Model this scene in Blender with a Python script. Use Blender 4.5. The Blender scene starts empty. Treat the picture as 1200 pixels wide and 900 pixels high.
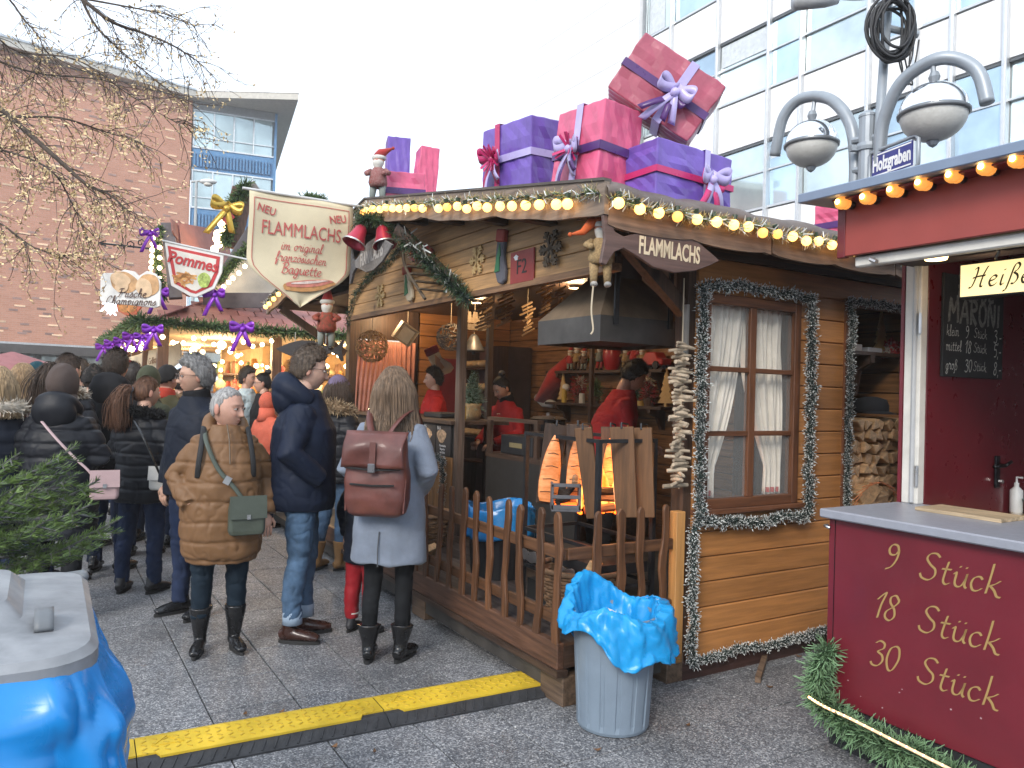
import bpy, bmesh, math, random
import numpy as np
from mathutils import Vector, Matrix, Euler
random.seed(7); rng = np.random.default_rng(7)
pi = math.pi; R = math.radians
sc = bpy.context.scene
COL = sc.collection
# ------------------------------------------------------------------ camera
F, PITCH, ROLL, CAMH = 900.0, .0108, .028, 1.55          # focal length in pixels of a 1200 px wide picture
cd = bpy.data.cameras.new('camera'); cam = bpy.data.objects.new('camera', cd); COL.objects.link(cam)
cd.sensor_width = 36; cd.lens = 36*F/1200; cd.clip_start = .05; cd.clip_end = 2000
cam.matrix_world = Matrix.Translation((0, 0, CAMH)) @ Euler((pi/2+PITCH, 0, 0)).to_matrix().to_4x4() @ Matrix.Rotation(ROLL, 4, 'Z')
sc.camera = cam
# ------------------------------------------------------------------ sky and sun
SUN_EL, SUN_AZ = 33., 204.       # elevation, compass bearing of the sun (0 = +Y, clockwise)
wd = bpy.data.worlds.new('World'); sc.world = wd; wd.use_nodes = True
nt = wd.node_tree; nt.nodes.clear()
sky = nt.nodes.new('ShaderNodeTexSky'); sky.sky_type = 'NISHITA'; sky.sun_disc = False
sky.sun_elevation = R(SUN_EL); sky.sun_rotation = R(SUN_AZ); sky.air_density = 1.0; sky.dust_density = 3.0; sky.ozone_density = 1.0
tc = nt.nodes.new('ShaderNodeTexCoord'); mp = nt.nodes.new('ShaderNodeMapping'); mp.inputs['Scale'].default_value = (1.2, 1.2, 2.6)
nz = nt.nodes.new('ShaderNodeTexNoise'); nz.inputs['Scale'].default_value = 2.2; nz.inputs['Detail'].default_value = 6; nz.inputs['Roughness'].default_value = .55
cr = nt.nodes.new('ShaderNodeValToRGB'); cr.color_ramp.elements[0].position = .30; cr.color_ramp.elements[1].position = .50
cr.color_ramp.elements[0].color = (.84,)*3+(1,); cr.color_ramp.elements[1].color = (1, 1, 1, 1)
mx = nt.nodes.new('ShaderNodeMix'); mx.data_type = 'RGBA'
CLOUD = (7.4, 8.5, 10.0, 1)
mx.inputs['B'].default_value = CLOUD
bg = nt.nodes.new('ShaderNodeBackground'); bg.inputs['Strength'].default_value = .10
ow = nt.nodes.new('ShaderNodeOutputWorld')
L = nt.links.new
L(tc.outputs['Generated'], mp.inputs['Vector']); L(mp.outputs['Vector'], nz.inputs['Vector']); L(nz.outputs['Fac'], cr.inputs['Fac'])
L(cr.outputs['Color'], mx.inputs['Factor']); L(sky.outputs['Color'], mx.inputs['A']); L(mx.outputs['Result'], bg.inputs['Color']); L(bg.outputs['Background'], ow.inputs['Surface'])
sd = bpy.data.lights.new('sun', 'SUN'); sd.energy = 1.7; sd.angle = R(20); sd.color = (1, .93, .84)
sun = bpy.data.objects.new('sun', sd); COL.objects.link(sun)
_d = Vector((math.sin(R(SUN_AZ))*math.cos(R(SUN_EL)), math.cos(R(SUN_AZ))*math.cos(R(SUN_EL)), math.sin(R(SUN_EL))))
sun.rotation_euler = _d.to_track_quat('Z', 'Y').to_euler(); sun.location = _d*60
sc.view_settings.view_transform = 'Standard'; sc.view_settings.look = 'None'
sc.view_settings.gamma = 1; sc.view_settings.exposure = .93
sc.render.engine = 'CYCLES'; sc.cycles.use_denoising = True; sc.cycles.max_bounces = 7; sc.cycles.diffuse_bounces = 4
sc.cycles.glossy_bounces = 3; sc.cycles.transmission_bounces = 5; sc.cycles.transparent_max_bounces = 8
sc.cycles.sample_clamp_indirect = 6; sc.cycles.caustics_reflective = False; sc.cycles.caustics_refractive = False
# ------------------------------------------------------------------ pixels and frames
TH = .5481; HO = Vector((.2727, 3.8173, 0)); dR = Vector((math.cos(TH), math.sin(TH), 0)); dL = Vector((-math.sin(TH), math.cos(TH), 0))
CAM = Vector((0, 0, CAMH))
def ray(px, py):
    uu, vv = px-600, 450-py
    u = uu*math.cos(ROLL)-vv*math.sin(ROLL); v = uu*math.sin(ROLL)+vv*math.cos(ROLL)
    return Vector((u/F, math.cos(PITCH)-v/F*math.sin(PITCH), math.sin(PITCH)+v/F*math.cos(PITCH)))
def W(px, py, dep): d = ray(px, py); return CAM+d*(dep/d.y)          # point seen at a pixel, dep metres ahead
def G(px, py, z=0): d = ray(px, py); return CAM+d*((z-CAMH)/d.z)      # point seen at a pixel, on height z
def hw(v, u, z=0): return HO+dR*v+dL*u+Vector((0, 0, z))               # market grid (v away to the right, u away to the left)
def hl(P): q = P-HO; return Vector((q.dot(dR), q.dot(dL), P.z))
def PV(px, py, c): d = ray(px, py); return hl(CAM+d*((HO+dR*c-CAM).dot(dR)/d.dot(dR)))
def PU(px, py, c): d = ray(px, py); return hl(CAM+d*((HO+dL*c-CAM).dot(dL)/d.dot(dL)))
# ------------------------------------------------------------------ mesh builder
class MB:
    def __init__(s): s.v = []; s.f = []; s.m = []
    def add(s, vs, fs, mi=0):
        o = len(s.v); s.v += [tuple(p) for p in vs]; s.f += [tuple(i+o for i in f) for f in fs]; s.m += [mi]*len(fs); return s
    def box(s, lo, hi, mi=0):
        x0, y0, z0 = lo; x1, y1, z1 = hi
        return s.add([(x0,y0,z0),(x1,y0,z0),(x1,y1,z0),(x0,y1,z0),(x0,y0,z1),(x1,y0,z1),(x1,y1,z1),(x0,y1,z1)],
                     [(0,3,2,1),(4,5,6,7),(0,1,5,4),(1,2,6,5),(2,3,7,6),(3,0,4,7)], mi)
    def obox(s, c, size, rot=None, mi=0):
        c = Vector(c); h = Vector(size)/2
        M = rot if isinstance(rot, Matrix) else (Euler(rot).to_matrix() if rot else Matrix.Identity(3))
        vs = [c+M@Vector((sx*h.x, sy*h.y, sz*h.z)) for sz in (-1, 1) for sx, sy in ((-1,-1),(1,-1),(1,1),(-1,1))]
        return s.add(vs, [(0,3,2,1),(4,5,6,7),(0,1,5,4),(1,2,6,5),(2,3,7,6),(3,0,4,7)], mi)
    def bar(s, a, b, w, t, up=(0,0,1), mi=0):                     # a plank from a to b, w wide across, t thick along up
        a = Vector(a); b = Vector(b); d = b-a; ln = d.length; d.normalize(); up = Vector(up); x = d.cross(up)
        if x.length < 1e-4: x = d.cross(Vector((1, 0, 0)))
        x.normalize(); y = x.cross(d)
        M = Matrix((d, x, y)).transposed()
        return s.obox((a+b)/2, (ln, w, t), M, mi)
    def tube(s, pts, r, seg=8, cap=True, mi=0, closed=False):
        pts = [Vector(p) for p in pts]; n = len(pts)
        if not hasattr(r, '__len__'): r = [r]*n
        up = None; vs = []; o = []
        for i, p in enumerate(pts):
            if closed: d = pts[(i+1) % n]-pts[i-1]
            else: d = pts[min(i+1, n-1)]-pts[max(i-1, 0)]
            if d.length < 1e-9: d = Vector((0, 0, 1))
            d.normalize()
            if up is None:
                up = Vector((0, 0, 1)) if abs(d.z) < .9 else Vector((1, 0, 0))
            x = up-d*up.dot(d)
            if x.length < 1e-5: x = d.orthogonal()
            x.normalize(); y = d.cross(x); up = x
            ri = r[i]; ra, rb = ri if hasattr(ri, '__len__') else (ri, ri)
            for k in range(seg):
                a = 2*pi*k/seg; vs.append(p+x*(ra*math.cos(a))+y*(rb*math.sin(a)))
        fs = []
        for i in range(n if closed else n-1):
            for k in range(seg):
                a = i*seg+k; b = i*seg+(k+1) % seg; c = ((i+1) % n)*seg
                fs.append((a, b, c+(k+1) % seg, c+k))
        if cap and not closed: fs += [tuple(range(seg))[::-1], tuple(range((n-1)*seg, n*seg))]
        return s.add(vs, fs, mi)
    def lathe(s, prof, c=(0,0,0), seg=16, M=None, mi=0, cap=True):     # prof: (radius, height) bottom to top
        c = Vector(c); M = M or Matrix.Identity(3); vs = []; fs = []; n = len(prof)
        for rr, z in prof:
            for k in range(seg):
                a = 2*pi*k/seg; vs.append(c+M@Vector((rr*math.cos(a), rr*math.sin(a), z)))
        for i in range(n-1):
            for k in range(seg):
                a = i*seg+k; b = i*seg+(k+1) % seg; fs.append((a, b, b+seg, a+seg))
        if cap: fs += [tuple(range(seg))[::-1], tuple(range((n-1)*seg, n*seg))]
        return s.add(vs, fs, mi)
    def ell(s, c, r, seg=12, rings=8, M=None, mi=0):
        rx, ry, rz = r if hasattr(r, '__len__') else (r, r, r)
        M = M or Matrix.Identity(3); c = Vector(c)
        vs = [c+M@Vector((0, 0, -rz))]; fs = []
        for i in range(1, rings):
            t = pi*i/rings
            for k in range(seg):
                a = 2*pi*k/seg; vs.append(c+M@Vector((rx*math.sin(t)*math.cos(a), ry*math.sin(t)*math.sin(a), -rz*math.cos(t))))
        vs.append(c+M@Vector((0, 0, rz))); e = len(vs)-1
        for k in range(seg):
            fs.append((0, 1+(k+1) % seg, 1+k)); fs.append((e, e-seg+k, e-seg+(k+1) % seg))
        for i in range(rings-2):
            for k in range(seg):
                a = 1+i*seg+k; b = 1+i*seg+(k+1) % seg; fs.append((a, b, b+seg, a+seg))
        return s.add(vs, fs, mi)
    def prism(s, poly, t, M=None, c=(0,0,0), mi=0):                   # 2-D outline (x, y) extruded from 0 to t along z, mapped by M
        M = M or Matrix.Identity(3); c = Vector(c); n = len(poly)
        ar = sum(poly[i][0]*poly[(i+1) % n][1]-poly[(i+1) % n][0]*poly[i][1] for i in range(n))
        if ar < 0: poly = poly[::-1]
        vs = [c+M@Vector((x, y, 0)) for x, y in poly]+[c+M@Vector((x, y, t)) for x, y in poly]
        fs = [tuple(range(n))[::-1], tuple(range(n, 2*n))]+[(i, (i+1) % n, n+(i+1) % n, n+i) for i in range(n)]
        return s.add(vs, fs, mi)
    def grid(s, nu, nv, fn, mi=0, wrap=False):
        vs = [fn(i/(nu if wrap else nu-1), j/(nv-1)) for j in range(nv) for i in range(nu)]
        fs = []
        for j in range(nv-1):
            for i in range(nu if wrap else nu-1):
                a = j*nu+i; b = j*nu+(i+1) % nu; fs.append((a, b, b+nu, a+nu))
        return s.add(vs, fs, mi)
    def build(s, name, mat, parent=None, smooth=False, bevel=0, mods=None):
        me = bpy.data.meshes.new(name); me.from_pydata(s.v, [], s.f); me.update()
        ms = mat if isinstance(mat, (list, tuple)) else [mat]
        for m in ms: me.materials.append(m)
        if len(ms) > 1: me.polygons.foreach_set('material_index', s.m)
        if smooth: me.polygons.foreach_set('use_smooth', [True]*len(me.polygons))
        o = bpy.data.objects.new(name, me); COL.objects.link(o)
        if parent: o.parent = parent
        if bevel:
            b = o.modifiers.new('bevel', 'BEVEL'); b.width = bevel; b.segments = 1; b.limit_method = 'ANGLE'
        return o
def solid(o, t, off=-1):
    m = o.modifiers.new('thick', 'SOLIDIFY'); m.thickness = t; m.offset = off; return o
def subd(o, n=1):
    m = o.modifiers.new('sub', 'SUBSURF'); m.levels = n; m.render_levels = n; return o
def share(o, parent, loc=(0,0,0), rot=(0,0,0), scale=None, name=None):
    c = o.copy(); COL.objects.link(c); c.parent = parent; c.location = loc; c.rotation_euler = rot
    if scale: c.scale = scale
    if name: c.name = name
    return c
def tag(o, label=None, cat=None, group=None, kind=None):
    if label: o['label'] = label
    if cat: o['category'] = cat
    if group: o['group'] = group
    if kind: o['kind'] = kind
    return o
def thing(name, label, cat, loc=(0,0,0), rz=0, group=None):
    o = bpy.data.objects.new(name, None); COL.objects.link(o); o.empty_display_size = .1
    o.location = loc; o.rotation_euler = (0, 0, rz); return tag(o, label, cat, group)
def hthing(name, label, cat, v=0, u=0, z=0, rz=0, group=None): return thing(name, label, cat, hw(v, u, z), TH+rz, group)
def copy_tree(o, parent=None, **k):
    c = o.copy(); COL.objects.link(c); c.parent = parent
    for ch in o.children: copy_tree(ch, c)
    return c
def catmull(pts, n=6, closed=False):
    pts = [Vector(p) for p in pts]; m = len(pts); out = []
    for i in range(m if closed else m-1):
        p0 = pts[i-1] if (closed or i > 0) else pts[0]; p1 = pts[i]; p2 = pts[(i+1) % m]
        p3 = pts[(i+2) % m] if (closed or i+2 < m) else pts[-1]
        for k in range(n):
            t = k/n; out.append(.5*((2*p1)+(p2-p0)*t+(2*p0-5*p1+4*p2-p3)*t*t+(3*p1-p0-3*p2+p3)*t**3))
    if not closed: out.append(pts[-1])
    return out
# ------------------------------------------------------------------ materials
MATS = {}
TMP = bpy.data.scenes.new('tmp')
def evaluated(o):
    TMP.collection.objects.link(o)
    with bpy.context.temp_override(scene=TMP, view_layer=TMP.view_layers[0]):
        dg = bpy.context.evaluated_depsgraph_get(); dg.update(); me = bpy.data.meshes.new_from_object(o.evaluated_get(dg))
    return me
def mat(name, c, r=.6, m=0., var=.12, vs=6., bump=0., bs=60., rnd=0., st=(1,1,1), c2=None, spec=.5, coat=0., sheen=0., es=0., ec=None, trans=0., alpha=1., sub=0., bst=None, det=5., knots=0., attr=False, bd=.01, ior=1.45, ridge=False):
    if name in MATS: return MATS[name]
    M_ = bpy.data.materials.new(name); M_.use_nodes = True; t = M_.node_tree; N = t.nodes.new; K = t.links.new
    b = t.nodes['Principled BSDF']; I = b.inputs
    I['Roughness'].default_value = r; I['Metallic'].default_value = m; I['Specular IOR Level'].default_value = spec
    I['Coat Weight'].default_value = coat; I['Sheen Weight'].default_value = sheen; I['Transmission Weight'].default_value = trans; I['Alpha'].default_value = alpha; I['IOR'].default_value = ior
    if sub: I['Subsurface Weight'].default_value = sub; I['Subsurface Radius'].default_value = (.02, .008, .005); I['Subsurface Scale'].default_value = .5
    if es: I['Emission Strength'].default_value = es; I['Emission Color'].default_value = tuple(ec or c)[:3]+(1,)
    tcx = N('ShaderNodeTexCoord'); vec = tcx.outputs['Object']
    oi = N('ShaderNodeObjectInfo')
    if rnd:
        ad = N('ShaderNodeVectorMath'); ad.operation = 'MULTIPLY_ADD'; K(oi.outputs['Random'], ad.inputs[0]); ad.inputs[1].default_value = (37, 53, 71); K(vec, ad.inputs[2]); vec = ad.outputs[0]
    def nz(scale, stretch, detail=det):
        mp = N('ShaderNodeMapping'); mp.inputs['Scale'].default_value = stretch; K(vec, mp.inputs['Vector'])
        n = N('ShaderNodeTexNoise'); n.inputs['Scale'].default_value = scale; n.inputs['Detail'].default_value = detail; n.inputs['Roughness'].default_value = .6; K(mp.outputs['Vector'], n.inputs['Vector']); return n.outputs['Fac']
    if attr:
        at = N('ShaderNodeVertexColor'); at.layer_name = 'Col'; base = at.outputs['Color']
    else:
        base = None
    if var or c2:
        rp = N('ShaderNodeValToRGB'); e = rp.color_ramp.elements; e[0].position = .33; e[1].position = .68
        if attr: e[0].color = (1-var,)*3+(1,); e[1].color = (1+var,)*3+(1,)
        else:
            e[0].color = tuple(max(0, x*(1-var)) for x in c[:3])+(1,); e[1].color = (tuple(c2[:3]) if c2 else tuple(min(1, x*(1+var)) for x in c[:3]))+(1,)
        K(nz(vs, st), rp.inputs['Fac']); out = rp.outputs['Color']
        if attr:
            mm = N('ShaderNodeMix'); mm.data_type = 'RGBA'; mm.blend_type = 'MULTIPLY'; mm.inputs['Factor'].default_value = 1; K(base, mm.inputs['A']); K(out, mm.inputs['B']); out = mm.outputs['Result']
    elif attr: out = base
    else:
        rgb = N('ShaderNodeRGB'); rgb.outputs[0].default_value = tuple(c[:3])+(1,); out = rgb.outputs[0]
    if knots:
        vo = N('ShaderNodeTexVoronoi'); vo.inputs['Scale'].default_value = knots; K(vec, vo.inputs['Vector'])
        k2 = N('ShaderNodeValToRGB'); k2.color_ramp.elements[0].position = .03; k2.color_ramp.elements[1].position = .09
        k2.color_ramp.elements[0].color = (.35, .28, .22, 1); k2.color_ramp.elements[1].color = (1, 1, 1, 1); K(vo.outputs['Distance'], k2.inputs['Fac'])
        mm = N('ShaderNodeMix'); mm.data_type = 'RGBA'; mm.blend_type = 'MULTIPLY'; mm.inputs['Factor'].default_value = 1; K(out, mm.inputs['A']); K(k2.outputs['Color'], mm.inputs['B']); out = mm.outputs['Result']
    if rnd:
        hs = N('ShaderNodeHueSaturation'); mr = N('ShaderNodeMapRange'); mr.inputs['To Min'].default_value = 1-rnd; mr.inputs['To Max'].default_value = 1+rnd
        K(oi.outputs['Random'], mr.inputs['Value']); K(mr.outputs['Result'], hs.inputs['Value']); K(out, hs.inputs['Color']); out = hs.outputs['Color']
    K(out, I['Base Color'])
    if r > .15 and var:
        rr = N('ShaderNodeMapRange'); rr.inputs['To Min'].default_value = max(.03, r-.1); rr.inputs['To Max'].default_value = min(1, r+.1); K(nz(vs*2.3, st, 3), rr.inputs['Value']); K(rr.outputs['Result'], I['Roughness'])
    if bump:
        bp = N('ShaderNodeBump'); bp.inputs['Strength'].default_value = bump; bp.inputs['Distance'].default_value = bd; hgt = nz(bs, bst or st); hgt.node.noise_type = 'RIDGED_MULTIFRACTAL' if ridge else 'FBM'; K(hgt, bp.inputs['Height']); K(bp.outputs['Normal'], I['Normal'])
    MATS[name] = M_; return M_
def wood(name, c, axis=0, dark=.45, rnd=.18, r=.55, vs=3., knots=2.2, bump=.25):
    st = [14., 14., 14.]; st[axis] = .9
    return mat(name, c, r=r, var=dark, vs=vs, st=tuple(st), rnd=rnd, bump=bump, bs=9, knots=knots, bd=.004)
def emit(name, c, s): return mat(name, c, var=0, es=s, ec=c)
# ================================================================== SETTING
# speckled paving stone: pale and dark grains in a grey binder
def stone_mat(name, joints=False):
    M_ = bpy.data.materials.new(name); M_.use_nodes = True; t = M_.node_tree; N = t.nodes.new; K = t.links.new; b = t.nodes['Principled BSDF']
    g = N('ShaderNodeNewGeometry'); oi = N('ShaderNodeObjectInfo')
    vo = N('ShaderNodeTexVoronoi'); vo.inputs['Scale'].default_value = 150; vo.inputs['Randomness'].default_value = 1; K(g.outputs['Position'], vo.inputs['Vector'])
    wn = N('ShaderNodeSeparateColor'); K(vo.outputs['Color'], wn.inputs['Color'])
    rp = N('ShaderNodeValToRGB'); rp.color_ramp.interpolation = 'CONSTANT'; e = rp.color_ramp.elements
    e[0].position = 0; e[0].color = (.105, .108, .115, 1); e[1].position = .38; e[1].color = (.185, .19, .20, 1)
    for p_, c_ in ((.62, (.275, .275, .275, 1)), (.80, (.36, .36, .355, 1)), (.93, (.52, .515, .50, 1))):
        q = e.new(p_); q.color = c_
    K(wn.outputs['Red'], rp.inputs['Fac'])
    nz = N('ShaderNodeTexNoise'); nz.inputs['Scale'].default_value = 1.1; nz.inputs['Detail'].default_value = 7; nz.inputs['Roughness'].default_value = .62; K(g.outputs['Position'], nz.inputs['Vector'])
    r2 = N('ShaderNodeValToRGB'); r2.color_ramp.elements[0].position = .35; r2.color_ramp.elements[1].position = .6; r2.color_ramp.elements[0].color = (.66, .665, .68, 1); r2.color_ramp.elements[1].color = (1.0, 1.0, 1.02, 1); K(nz.outputs['Fac'], r2.inputs['Fac'])
    m1 = N('ShaderNodeMix'); m1.data_type = 'RGBA'; m1.blend_type = 'MULTIPLY'; m1.inputs['Factor'].default_value = 1; K(rp.outputs['Color'], m1.inputs['A']); K(r2.outputs['Color'], m1.inputs['B'])
    n3 = N('ShaderNodeTexNoise'); n3.inputs['Scale'].default_value = 9; n3.inputs['Detail'].default_value = 4; K(g.outputs['Position'], n3.inputs['Vector'])
    r3 = N('ShaderNodeValToRGB'); r3.color_ramp.elements[0].position = .3; r3.color_ramp.elements[1].position = .62; r3.color_ramp.elements[0].color = (.76, .765, .78, 1); r3.color_ramp.elements[1].color = (1, 1, 1, 1); K(n3.outputs['Fac'], r3.inputs['Fac'])
    m2 = N('ShaderNodeMix'); m2.data_type = 'RGBA'; m2.blend_type = 'MULTIPLY'; m2.inputs['Factor'].default_value = 1; K(m1.outputs['Result'], m2.inputs['A']); K(r3.outputs['Color'], m2.inputs['B'])
    hs = N('ShaderNodeHueSaturation'); mr = N('ShaderNodeMapRange'); mr.inputs['To Min'].default_value = .88; mr.inputs['To Max'].default_value = 1.12; K(oi.outputs['Random'], mr.inputs['Value']); K(mr.outputs['Result'], hs.inputs['Value']); K(m2.outputs['Result'], hs.inputs['Color'])
    K(hs.outputs['Color'], b.inputs['Base Color']); b.inputs['Roughness'].default_value = .62
    bp = N('ShaderNodeBump'); bp.inputs['Strength'].default_value = .5; bp.inputs['Distance'].default_value = .003; K(vo.outputs['Distance'], bp.inputs['Height']); K(bp.outputs['Normal'], b.inputs['Normal'])
    return M_
STONE = stone_mat('speckled_stone')
JOINT = mat('joint_dirt', (.022, .021, .02), r=.9)
gm = MB(); S = 400
gm.add([(-S, -S, -.012), (S, -S, -.012), (S, S, -.012), (-S, S, -.012)], [(0, 1, 2, 3)])
tag(gm.build('ground', mat('joint_sand', (.03, .029, .028), r=.95, var=.3, vs=2)), kind='structure')
pav = thing('pavement', 'grey speckled square paving slabs of the market square', 'pavement', hw(0, 0, 0), TH); pav['kind'] = 'structure'; del pav['category']
slab_me = None; cells = []
for i in range(-32, 30):
    for j in range(-8, 60):
        v = -.31+.4*i; u = -.1+.4*j; P = hw(v+.2, u+.2)
        if P.y < .9 or P.y > 22: continue
        px = 600+F*P.x/P.y
        if px < -250 or px > 1450: continue
        hidden = (0 < v < 5.5 and .5 < u < 5.4) or (v > 1.4 and u < -1.2) or (v > -1 and u > 7.2)
        cells.append((P.y+(100 if hidden else 0)+(6 if px > 1230 or px < -30 else 0), v, u))
cells.sort(); far = MB()
for n, (d, v, u) in enumerate(cells):
    g = .003; dz = random.uniform(-.0015, .0015)
    if n < 300:
        if slab_me is None:
            b = MB(); b.box((g, g, -.03), (.4-g, .4-g, 0)); slab = b.build('slab', STONE, pav, bevel=.003); slab.location = (v, u, dz); slab_me = slab
        else: share(slab_me, pav, (v, u, dz), name='slab')
    else: far.box((v+g, u+g, -.03), (v+.4-g, u+.4-g, dz))
tag(far.build('slab_field', STONE, pav), kind='stuff')
ff = MB(); ff.add([(-60, -30, -.006), (60, -30, -.006), (60, 90, -.006), (-60, 90, -.006)], [(0, 1, 2, 3)])
# litter: few fallen leaves
LEAF = mat('dry_leaf', (.16, .08, .035), r=.8, rnd=.3)
for k, (px, py) in enumerate(((287, 838), (330, 835), (439, 882), (505, 842), (392, 876), (700, 880), (806, 851), (902, 806), (936, 770))):
    P = G(px, py, .002); s = random.uniform(.008, .014); a = random.uniform(0, 6)
    lf = MB(); lf.grid(5, 3, lambda x, y: ((x-.5)*2*s*1.6, (y-.5)*2*s*(1-(2*x-1)**2)*.9, .004+.008*(2*x-1)**2+.004*abs(y-.5)))
    o = lf.build('fallen_leaf', LEAF); o.location = P; o.rotation_euler = (0, 0, a); solid(o, .001)
    tag(o, ['brown dry leaf lying above the left part of yellow cable cover', 'dark curled leaf near the brown coat woman\'s boots side of cable cover', 'dry leaf on slabs below the middle of the cable cover', 'small leaf at the black edge of cable cover', 'tiny leaf on slabs at the bottom middle edge of the picture', 'leaf on slabs left of the grey rubbish bin\'s foot', 'reddish brown scrap beside the hut\'s wooden block', 'dark leaf on slabs in front of the hut\'s plank wall', 'dry leaf near the chestnut stall\'s fir garland'][k], 'leaf', 'fallen leaves on the paving')
# ------------------------------------------------------------------ white office building with glass bands
WP = mat('white_panel', (.86, .86, .86), r=.35, var=.04, vs=1.5, rnd=.02)
ALU = mat('aluminium', (.62, .64, .66), r=.35, m=.6, var=.05)
DKF = mat('dark_seal', (.10, .11, .12), r=.5)
def glass_mat(name, c, r=.04, m=.55): return mat(name, c, r=r, m=m, var=.3, vs=.35, rnd=.28, spec=1.)
GLB = glass_mat('blue_glass', (.50, .66, .80)); GLP = glass_mat('pale_glass', (.66, .78, .84))
VB = 16.163
ob = hthing('office_building', 'white office building with blue glass window bands and slim metal mullions', 'building', VB, 0, 0)
mull = [25.2, 23.6, 21.9, 18.3, 16.85, 14.65, 12.58, 11.41, 9.29, 8.0, 7.1, 5.9, 3.6, 2.3, 0.2, -1.2, -3.4, -4.6, -6.8]
rows = []   # (z0, z1, kind)
ztop = 10.91
for k in range(-3, 4):
    zb = 10.91+3.6*k; rows.append((zb, zb+2.02, 'w')); rows.append((zb+2.02, zb+3.6, 'p'))
core = MB(); core.box((.06, -6.8, 0), (12, 18.3, 25.2)); core.build('wall', mat('inner_core', (.55, .57, .58), r=.8), ob)
cor = MB(); cor.box((-.35, 18.3, 0), (12, 25.4, 25.0))
lw = cor.build('end_wall', mat('white_render', (.80, .80, .80), r=.7, var=.03), ob)
for k in range(9):
    z = 6.4+1.27*k
    j = MB(); j.box((-.356, 18.4, z), (-.346, 25.3, z+.02)); j.build('joint', mat('panel_joint', (.62, .62, .62)), lw)
for z in (19.0, 19.5):
    j = MB(); j.tube([(-.5, 18.6, z), (-.5, 25.4, z)], .035, 6)
    for q in range(5): j.tube([(-.34, 19+1.5*q, z), (-.5, 19+1.5*q, z)], .02, 5)
    j.build('rail', mat('rail_tan', (.45, .42, .36), r=.5), lw)
pane_me = {}
for zi, (z0, z1, kd) in enumerate(rows):
    for i in range(3, len(mull)-1):
        u1, u0 = mull[i], mull[i+1]
        if u1 > 18.35: continue
        wdt = u1-u0
        key = (round(wdt, 2), kd)
        if key not in pane_me:
            b = MB()
            if kd == 'p': b.box((-.03, .03, .06), (.05, wdt-.03, z1-z0-.06)); o = b.build('panel', WP, ob, bevel=.008)
            else: b.box((0, .05, .05), (.04, wdt-.05, z1-z0-.05)); o = b.build('window_pane', [GLB, GLP][(i+zi) % 2], ob)
            pane_me[key] = o; o.location = (0, u0, z0)
        else:
            o = share(pane_me[key], ob, (0, u0, z0), name='panel' if kd == 'p' else 'window_pane')
        if kd == 'w':
            o.rotation_euler = (0, random.uniform(-.02, .02), random.uniform(-.02, .02))
    if kd == 'w':
        for (za, zb_) in ((z0-.02, z0+.045), (z1-.045, z1+.02)):
            b = MB(); b.box((-.06, -6.8, za), (.03, 18.3, zb_)); b.build('window_rail', DKF if za > z0 else ALU, ob)
        if zi < 8:
            b = MB(); b.box((-.05, -6.8, z0+1.1), (.03, 18.3, z0+1.15)); b.build('transom', ALU, ob)
for u in mull[3:]:
    b = MB(); b.box((-.16, u-.055, 0), (.0, u+.055, 25)); b.box((-.2, u-.02, 0), (-.16, u+.02, 25)); b.build('mullion', ALU, ob)
b = MB(); b.box((-.18, 18.2, 3), (-.1, 18.32, 25)); b.build('downpipe', mat('pipe_grey', (.28, .3, .32), r=.4), ob)
# pale blinds set just in front of some window panes
for (u0, u1, z0, z1) in [(17.3, 18.1, 14.6, 16.4)]+[(mull[i+1]+.09, mull[i]-.09, 10.91+3.6*k+2.02-.08-d, 10.91+3.6*k+1.93) for i, k, d in ((5, 0, .7), (8, 0, 1.1), (6, -1, .5), (9, 1, .8), (11, 0, .6), (7, 1, 1.2), (12, -1, .9), (10, -1, .4))]:
    b = MB(); b.box((-.012, u0, z0), (-.004, u1, z1)); b.build('blind', mat('blind_cream', (.62, .66, .68), r=.3), ob)
# ------------------------------------------------------------------ brick building
def brick_mat():
    M_ = bpy.data.materials.new('red_brick'); M_.use_nodes = True; t = M_.node_tree; N = t.nodes.new; K = t.links.new; b = t.nodes['Principled BSDF']
    tcx = N('ShaderNodeTexCoord'); sp = N('ShaderNodeSeparateXYZ'); cb = N('ShaderNodeCombineXYZ'); K(tcx.outputs['Object'], sp.inputs[0]); K(sp.outputs['X'], cb.inputs['X']); K(sp.outputs['Z'], cb.inputs['Y'])
    br = N('ShaderNodeTexBrick'); br.inputs['Scale'].default_value = 1; br.inputs['Brick Width'].default_value = .36; br.inputs['Row Height'].default_value = .12; br.inputs['Mortar Size'].default_value = .014
    br.inputs['Color1'].default_value = (.54, .245, .15, 1); br.inputs['Color2'].default_value = (.62, .30, .195, 1); br.inputs['Mortar'].default_value = (.58, .33, .235, 1); K(cb.outputs[0], br.inputs['Vector'])
    n = N('ShaderNodeTexNoise'); n.inputs['Scale'].default_value = .35; n.inputs['Detail'].default_value = 5; K(cb.outputs[0], n.inputs['Vector'])
    rp = N('ShaderNodeValToRGB'); rp.color_ramp.elements[0].color = (.85, .83, .83, 1); rp.color_ramp.elements[1].color = (1.12, 1.1, 1.1, 1); K(n.outputs['Fac'], rp.inputs['Fac'])
    mm = N('ShaderNodeMix'); mm.data_type = 'RGBA'; mm.blend_type = 'MULTIPLY'; mm.inputs['Factor'].default_value = 1; K(br.outputs['Color'], mm.inputs['A']); K(rp.outputs['Color'], mm.inputs['B'])
    K(mm.outputs['Result'], b.inputs['Base Color']); b.inputs['Roughness'].default_value = .8
    bp = N('ShaderNodeBump'); bp.inputs['Strength'].default_value = .4; K(br.outputs['Fac'], bp.inputs['Height']); bp.invert = True; K(bp.outputs['Normal'], b.inputs['Normal'])
    return M_
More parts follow.
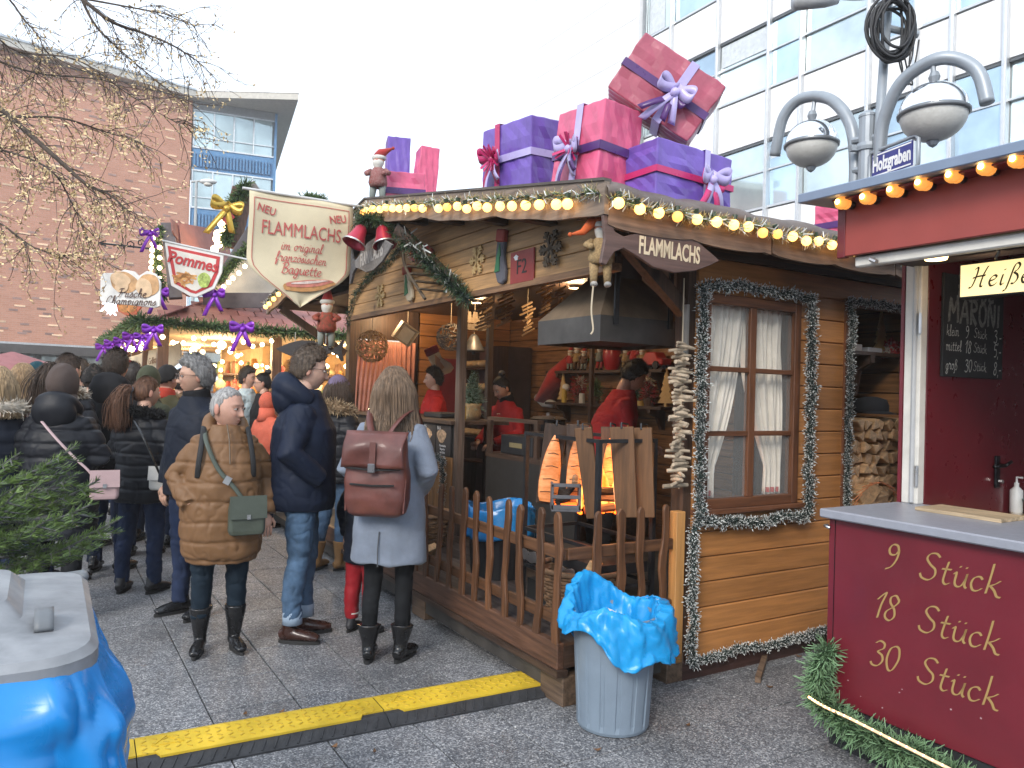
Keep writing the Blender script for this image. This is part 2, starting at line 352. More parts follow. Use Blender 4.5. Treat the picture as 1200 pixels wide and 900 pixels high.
BA = Vector((-21.37, 50, 0)); BL = Vector((-29.3, 43.0, 0)); bd_ = (BA-BL).normalized()
bang = math.atan2(bd_.y, bd_.x)
bb = thing('brick_building', 'tall red brick building with pale accent bricks and blue glass end bay', 'building', BA, bang)
# local x runs along the brick face towards the glass bay (ends at x = 0), -y is the face side
b = MB(); b.box((-30, 0, 3.55), (0, 14, 20.0)); bw = b.build('wall', brick_mat(), bb)
acc = mat('accent_brick', (.9, .62, .40), r=.8, rnd=.2); dka = mat('dark_brick', (.36, .22, .18), r=.8, rnd=.2)
ab = MB(); ab.box((-.27, -.02, -.05), (.27, .01, .05)); A0 = None
db = MB(); db.box((-.22, -.015, -.06), (.22, .01, .06)); D0 = None
cnt = 0
for row in range(30):
    for c_ in range(6):
        x = -.7-2.3*c_-random.uniform(-.8, .8)-(row % 3)*.5; z = 4.2+row*.52+random.uniform(-.05, .05)
        if x < -14 or z > 19.6: continue
        if cnt < 240:
            if A0 is None: A0 = ab.build('accent_brick', acc, bw); A0.location = (x, 0, z)
            else: share(A0, bw, (x, 0, z), name='accent_brick')
        cnt += 1
for k in range(170):
    x = random.uniform(-14, -.4); z = random.uniform(4, 19.6)
    if D0 is None: D0 = db.build('dark_brick', dka, bw); D0.location = (x, 0, z)
    else: share(D0, bw, (x, 0, z), name='dark_brick')
b = MB(); b.box((-30, -.35, 3.0), (0, 12, 3.55)); b.build('canopy_band', mat('canopy_dark', (.07, .06, .055), r=.5), bb)
b = MB(); b.box((-30, -.36, 3.5), (0, -.35, 3.62)); b.build('canopy_trim', mat('trim_pale', (.5, .5, .5)), bb)
b = MB(); b.box((-30, 2.4, 0), (0, 3, 3.0)); b.build('shop_front', glass_mat('shop_glass', (.35, .36, .33)), bb)
for k in range(12):
    b = MB(); b.box((-.5-2.5*k, 2.0, 0), (-.2-2.5*k, 2.36, 3.0)); b.build('column', mat('column_grey', (.25, .25, .25)), bb)
# glass bay, from BA to BB
BB = Vector((-16.55, 51.9, 0)); gd = (BB-BA).normalized(); gl = (BB-BA).length
gm_ = Matrix.Rotation(math.atan2(gd.y, gd.x)-bang, 3, 'Z')
def gb(lo, hi, name, mt, par=bb):
    o = MB().box(lo, hi).build(name, mt, par)
    if par is bb: o.rotation_euler = (0, 0, math.atan2(gd.y, gd.x)-bang)
    return o
BLU = mat('blue_metal', (.09, .23, .42), r=.45, var=.1, rnd=.1); FRW = mat('frame_white', (.7, .75, .78), r=.4)
OGL = glass_mat('office_glass', (.48, .60, .62), r=.05, m=.35)
gb((.05, .35, 3), (gl, 14, 20), 'bay_core', mat('bay_inner', (.35, .4, .4)))
for fl in range(4):
    zt = 19.45-3.95*fl; zb = zt-2.35
    for k in range(4):
        w = (gl-.2)/4
        p = gb((.1+k*w+.05, .2, zb), (.1+(k+1)*w-.05, .28, zt), 'window_pane', OGL)
        gb((.1+k*w-.04, .1, zb), (.1+k*w+.05, .3, zt), 'window_post', FRW)
        if fl == 0 and k == 3: pass
    gb((.05, .1, zt), (gl, .3, zt+.09), 'window_rail', FRW); gb((.05, .1, zb-.1), (gl, .3, zb), 'window_rail', FRW); gb((.05, .12, zb+.62), (gl, .29, zb+.68), 'window_rail', FRW)
    gb((.05, .16, zb-1.5), (gl, .34, zb-.1), 'spandrel', BLU)
    for k in range(24):
        x = .15+k*(gl-.3)/24; gb((x, .02, zb-1.3), (x+.11, .16, zb-.42), 'fin', BLU)
gb((gl-.02, .0, 3), (gl+.14, .4, 20), 'corner_post', BLU)
gb((.05, .05, 19.55), (gl+.1, .36, 20.2), 'top_beam', mat('beam_grey', (.26, .27, .28)))
# roof slab with wide overhang
gl_ = Vector((gm_ @ Vector((gl, 0, 0))))
tip = hl(Vector()) if False else None
inv = Matrix.Rotation(-bang, 3, 'Z')
def loc_b(P): return inv @ (Vector((P.x, P.y, 0))-BA)
dpd = Vector((-gd.y, gd.x, 0))
pts = [loc_b(BL-bd_*18-Vector((-.75, .5, 0))*1.2), loc_b(BA+Vector((.75, -.9, 0))*.6), loc_b(Vector((-14.3, 49.4, 0))), loc_b(Vector((-14.3, 49.4, 0))+dpd*26), loc_b(BL-bd_*18+dpd*26)]
b = MB(); b.prism([(p.x, p.y) for p in pts], .42, None, (0, 0, 20.05)); b.build('roof', mat('roof_concrete', (.55, .52, .46), r=.8), bb)
b = MB(); b.prism([(p.x*1.004, p.y*1.004-.05) for p in pts], .12, None, (0, 0, 20.47)); b.build('roof_edge', mat('roof_zinc', (.5, .53, .55), r=.4, m=.4), bb)
# far street lamp before the brick building
fl = thing('far_street_lamp', 'grey street lamp with flat head before the brick building', 'street lamp', W(223, 440, 34)*1, 0)
fl.location.z = 0; P0 = fl.location.copy()
t1 = W(224, 213, 34)-P0; t2 = W(236, 212, 34)-P0; t3 = W(252, 214, 34)-P0
b = MB(); b.tube([(0, 0, 0), (0, 0, t1.z)], [.1, .06], 8); b.tube([t1, t2], .05, 6); b.build('pole', mat('lamp_grey', (.42, .43, .42), r=.5), fl)
b = MB(); b.ell((t2+t3)/2, ((t3-t2).length/2+.1, .2, .13), 10, 6); b.build('lamp_head', mat('lamp_head', (.62, .62, .6), r=.4), fl, smooth=True)
b = MB(); b.ell((t2+t3)/2+Vector((0, 0, -.1)), ((t3-t2).length/2-.1, .17, .12), 10, 6); b.build('lamp_glass', mat('lamp_milk', (.8, .76, .68), r=.3), fl, smooth=True)
# ================================================================== LETTERING
def text_mb(body, size, M, c, bold=0., shear=0., ext=.001, align='CENTER', sx=1., spacing=1., mirror=False):
    cu = bpy.data.curves.new('t', 'FONT'); cu.body = body; cu.size = size; cu.align_x = align; cu.align_y = 'CENTER'; cu.offset = bold; cu.shear = shear; cu.extrude = ext; cu.resolution_u = 3; cu.space_character = spacing
    o = bpy.data.objects.new('t', cu)
    me = evaluated(o)
    vs = [Vector(c)+M@Vector((v.co.x*sx*(-1 if mirror else 1), v.co.y, v.co.z)) for v in me.vertices]; fs = [tuple(p.vertices) for p in me.polygons]
    bpy.data.objects.remove(o); bpy.data.curves.remove(cu); bpy.data.meshes.remove(me)
    return MB().add(vs, fs)
# pen letters: strokes in a box, x-height .5, capitals to 1, baseline 0
PEN = {
 'S': (.62, [[(.56,.86),(.42,.97),(.22,.92),(.14,.74),(.3,.55),(.48,.42),(.5,.2),(.32,.02),(.08,.06),(0,.2)]]),
 't': (.36, [[(.2,.78),(.15,.4),(.14,.1),(.24,0),(.36,.08)],[(.02,.5),(.34,.53)]]),
 'u': (.5, [[(.02,.4),(.1,.48),(.1,.15),(.18,.02),(.32,.06),(.42,.3),(.44,.5)],[(.44,.5),(.42,.12),(.5,.02)]]),
 'ü': (.5, [[(.02,.4),(.1,.48),(.1,.15),(.18,.02),(.32,.06),(.42,.3),(.44,.5)],[(.44,.5),(.42,.12),(.5,.02)],[(.17,.66),(.2,.72)],[(.37,.66),(.4,.72)]]),
 'c': (.42, [[(.38,.42),(.28,.5),(.12,.42),(.06,.22),(.14,.03),(.28,.02),(.42,.14)]]),
 'k': (.5, [[(.14,1.0),(.12,.5),(.08,0)],[(.44,.5),(.3,.36),(.14,.27)],[(.16,.28),(.32,.14),(.42,-.02),(.54,-.03)]]),
 'H': (.78, [[(.1,.86),(.24,.95),(.26,.6),(.16,.06),(.02,.02)],[(.7,.98),(.58,.6),(.54,.08),(.66,.02)],[(.1,.46),(.36,.52),(.68,.54)]]),
 'e': (.42, [[(.08,.24),(.26,.3),(.34,.42),(.24,.5),(.1,.4),(.06,.2),(.16,.02),(.3,.03),(.42,.14)]]),
 'i': (.24, [[(.1,.5),(.08,.12),(.14,.01),(.24,.1)],[(.12,.68),(.14,.74)]]),
 'ß': (.5, [[(-.06,-.28),(.06,-.22),(.12,.2),(.18,.8),(.3,.96),(.42,.84),(.36,.64),(.24,.54),(.4,.42),(.46,.22),(.34,.02),(.22,.04)]]),
 'm': (.72, [[(.02,.44),(.1,.5),(.08,0)],[(.09,.3),(.22,.5),(.32,.44),(.32,0)],[(.33,.3),(.46,.5),(.56,.44),(.56,.1),(.62,0),(.72,.1)]]),
 'n': (.5, [[(.02,.44),(.1,.5),(.08,0)],[(.09,.3),(.24,.5),(.34,.44),(.34,.1),(.4,0),(.5,.1)]]),
 'o': (.44, [[(.24,.5),(.1,.42),(.05,.2),(.14,.02),(.28,.04),(.38,.26),(.34,.46),(.24,.5),(.3,.42),(.44,.44)]]),
 'ö': (.44, [[(.24,.5),(.1,.42),(.05,.2),(.14,.02),(.28,.04),(.38,.26),(.34,.46),(.24,.5),(.3,.42),(.44,.44)],[(.14,.66),(.16,.72)],[(.32,.66),(.34,.72)]]),
 'r': (.4, [[(.02,.4),(.12,.56),(.14,.46),(.3,.46),(.26,.12),(.32,.0),(.4,.1)]]),
 'g': (.46, [[(.38,.46),(.22,.5),(.08,.38),(.06,.16),(.16,.02),(.3,.1),(.38,.46),(.34,-.2),(.2,-.36),(.06,-.28),(.2,-.08),(.46,.12)]]),
 'a': (.48, [[(.38,.44),(.22,.5),(.08,.36),(.06,.14),(.16,.01),(.3,.1),(.38,.48),(.36,.12),(.42,0),(.48,.1)]]),
 'l': (.28, [[(.04,.12),(.2,.6),(.22,.94),(.13,.98),(.1,.6),(.1,.12),(.18,0),(.28,.12)]]),
 'f': (.34, [[(.02,.12),(.2,.6),(.26,.92),(.16,.98),(.12,.6),(.08,-.3),(.14,-.34),(.2,-.1),(.14,.06),(.34,.14)]]),
 'z': (.4, [[(.04,.44),(.16,.5),(.34,.48),(.06,.02),(.2,.06),(.4,.04)]]),
 's': (.36, [[(.02,.08),(.2,.52),(.24,.3),(.26,.1),(.14,0),(.04,.06)],[(.2,.02),(.36,.12)]]),
 'h': (.48, [[(.02,.12),(.2,.64),(.22,.94),(.13,.98),(.1,.6),(.08,0)],[(.09,.26),(.24,.5),(.34,.42),(.33,.1),(.4,0),(.48,.1)]]),
 'q': (.46, [[(.38,.46),(.22,.5),(.08,.38),(.06,.16),(.16,.02),(.3,.1),(.38,.46),(.36,-.3),(.4,-.34),(.44,-.1),(.46,.12)]]),
 'p': (.46, [[(.02,.3),(.12,.5),(.1,-.34)],[(.1,.3),(.24,.5),(.36,.4),(.34,.14),(.22,0),(.1,.08)]]),
 'B': (.62, [[(.2,.9),(.16,.4),(.1,.02)],[(.02,.8),(.2,.96),(.46,.96),(.52,.78),(.4,.58),(.24,.52),(.46,.46),(.56,.26),(.44,.04),(.2,0),(.06,.1)]]),
 'F': (.56, [[(.04,.84),(.2,.94),(.54,.94)],[(.3,.92),(.24,.4),(.14,.04),(.02,.06)],[(.1,.5),(.42,.54)]]),
 'C': (.6, [[(.54,.76),(.46,.94),(.28,.94),(.1,.7),(.06,.34),(.16,.06),(.36,0),(.56,.16)]]),
 'P': (.58, [[(.2,.92),(.16,.4),(.1,0)],[(.04,.8),(.24,.98),(.48,.94),(.54,.74),(.42,.54),(.2,.48)]]),
 '9': (.5, [[(.42,.72),(.34,.92),(.16,.94),(.06,.76),(.14,.58),(.32,.6),(.42,.76),(.4,.44),(.26,.14),(.06,.02)]]),
 '1': (.34, [[(.02,.66),(.22,.92),(.3,.96),(.2,.5),(.16,.0)]]),
 '8': (.52, [[(.42,.84),(.3,.96),(.14,.86),(.16,.66),(.34,.46),(.4,.2),(.26,.02),(.08,.1),(.08,.32),(.3,.54),(.44,.74),(.42,.86)]]),
 '3': (.48, [[(.04,.84),(.18,.96),(.36,.9),(.36,.72),(.18,.56),(.36,.46),(.42,.26),(.28,.04),(.08,.02),(0,.12)]]),
 '0': (.54, [[(.3,.94),(.12,.8),(.06,.4),(.18,.04),(.34,.06),(.48,.5),(.42,.86),(.3,.94)]]),
 '5': (.46, [[(.42,.94),(.14,.92),(.1,.56),(.3,.58),(.4,.36),(.3,.06),(.06,.04)]]),
 ',': (.2, [[(.1,.06),(.06,-.16)]]), '-': (.36, [[(.04,.36),(.32,.38)]]),
 '.': (.2, [[(.08,0),(.12,.04)]]), ' ': (.34, []),
 'M': (.8, [[(.06,0),(.12,.95),(.36,.4),(.62,.95),(.7,0)]]), 'A': (.66, [[(.02,0),(.32,.96),(.58,0)],[(.14,.36),(.48,.36)]]), 'R': (.6, [[(.1,0),(.1,.95),(.42,.9),(.46,.66),(.12,.5),(.5,0)]]),
 'O': (.62, [[(.3,.95),(.08,.7),(.08,.24),(.3,0),(.52,.24),(.52,.7),(.3,.95)]]), 'N': (.66, [[(.08,0),(.1,.95),(.52,.02),(.54,.95)]]), 'I': (.3, [[(.14,0),(.14,.95)]]), 'E': (.52, [[(.46,.93),(.1,.93),(.1,.02),(.46,.02)],[(.1,.5),(.4,.5)]]), 'G': (.6, [[(.54,.76),(.46,.94),(.28,.94),(.1,.7),(.06,.34),(.16,.06),(.36,0),(.54,.14),(.52,.44),(.36,.44)]]), 'L': (.5, [[(.1,.95),(.1,.02),(.46,.02)]]), 'b': (.46, [[(.14,1),(.1,.5),(.08,.06)],[(.1,.3),(.24,.48),(.38,.36),(.36,.12),(.22,0),(.08,.08)]]),
}
def pen(body, size, M, c, w=.07, nib=40, thin=.3, shear=.2, align='CENTER', gap=.06, lift=.0015, wob=0.):
    mb = MB(); x = 0; items = []
    for ch in body:
        wd, st = PEN.get(ch, PEN[' ']); items.append((x, st)); x += wd+gap
    tot = x-gap; off = {'CENTER': -tot/2, 'LEFT': 0, 'RIGHT': -tot}[align]
    nb = Vector((math.cos(R(nib)), math.sin(R(nib)), 0))*w*.5
    for x0, st in items:
        dy = random.uniform(-wob, wob)
        for s_ in st:
            pts = [Vector((px+x0+off+py*shear, py-.35+dy, 0)) for px, py in s_]
            pts = catmull(pts, 4) if len(pts) > 2 else [pts[0], (pts[0]+pts[1])/2, pts[1]]
            vs = []; n = len(pts)
            for i, p in enumerate(pts):
                d = pts[min(i+1, n-1)]-pts[max(i-1, 0)]; d.normalize(); q = Vector((-d.y, d.x, 0))*w*.5*thin
                o = nb if nb.dot(q) >= 0 else -nb
                e = o*(1-thin)+q
                vs += [p-e, p+e]
            fs = [(2*i, 2*i+2, 2*i+3, 2*i+1) for i in range(n-1)]
            vs = [Vector(c)+M@(v*size+Vector((0, 0, lift))) for v in vs]
            mb.add(vs, fs)
    return mb
# frames for writing: on a side facing -u (side walls) x runs along +v; on a front facing -v x runs along -u
M_SIDE = Matrix(((1,0,0),(0,0,-1),(0,1,0)))          # (x, y, z) -> (v, -z, y)
M_FRONT = Matrix(((0,0,-1),(-1,0,0),(0,1,0)))
# ================================================================== NEEDLES
def needles(name, path, rad, n, mats, parent=None, ln=(.6, 1.1), w=.0035, tip=.45, flat=None, droop=0., rseed=1, radii=None):
    # sprays of thin blades round a path; last part of each blade in the second material
    rg = np.random.default_rng(rseed); P = np.array([tuple(p) for p in path]); seg = np.linalg.norm(np.diff(P, axis=0), axis=1); cum = np.concatenate([[0], np.cumsum(seg)])
    t = rg.uniform(0, cum[-1], n); i = np.clip(np.searchsorted(cum, t)-1, 0, len(seg)-1); fr = ((t-cum[i])/np.maximum(seg[i], 1e-9))[:, None]
    base = P[i]*(1-fr)+P[i+1]*fr; d = (P[i+1]-P[i])/np.maximum(seg[i], 1e-9)[:, None]
    rr = rad*(np.ones(n) if radii is None else np.interp(t/cum[-1], np.linspace(0, 1, len(radii)), radii))
    q = rg.normal(size=(n, 3)); q /= np.linalg.norm(q, axis=1)[:, None]; q += d*.35; q[:, 2] -= droop; q /= np.linalg.norm(q, axis=1)[:, None]
    le = rr*rg.uniform(ln[0], ln[1], n); base = base+rg.normal(size=(n, 3))*rad*.12
    s = np.cross(q, rg.normal(size=(n, 3))); s /= np.linalg.norm(s, axis=1)[:, None]; s *= w/2
    mid = base+q*(le*(1-tip))[:, None]; end = base+q*le[:, None]
    V = np.stack([base-s, base+s, mid+s, mid-s, end+s*.7, end-s*.7], 1).reshape(-1, 3)
    k = np.arange(n)*6; f1 = np.stack([k, k+1, k+2, k+3], 1); f2 = np.stack([k+3, k+2, k+4, k+5], 1)
    me = bpy.data.meshes.new(name); me.from_pydata(V.tolist(), [], np.concatenate([f1, f2]).tolist())
    for m in mats: me.materials.append(m)
    me.polygons.foreach_set('material_index', [0]*n+[len(mats)-1]*n)
    o = bpy.data.objects.new(name, me); COL.objects.link(o)
    if parent: o.parent = parent
    return o
def dense(pts, step=.05):
    out = []
    for a, b in zip(pts[:-1], pts[1:]):
        a = Vector(a); b = Vector(b); n = max(1, int((b-a).length/step)); out += [a.lerp(b, i/n) for i in range(n)]
    return out+[Vector(pts[-1])]
GREEN = mat('fir_green', (.035, .075, .03), r=.6, var=.5, vs=30); GREEN2 = mat('fir_light', (.10, .16, .05), r=.6, var=.5, vs=30)
TGREEN = mat('tinsel_green', (.026, .042, .036), r=.4); TWHITE = mat('tinsel_white', (.58, .60, .58), r=.35)
BULB = emit('warm_bulb', (1., .52, .12), 2.6); BULBW = emit('white_bulb', (1., .76, .42), 7.0); CABLE = mat('black_cable', (.02, .02, .022), r=.5)
SOCK = mat('bulb_socket', (.03, .05, .03), r=.5)
# ================================================================== THE SALMON HUT
WOOD_U = wood('plank_wall', (.41, .18, .056), 0, dark=.2, rnd=.13, knots=1.2, bump=.12)
WOOD_L = wood('plank_lengthwise', (.22, .105, .04), 1, dark=.4, rnd=.14)
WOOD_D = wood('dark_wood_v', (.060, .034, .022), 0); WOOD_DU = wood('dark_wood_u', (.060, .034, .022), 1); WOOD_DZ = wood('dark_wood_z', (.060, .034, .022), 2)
WOOD_FZ = wood('fence_wood', (.105, .045, .019), 2, dark=.5, rnd=.28, knots=3); WOOD_FR = wood('window_wood', (.115, .045, .02), 2, rnd=.1); WOOD_FRH = wood('window_wood_h', (.115, .045, .02), 0, rnd=.1)
WOOD_WE = wood('weathered_verge', (.20, .15, .115), 1, dark=.35, rnd=.1, knots=1)
WOOD_O = wood('orange_wood', (.46, .23, .075), 2, dark=.2, knots=1)
TARP = mat('brown_tarp', (.13, .10, .085), r=.45, var=.25, vs=5, bump=.3, bs=12, bd=.02)
hut = thing('market_hut', 'large wooden market hut with gabled roof, porch and plank side wall', 'hut', HO, TH)
def RZ(u): return 2.53+(min(u, 5.70-u)+.28)*.1725
# side wall boards, openings for window and door
side = thing('x', '', '', (0,0,0), 0); side.name = 'side_wall'; side.parent = hut
for k in ('label', 'category'):
    if k in side: del side[k]
WV0, WV1, WZ0, WZ1 = .885, 1.70, .93, 2.135
DV0, DV1, DZ1 = 2.19, 2.86, 2.165
nb = 16; pitch = (2.335-.10)/nb
def board(v0, v1, z0, z1, name='plank', par=side, mt=WOOD_U):
    t = .024; bv = .008                     # tongue-and-groove board with chamfered long edges
    b = MB(); n = 2
    prof = [(0, z0+.002), (-t+bv, z0+.002), (-t, z0+bv), (-t, z1-bv), (-t+bv*.6, z1-.001), (0, z1-.001)]
    vs = [(v0, y, z) for y, z in prof]+[(v1, y, z) for y, z in prof]; m = len(prof)
    fs = [tuple(range(m)), tuple(range(m, 2*m))[::-1]]+[(i, m+i, m+(i+1) % m, (i+1) % m) for i in range(m)]
    b.add(vs, fs); return b.build(name, mt, par)
for i in range(nb):
    z0 = .10+i*pitch; z1 = z0+pitch; segs = [(.86, 3.1)]
    for (a, b_, lo, hi) in ((WV0, WV1, WZ0, WZ1), (DV0, DV1, .3, DZ1)):
        if z1 > lo+.01 and z0 < hi-.01:
            ns = []
            for s0, s1 in segs:
                if s0 < a: ns.append((s0, min(s1, a)))
                if s1 > b_: ns.append((max(s0, b_), s1))
            segs = ns
            if z0 < lo-.02:   # board cut below the opening
                board(a, b_, z0, lo)
            if z1 > hi+.02: board(a, b_, hi, z1)
    for s0, s1 in segs:
        if s1-s0 > .02: board(s0, s1, z0, z1)
b = MB(); b.box((.86, -.045, 2.335), (3.1, .0, 2.37)); b.build('ledge', WOOD_D, side)
b = MB(); b.box((.86, -.02, 2.37), (3.1, .02, 2.56)); b.build('top_board', wood('top_board', (.12, .055, .025), 0), side)
b = MB(); b.box((.80, -.03, .0), (3.1, .03, .098)); b.build('sill_beam', wood('sill_beam', (.045, .022, .018), 0), side)
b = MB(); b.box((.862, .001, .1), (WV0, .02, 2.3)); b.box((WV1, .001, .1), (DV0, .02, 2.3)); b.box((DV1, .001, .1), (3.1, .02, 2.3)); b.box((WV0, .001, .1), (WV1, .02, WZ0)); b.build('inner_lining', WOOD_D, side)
b = MB(); b.box((.735, -.03, .10), (.80, .03, .925)); b.build('corner_panel', WOOD_O, hut, bevel=.004)
b = MB(); b.box((.80, -.005, .1), (.858, .09, 2.5)); b.build('corner_post', WOOD_DZ, hut)
b = MB(); b.box((.785, -.018, 1.78), (.80, .01, 2.06)); b.build('metal_rail', mat('rail_metal', (.4, .38, .35), r=.4, m=.6), hut)
# window
win = MB()
wo = win.box((WV0, -.05, WZ0), (WV0+.055, .01, WZ1)).build('window', WOOD_FR, hut, bevel=.004)
MB().box((WV1-.055, -.05, WZ0), (WV1, .01, WZ1)).build('frame_stile', WOOD_FR, wo, bevel=.004)
for z in (WZ1-.055, WZ0): MB().box((WV0+.055, -.05, z), (WV1-.055, .008, z+.055)).build('frame_rail', WOOD_FRH, wo, bevel=.003)
b = MB(); b.box((WV0-.03, -.075, WZ0-.03), (WV1+.03, -.002, WZ0)); b.build('sill', WOOD_FRH, wo, bevel=.004)
vm = (WV0+WV1)/2
b = MB(); b.box((vm-.026, -.04, WZ0+.055), (vm+.026, .0, WZ1-.055)); b.build('mullion', WOOD_FR, wo, bevel=.003)
gh = (WZ1-WZ0-.11)/3
for side_ in ((WV0+.055, vm-.026), (vm+.026, WV1-.055)):
    for k in (1, 2):
        z = WZ0+.055+gh*k; b = MB(); b.box((side_[0], -.036, z-.014), (side_[1], -.004, z+.014)); b.build('glazing_bar', WOOD_FRH, wo, bevel=.002)
    for k in range(3):
        z0 = WZ0+.055+gh*k+(.014 if k else 0); z1 = WZ0+.055+gh*(k+1)-(.014 if k < 2 else 0)
        b = MB(); b.box((side_[0], -.02, z0), (side_[1], -.015, z1)); b.build('pane', mat('clear_glass', (.5, .55, .55), r=.03, var=0, alpha=.13), wo)
CURT = mat('cream_curtain', (.86, .80, .70), r=.85, var=.1, vs=12, bump=.15, bs=40, sheen=.2)
def curtain(s, name, v0, v1, vt, z0, z1, tie, mt, par, y=.05, trim=None):
    # hangs gathered from the rail, drawn to side s at the tie height
    def fn(i, j):
        z = z1+(z0-z1)*j; k = min(1, j/tie); wv = (v1-v0)
        w = wv*(1-.62*k**1.6) if j < tie else wv*(.38+.05*(j-tie))
        x = (v0+w*i) if s < 0 else (v1-w*(1-i))
        return (x, y+.018*math.sin(i*52+3*j)*(1-.4*k)+.01*math.sin(i*21+5*j), z)
    b = MB(); b.grid(70, 26, fn); o = b.build('curtain', mt, par, smooth=True); solid(o, .002); return o
curtain(-1, 'c', WV0+.05, vm+.03, 0, WZ0+.05, WZ1-.05, .85, CURT, wo); curtain(1, 'c', vm-.03, WV1-.05, 0, WZ0+.05, WZ1-.05, .85, CURT, wo)
for s in (-1, 1):
    x0 = WV0+.05 if s < 0 else WV1-.05-.14
    b = MB(); b.grid(30, 4, lambda i, j: (x0+.14*i, .045+.016*math.sin(i*22), WZ0+.06+.03*j)); o = b.build('curtain_trim', mat('red_check', (.45, .09, .08), r=.8), wo); solid(o, .002)
# door opening frame
b = MB(); b.box((DV0-.045, -.04, .3), (DV0, .02, DZ1+.045)); b.box((DV1, -.04, .3), (DV1+.05, .02, DZ1+.045)); dro = b.build('door_frame', WOOD_FR, hut)
b = MB(); b.box((DV0, -.04, DZ1), (DV1, .02, DZ1+.045)); b.build('lintel', WOOD_FRH, dro)
# inside: back wall, far wall, floor, ceiling
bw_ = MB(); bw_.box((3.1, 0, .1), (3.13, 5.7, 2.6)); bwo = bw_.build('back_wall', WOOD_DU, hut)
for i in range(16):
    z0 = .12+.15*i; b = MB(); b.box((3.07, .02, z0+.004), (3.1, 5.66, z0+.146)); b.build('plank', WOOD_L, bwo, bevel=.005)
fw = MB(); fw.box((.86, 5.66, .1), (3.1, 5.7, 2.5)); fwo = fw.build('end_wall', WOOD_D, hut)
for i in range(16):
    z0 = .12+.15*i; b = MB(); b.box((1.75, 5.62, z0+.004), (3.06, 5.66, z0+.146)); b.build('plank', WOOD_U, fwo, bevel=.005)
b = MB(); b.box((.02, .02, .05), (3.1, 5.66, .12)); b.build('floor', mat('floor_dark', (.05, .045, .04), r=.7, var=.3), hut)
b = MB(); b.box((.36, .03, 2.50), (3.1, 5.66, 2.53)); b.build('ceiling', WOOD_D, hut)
# far-end window with pink curtains
ew = MB(); ew.box((.86, 5.60, .9), (.92, 5.66, 2.5)); ew.box((1.66, 5.60, .9), (1.72, 5.66, 2.5)); ew.box((.92, 5.60, 2.14), (1.66, 5.66, 2.5)); ew.box((.92, 5.60, .9), (1.66, 5.66, 1.25)); ew.box((1.27, 5.61, 1.25), (1.31, 5.66, 2.14))
ewo = ew.build('end_window', WOOD_DZ, hut)
b = MB(); b.box((.92, 5.645, 1.25), (1.66, 5.655, 2.14)); b.build('pane', mat('milky_glass_glow', (.8, .78, .72), r=.3, es=.5, ec=(1, .95, .85)), ewo)  # pane given its own glow, standing for daylight behind the curtains
PINKC = mat('salmon_curtain', (.52, .23, .17), r=.85, var=.15, vs=10, sheen=.2)
for s in (-1, 1):
    v0, v1 = (.9, 1.34) if s < 0 else (1.24, 1.68)
    def fn(i, j, s=s, v0=v0, v1=v1):
        k = j**1.3; w = (v1-v0)*(1-.25*k); x = v0+w*i if s < 0 else v1-w*(1-i)
        return (x, 5.57+.018*math.sin(i*44+2*j), 2.12-.95*j)
    b = MB(); b.grid(60, 14, fn); o = b.build('curtain', PINKC, ewo, smooth=True); solid(o, .002)
# porch platform, skirt, blocks
dk = thing('x', '', '', (0,0,0), 0); dk.name = 'porch_deck'; dk.parent = hut
for k in ('label', 'category'):
    if k in dk: del dk[k]
for i in range(6):
    b = MB(); b.box((.02+.142*i, .03, .26), (.02+.142*i+.138, 3.6, .30)); b.build('deck_board', wood('deck_wood', (.07, .055, .05), 1, rnd=.2), dk)
b = MB(); b.box((-.02, -.01, .185), (.02, 3.62, .315)); b.build('front_skirt', wood('skirt_wood', (.10, .048, .028), 1), dk, bevel=.004)
b = MB(); b.box((.02, -.012, .19), (.735, .03, .30)); b.build('side_skirt', WOOD_D, dk)
b = MB(); b.box((-.035, -.03, .155), (.03, 3.65, .186)); b.build('skirt_trim', WOOD_DU, dk)
BLK = wood('block_wood', (.13, .085, .055), 1, rnd=.2)
for v, u in ((.02, -.01), (.02, 1.6), (.02, 3.2), (.7, -.02), (.7, 2.4), (1.9, .1), (3.0, .1)):
    h = .15 if v < .5 else (.155 if v < .8 else .03)
    b = MB(); b.obox((v+.05, u+.09, h/2), (.12, .20, h), (0, 0, .0)); b.build('support_block', BLK, hut, bevel=.005)
# gable panel on the front plane
GV = .30; U0, U1 = .02, 4.06
gp = MB(); gp.box((GV+.0, U0, 2.225), (GV+.05, U1, 2.275)); gpo = gp.build('gable', WOOD_DU, hut)
for i in range(8):
    z0 = 2.232+.104*i; z1 = z0+.101; poly = []
    for z, us in ((z0, (0, 1)), (z1, (1, 0))):
        lo = max(U0, (z-2.46)/.1725-.28); hi = min(U1, 5.70-lo)
        poly += [((lo, hi)[k], z) for k in us]
    if poly[1][0]-poly[0][0] < .3 or poly[2][0]-poly[3][0] < .05: continue
    b = MB(); b.prism(poly, .022, Matrix(((0,0,-1),(1,0,0),(0,1,0))), (GV, 0, 0)); b.build('plank', wood('gable_plank', (.43, .245, .105), 1, dark=.3, rnd=.15), gpo, bevel=.004)
b = MB(); b.box((GV-.035, U0-.02, 2.195), (GV+.03, U1+.02, 2.235)); b.build('gable_beam', wood('gable_beam', (.22, .12, .06), 1), gpo)
# roof
rf = MB()
for u0, u1 in ((-.28, 2.85), (2.85, 5.98)):
    vs = []
    for v in (.0, 3.35):
        for u in (u0, u1): vs += [(v, u, RZ(u)), (v, u, RZ(u)-.05)]
    rf.add(vs, [(0,4,6,2),(1,3,7,5),(0,2,3,1),(4,5,7,6),(0,1,5,4),(2,6,7,3)])
roof = rf.build('roof', mat('roof_felt', (.10, .085, .075), r=.8, var=.3, vs=4), hut)
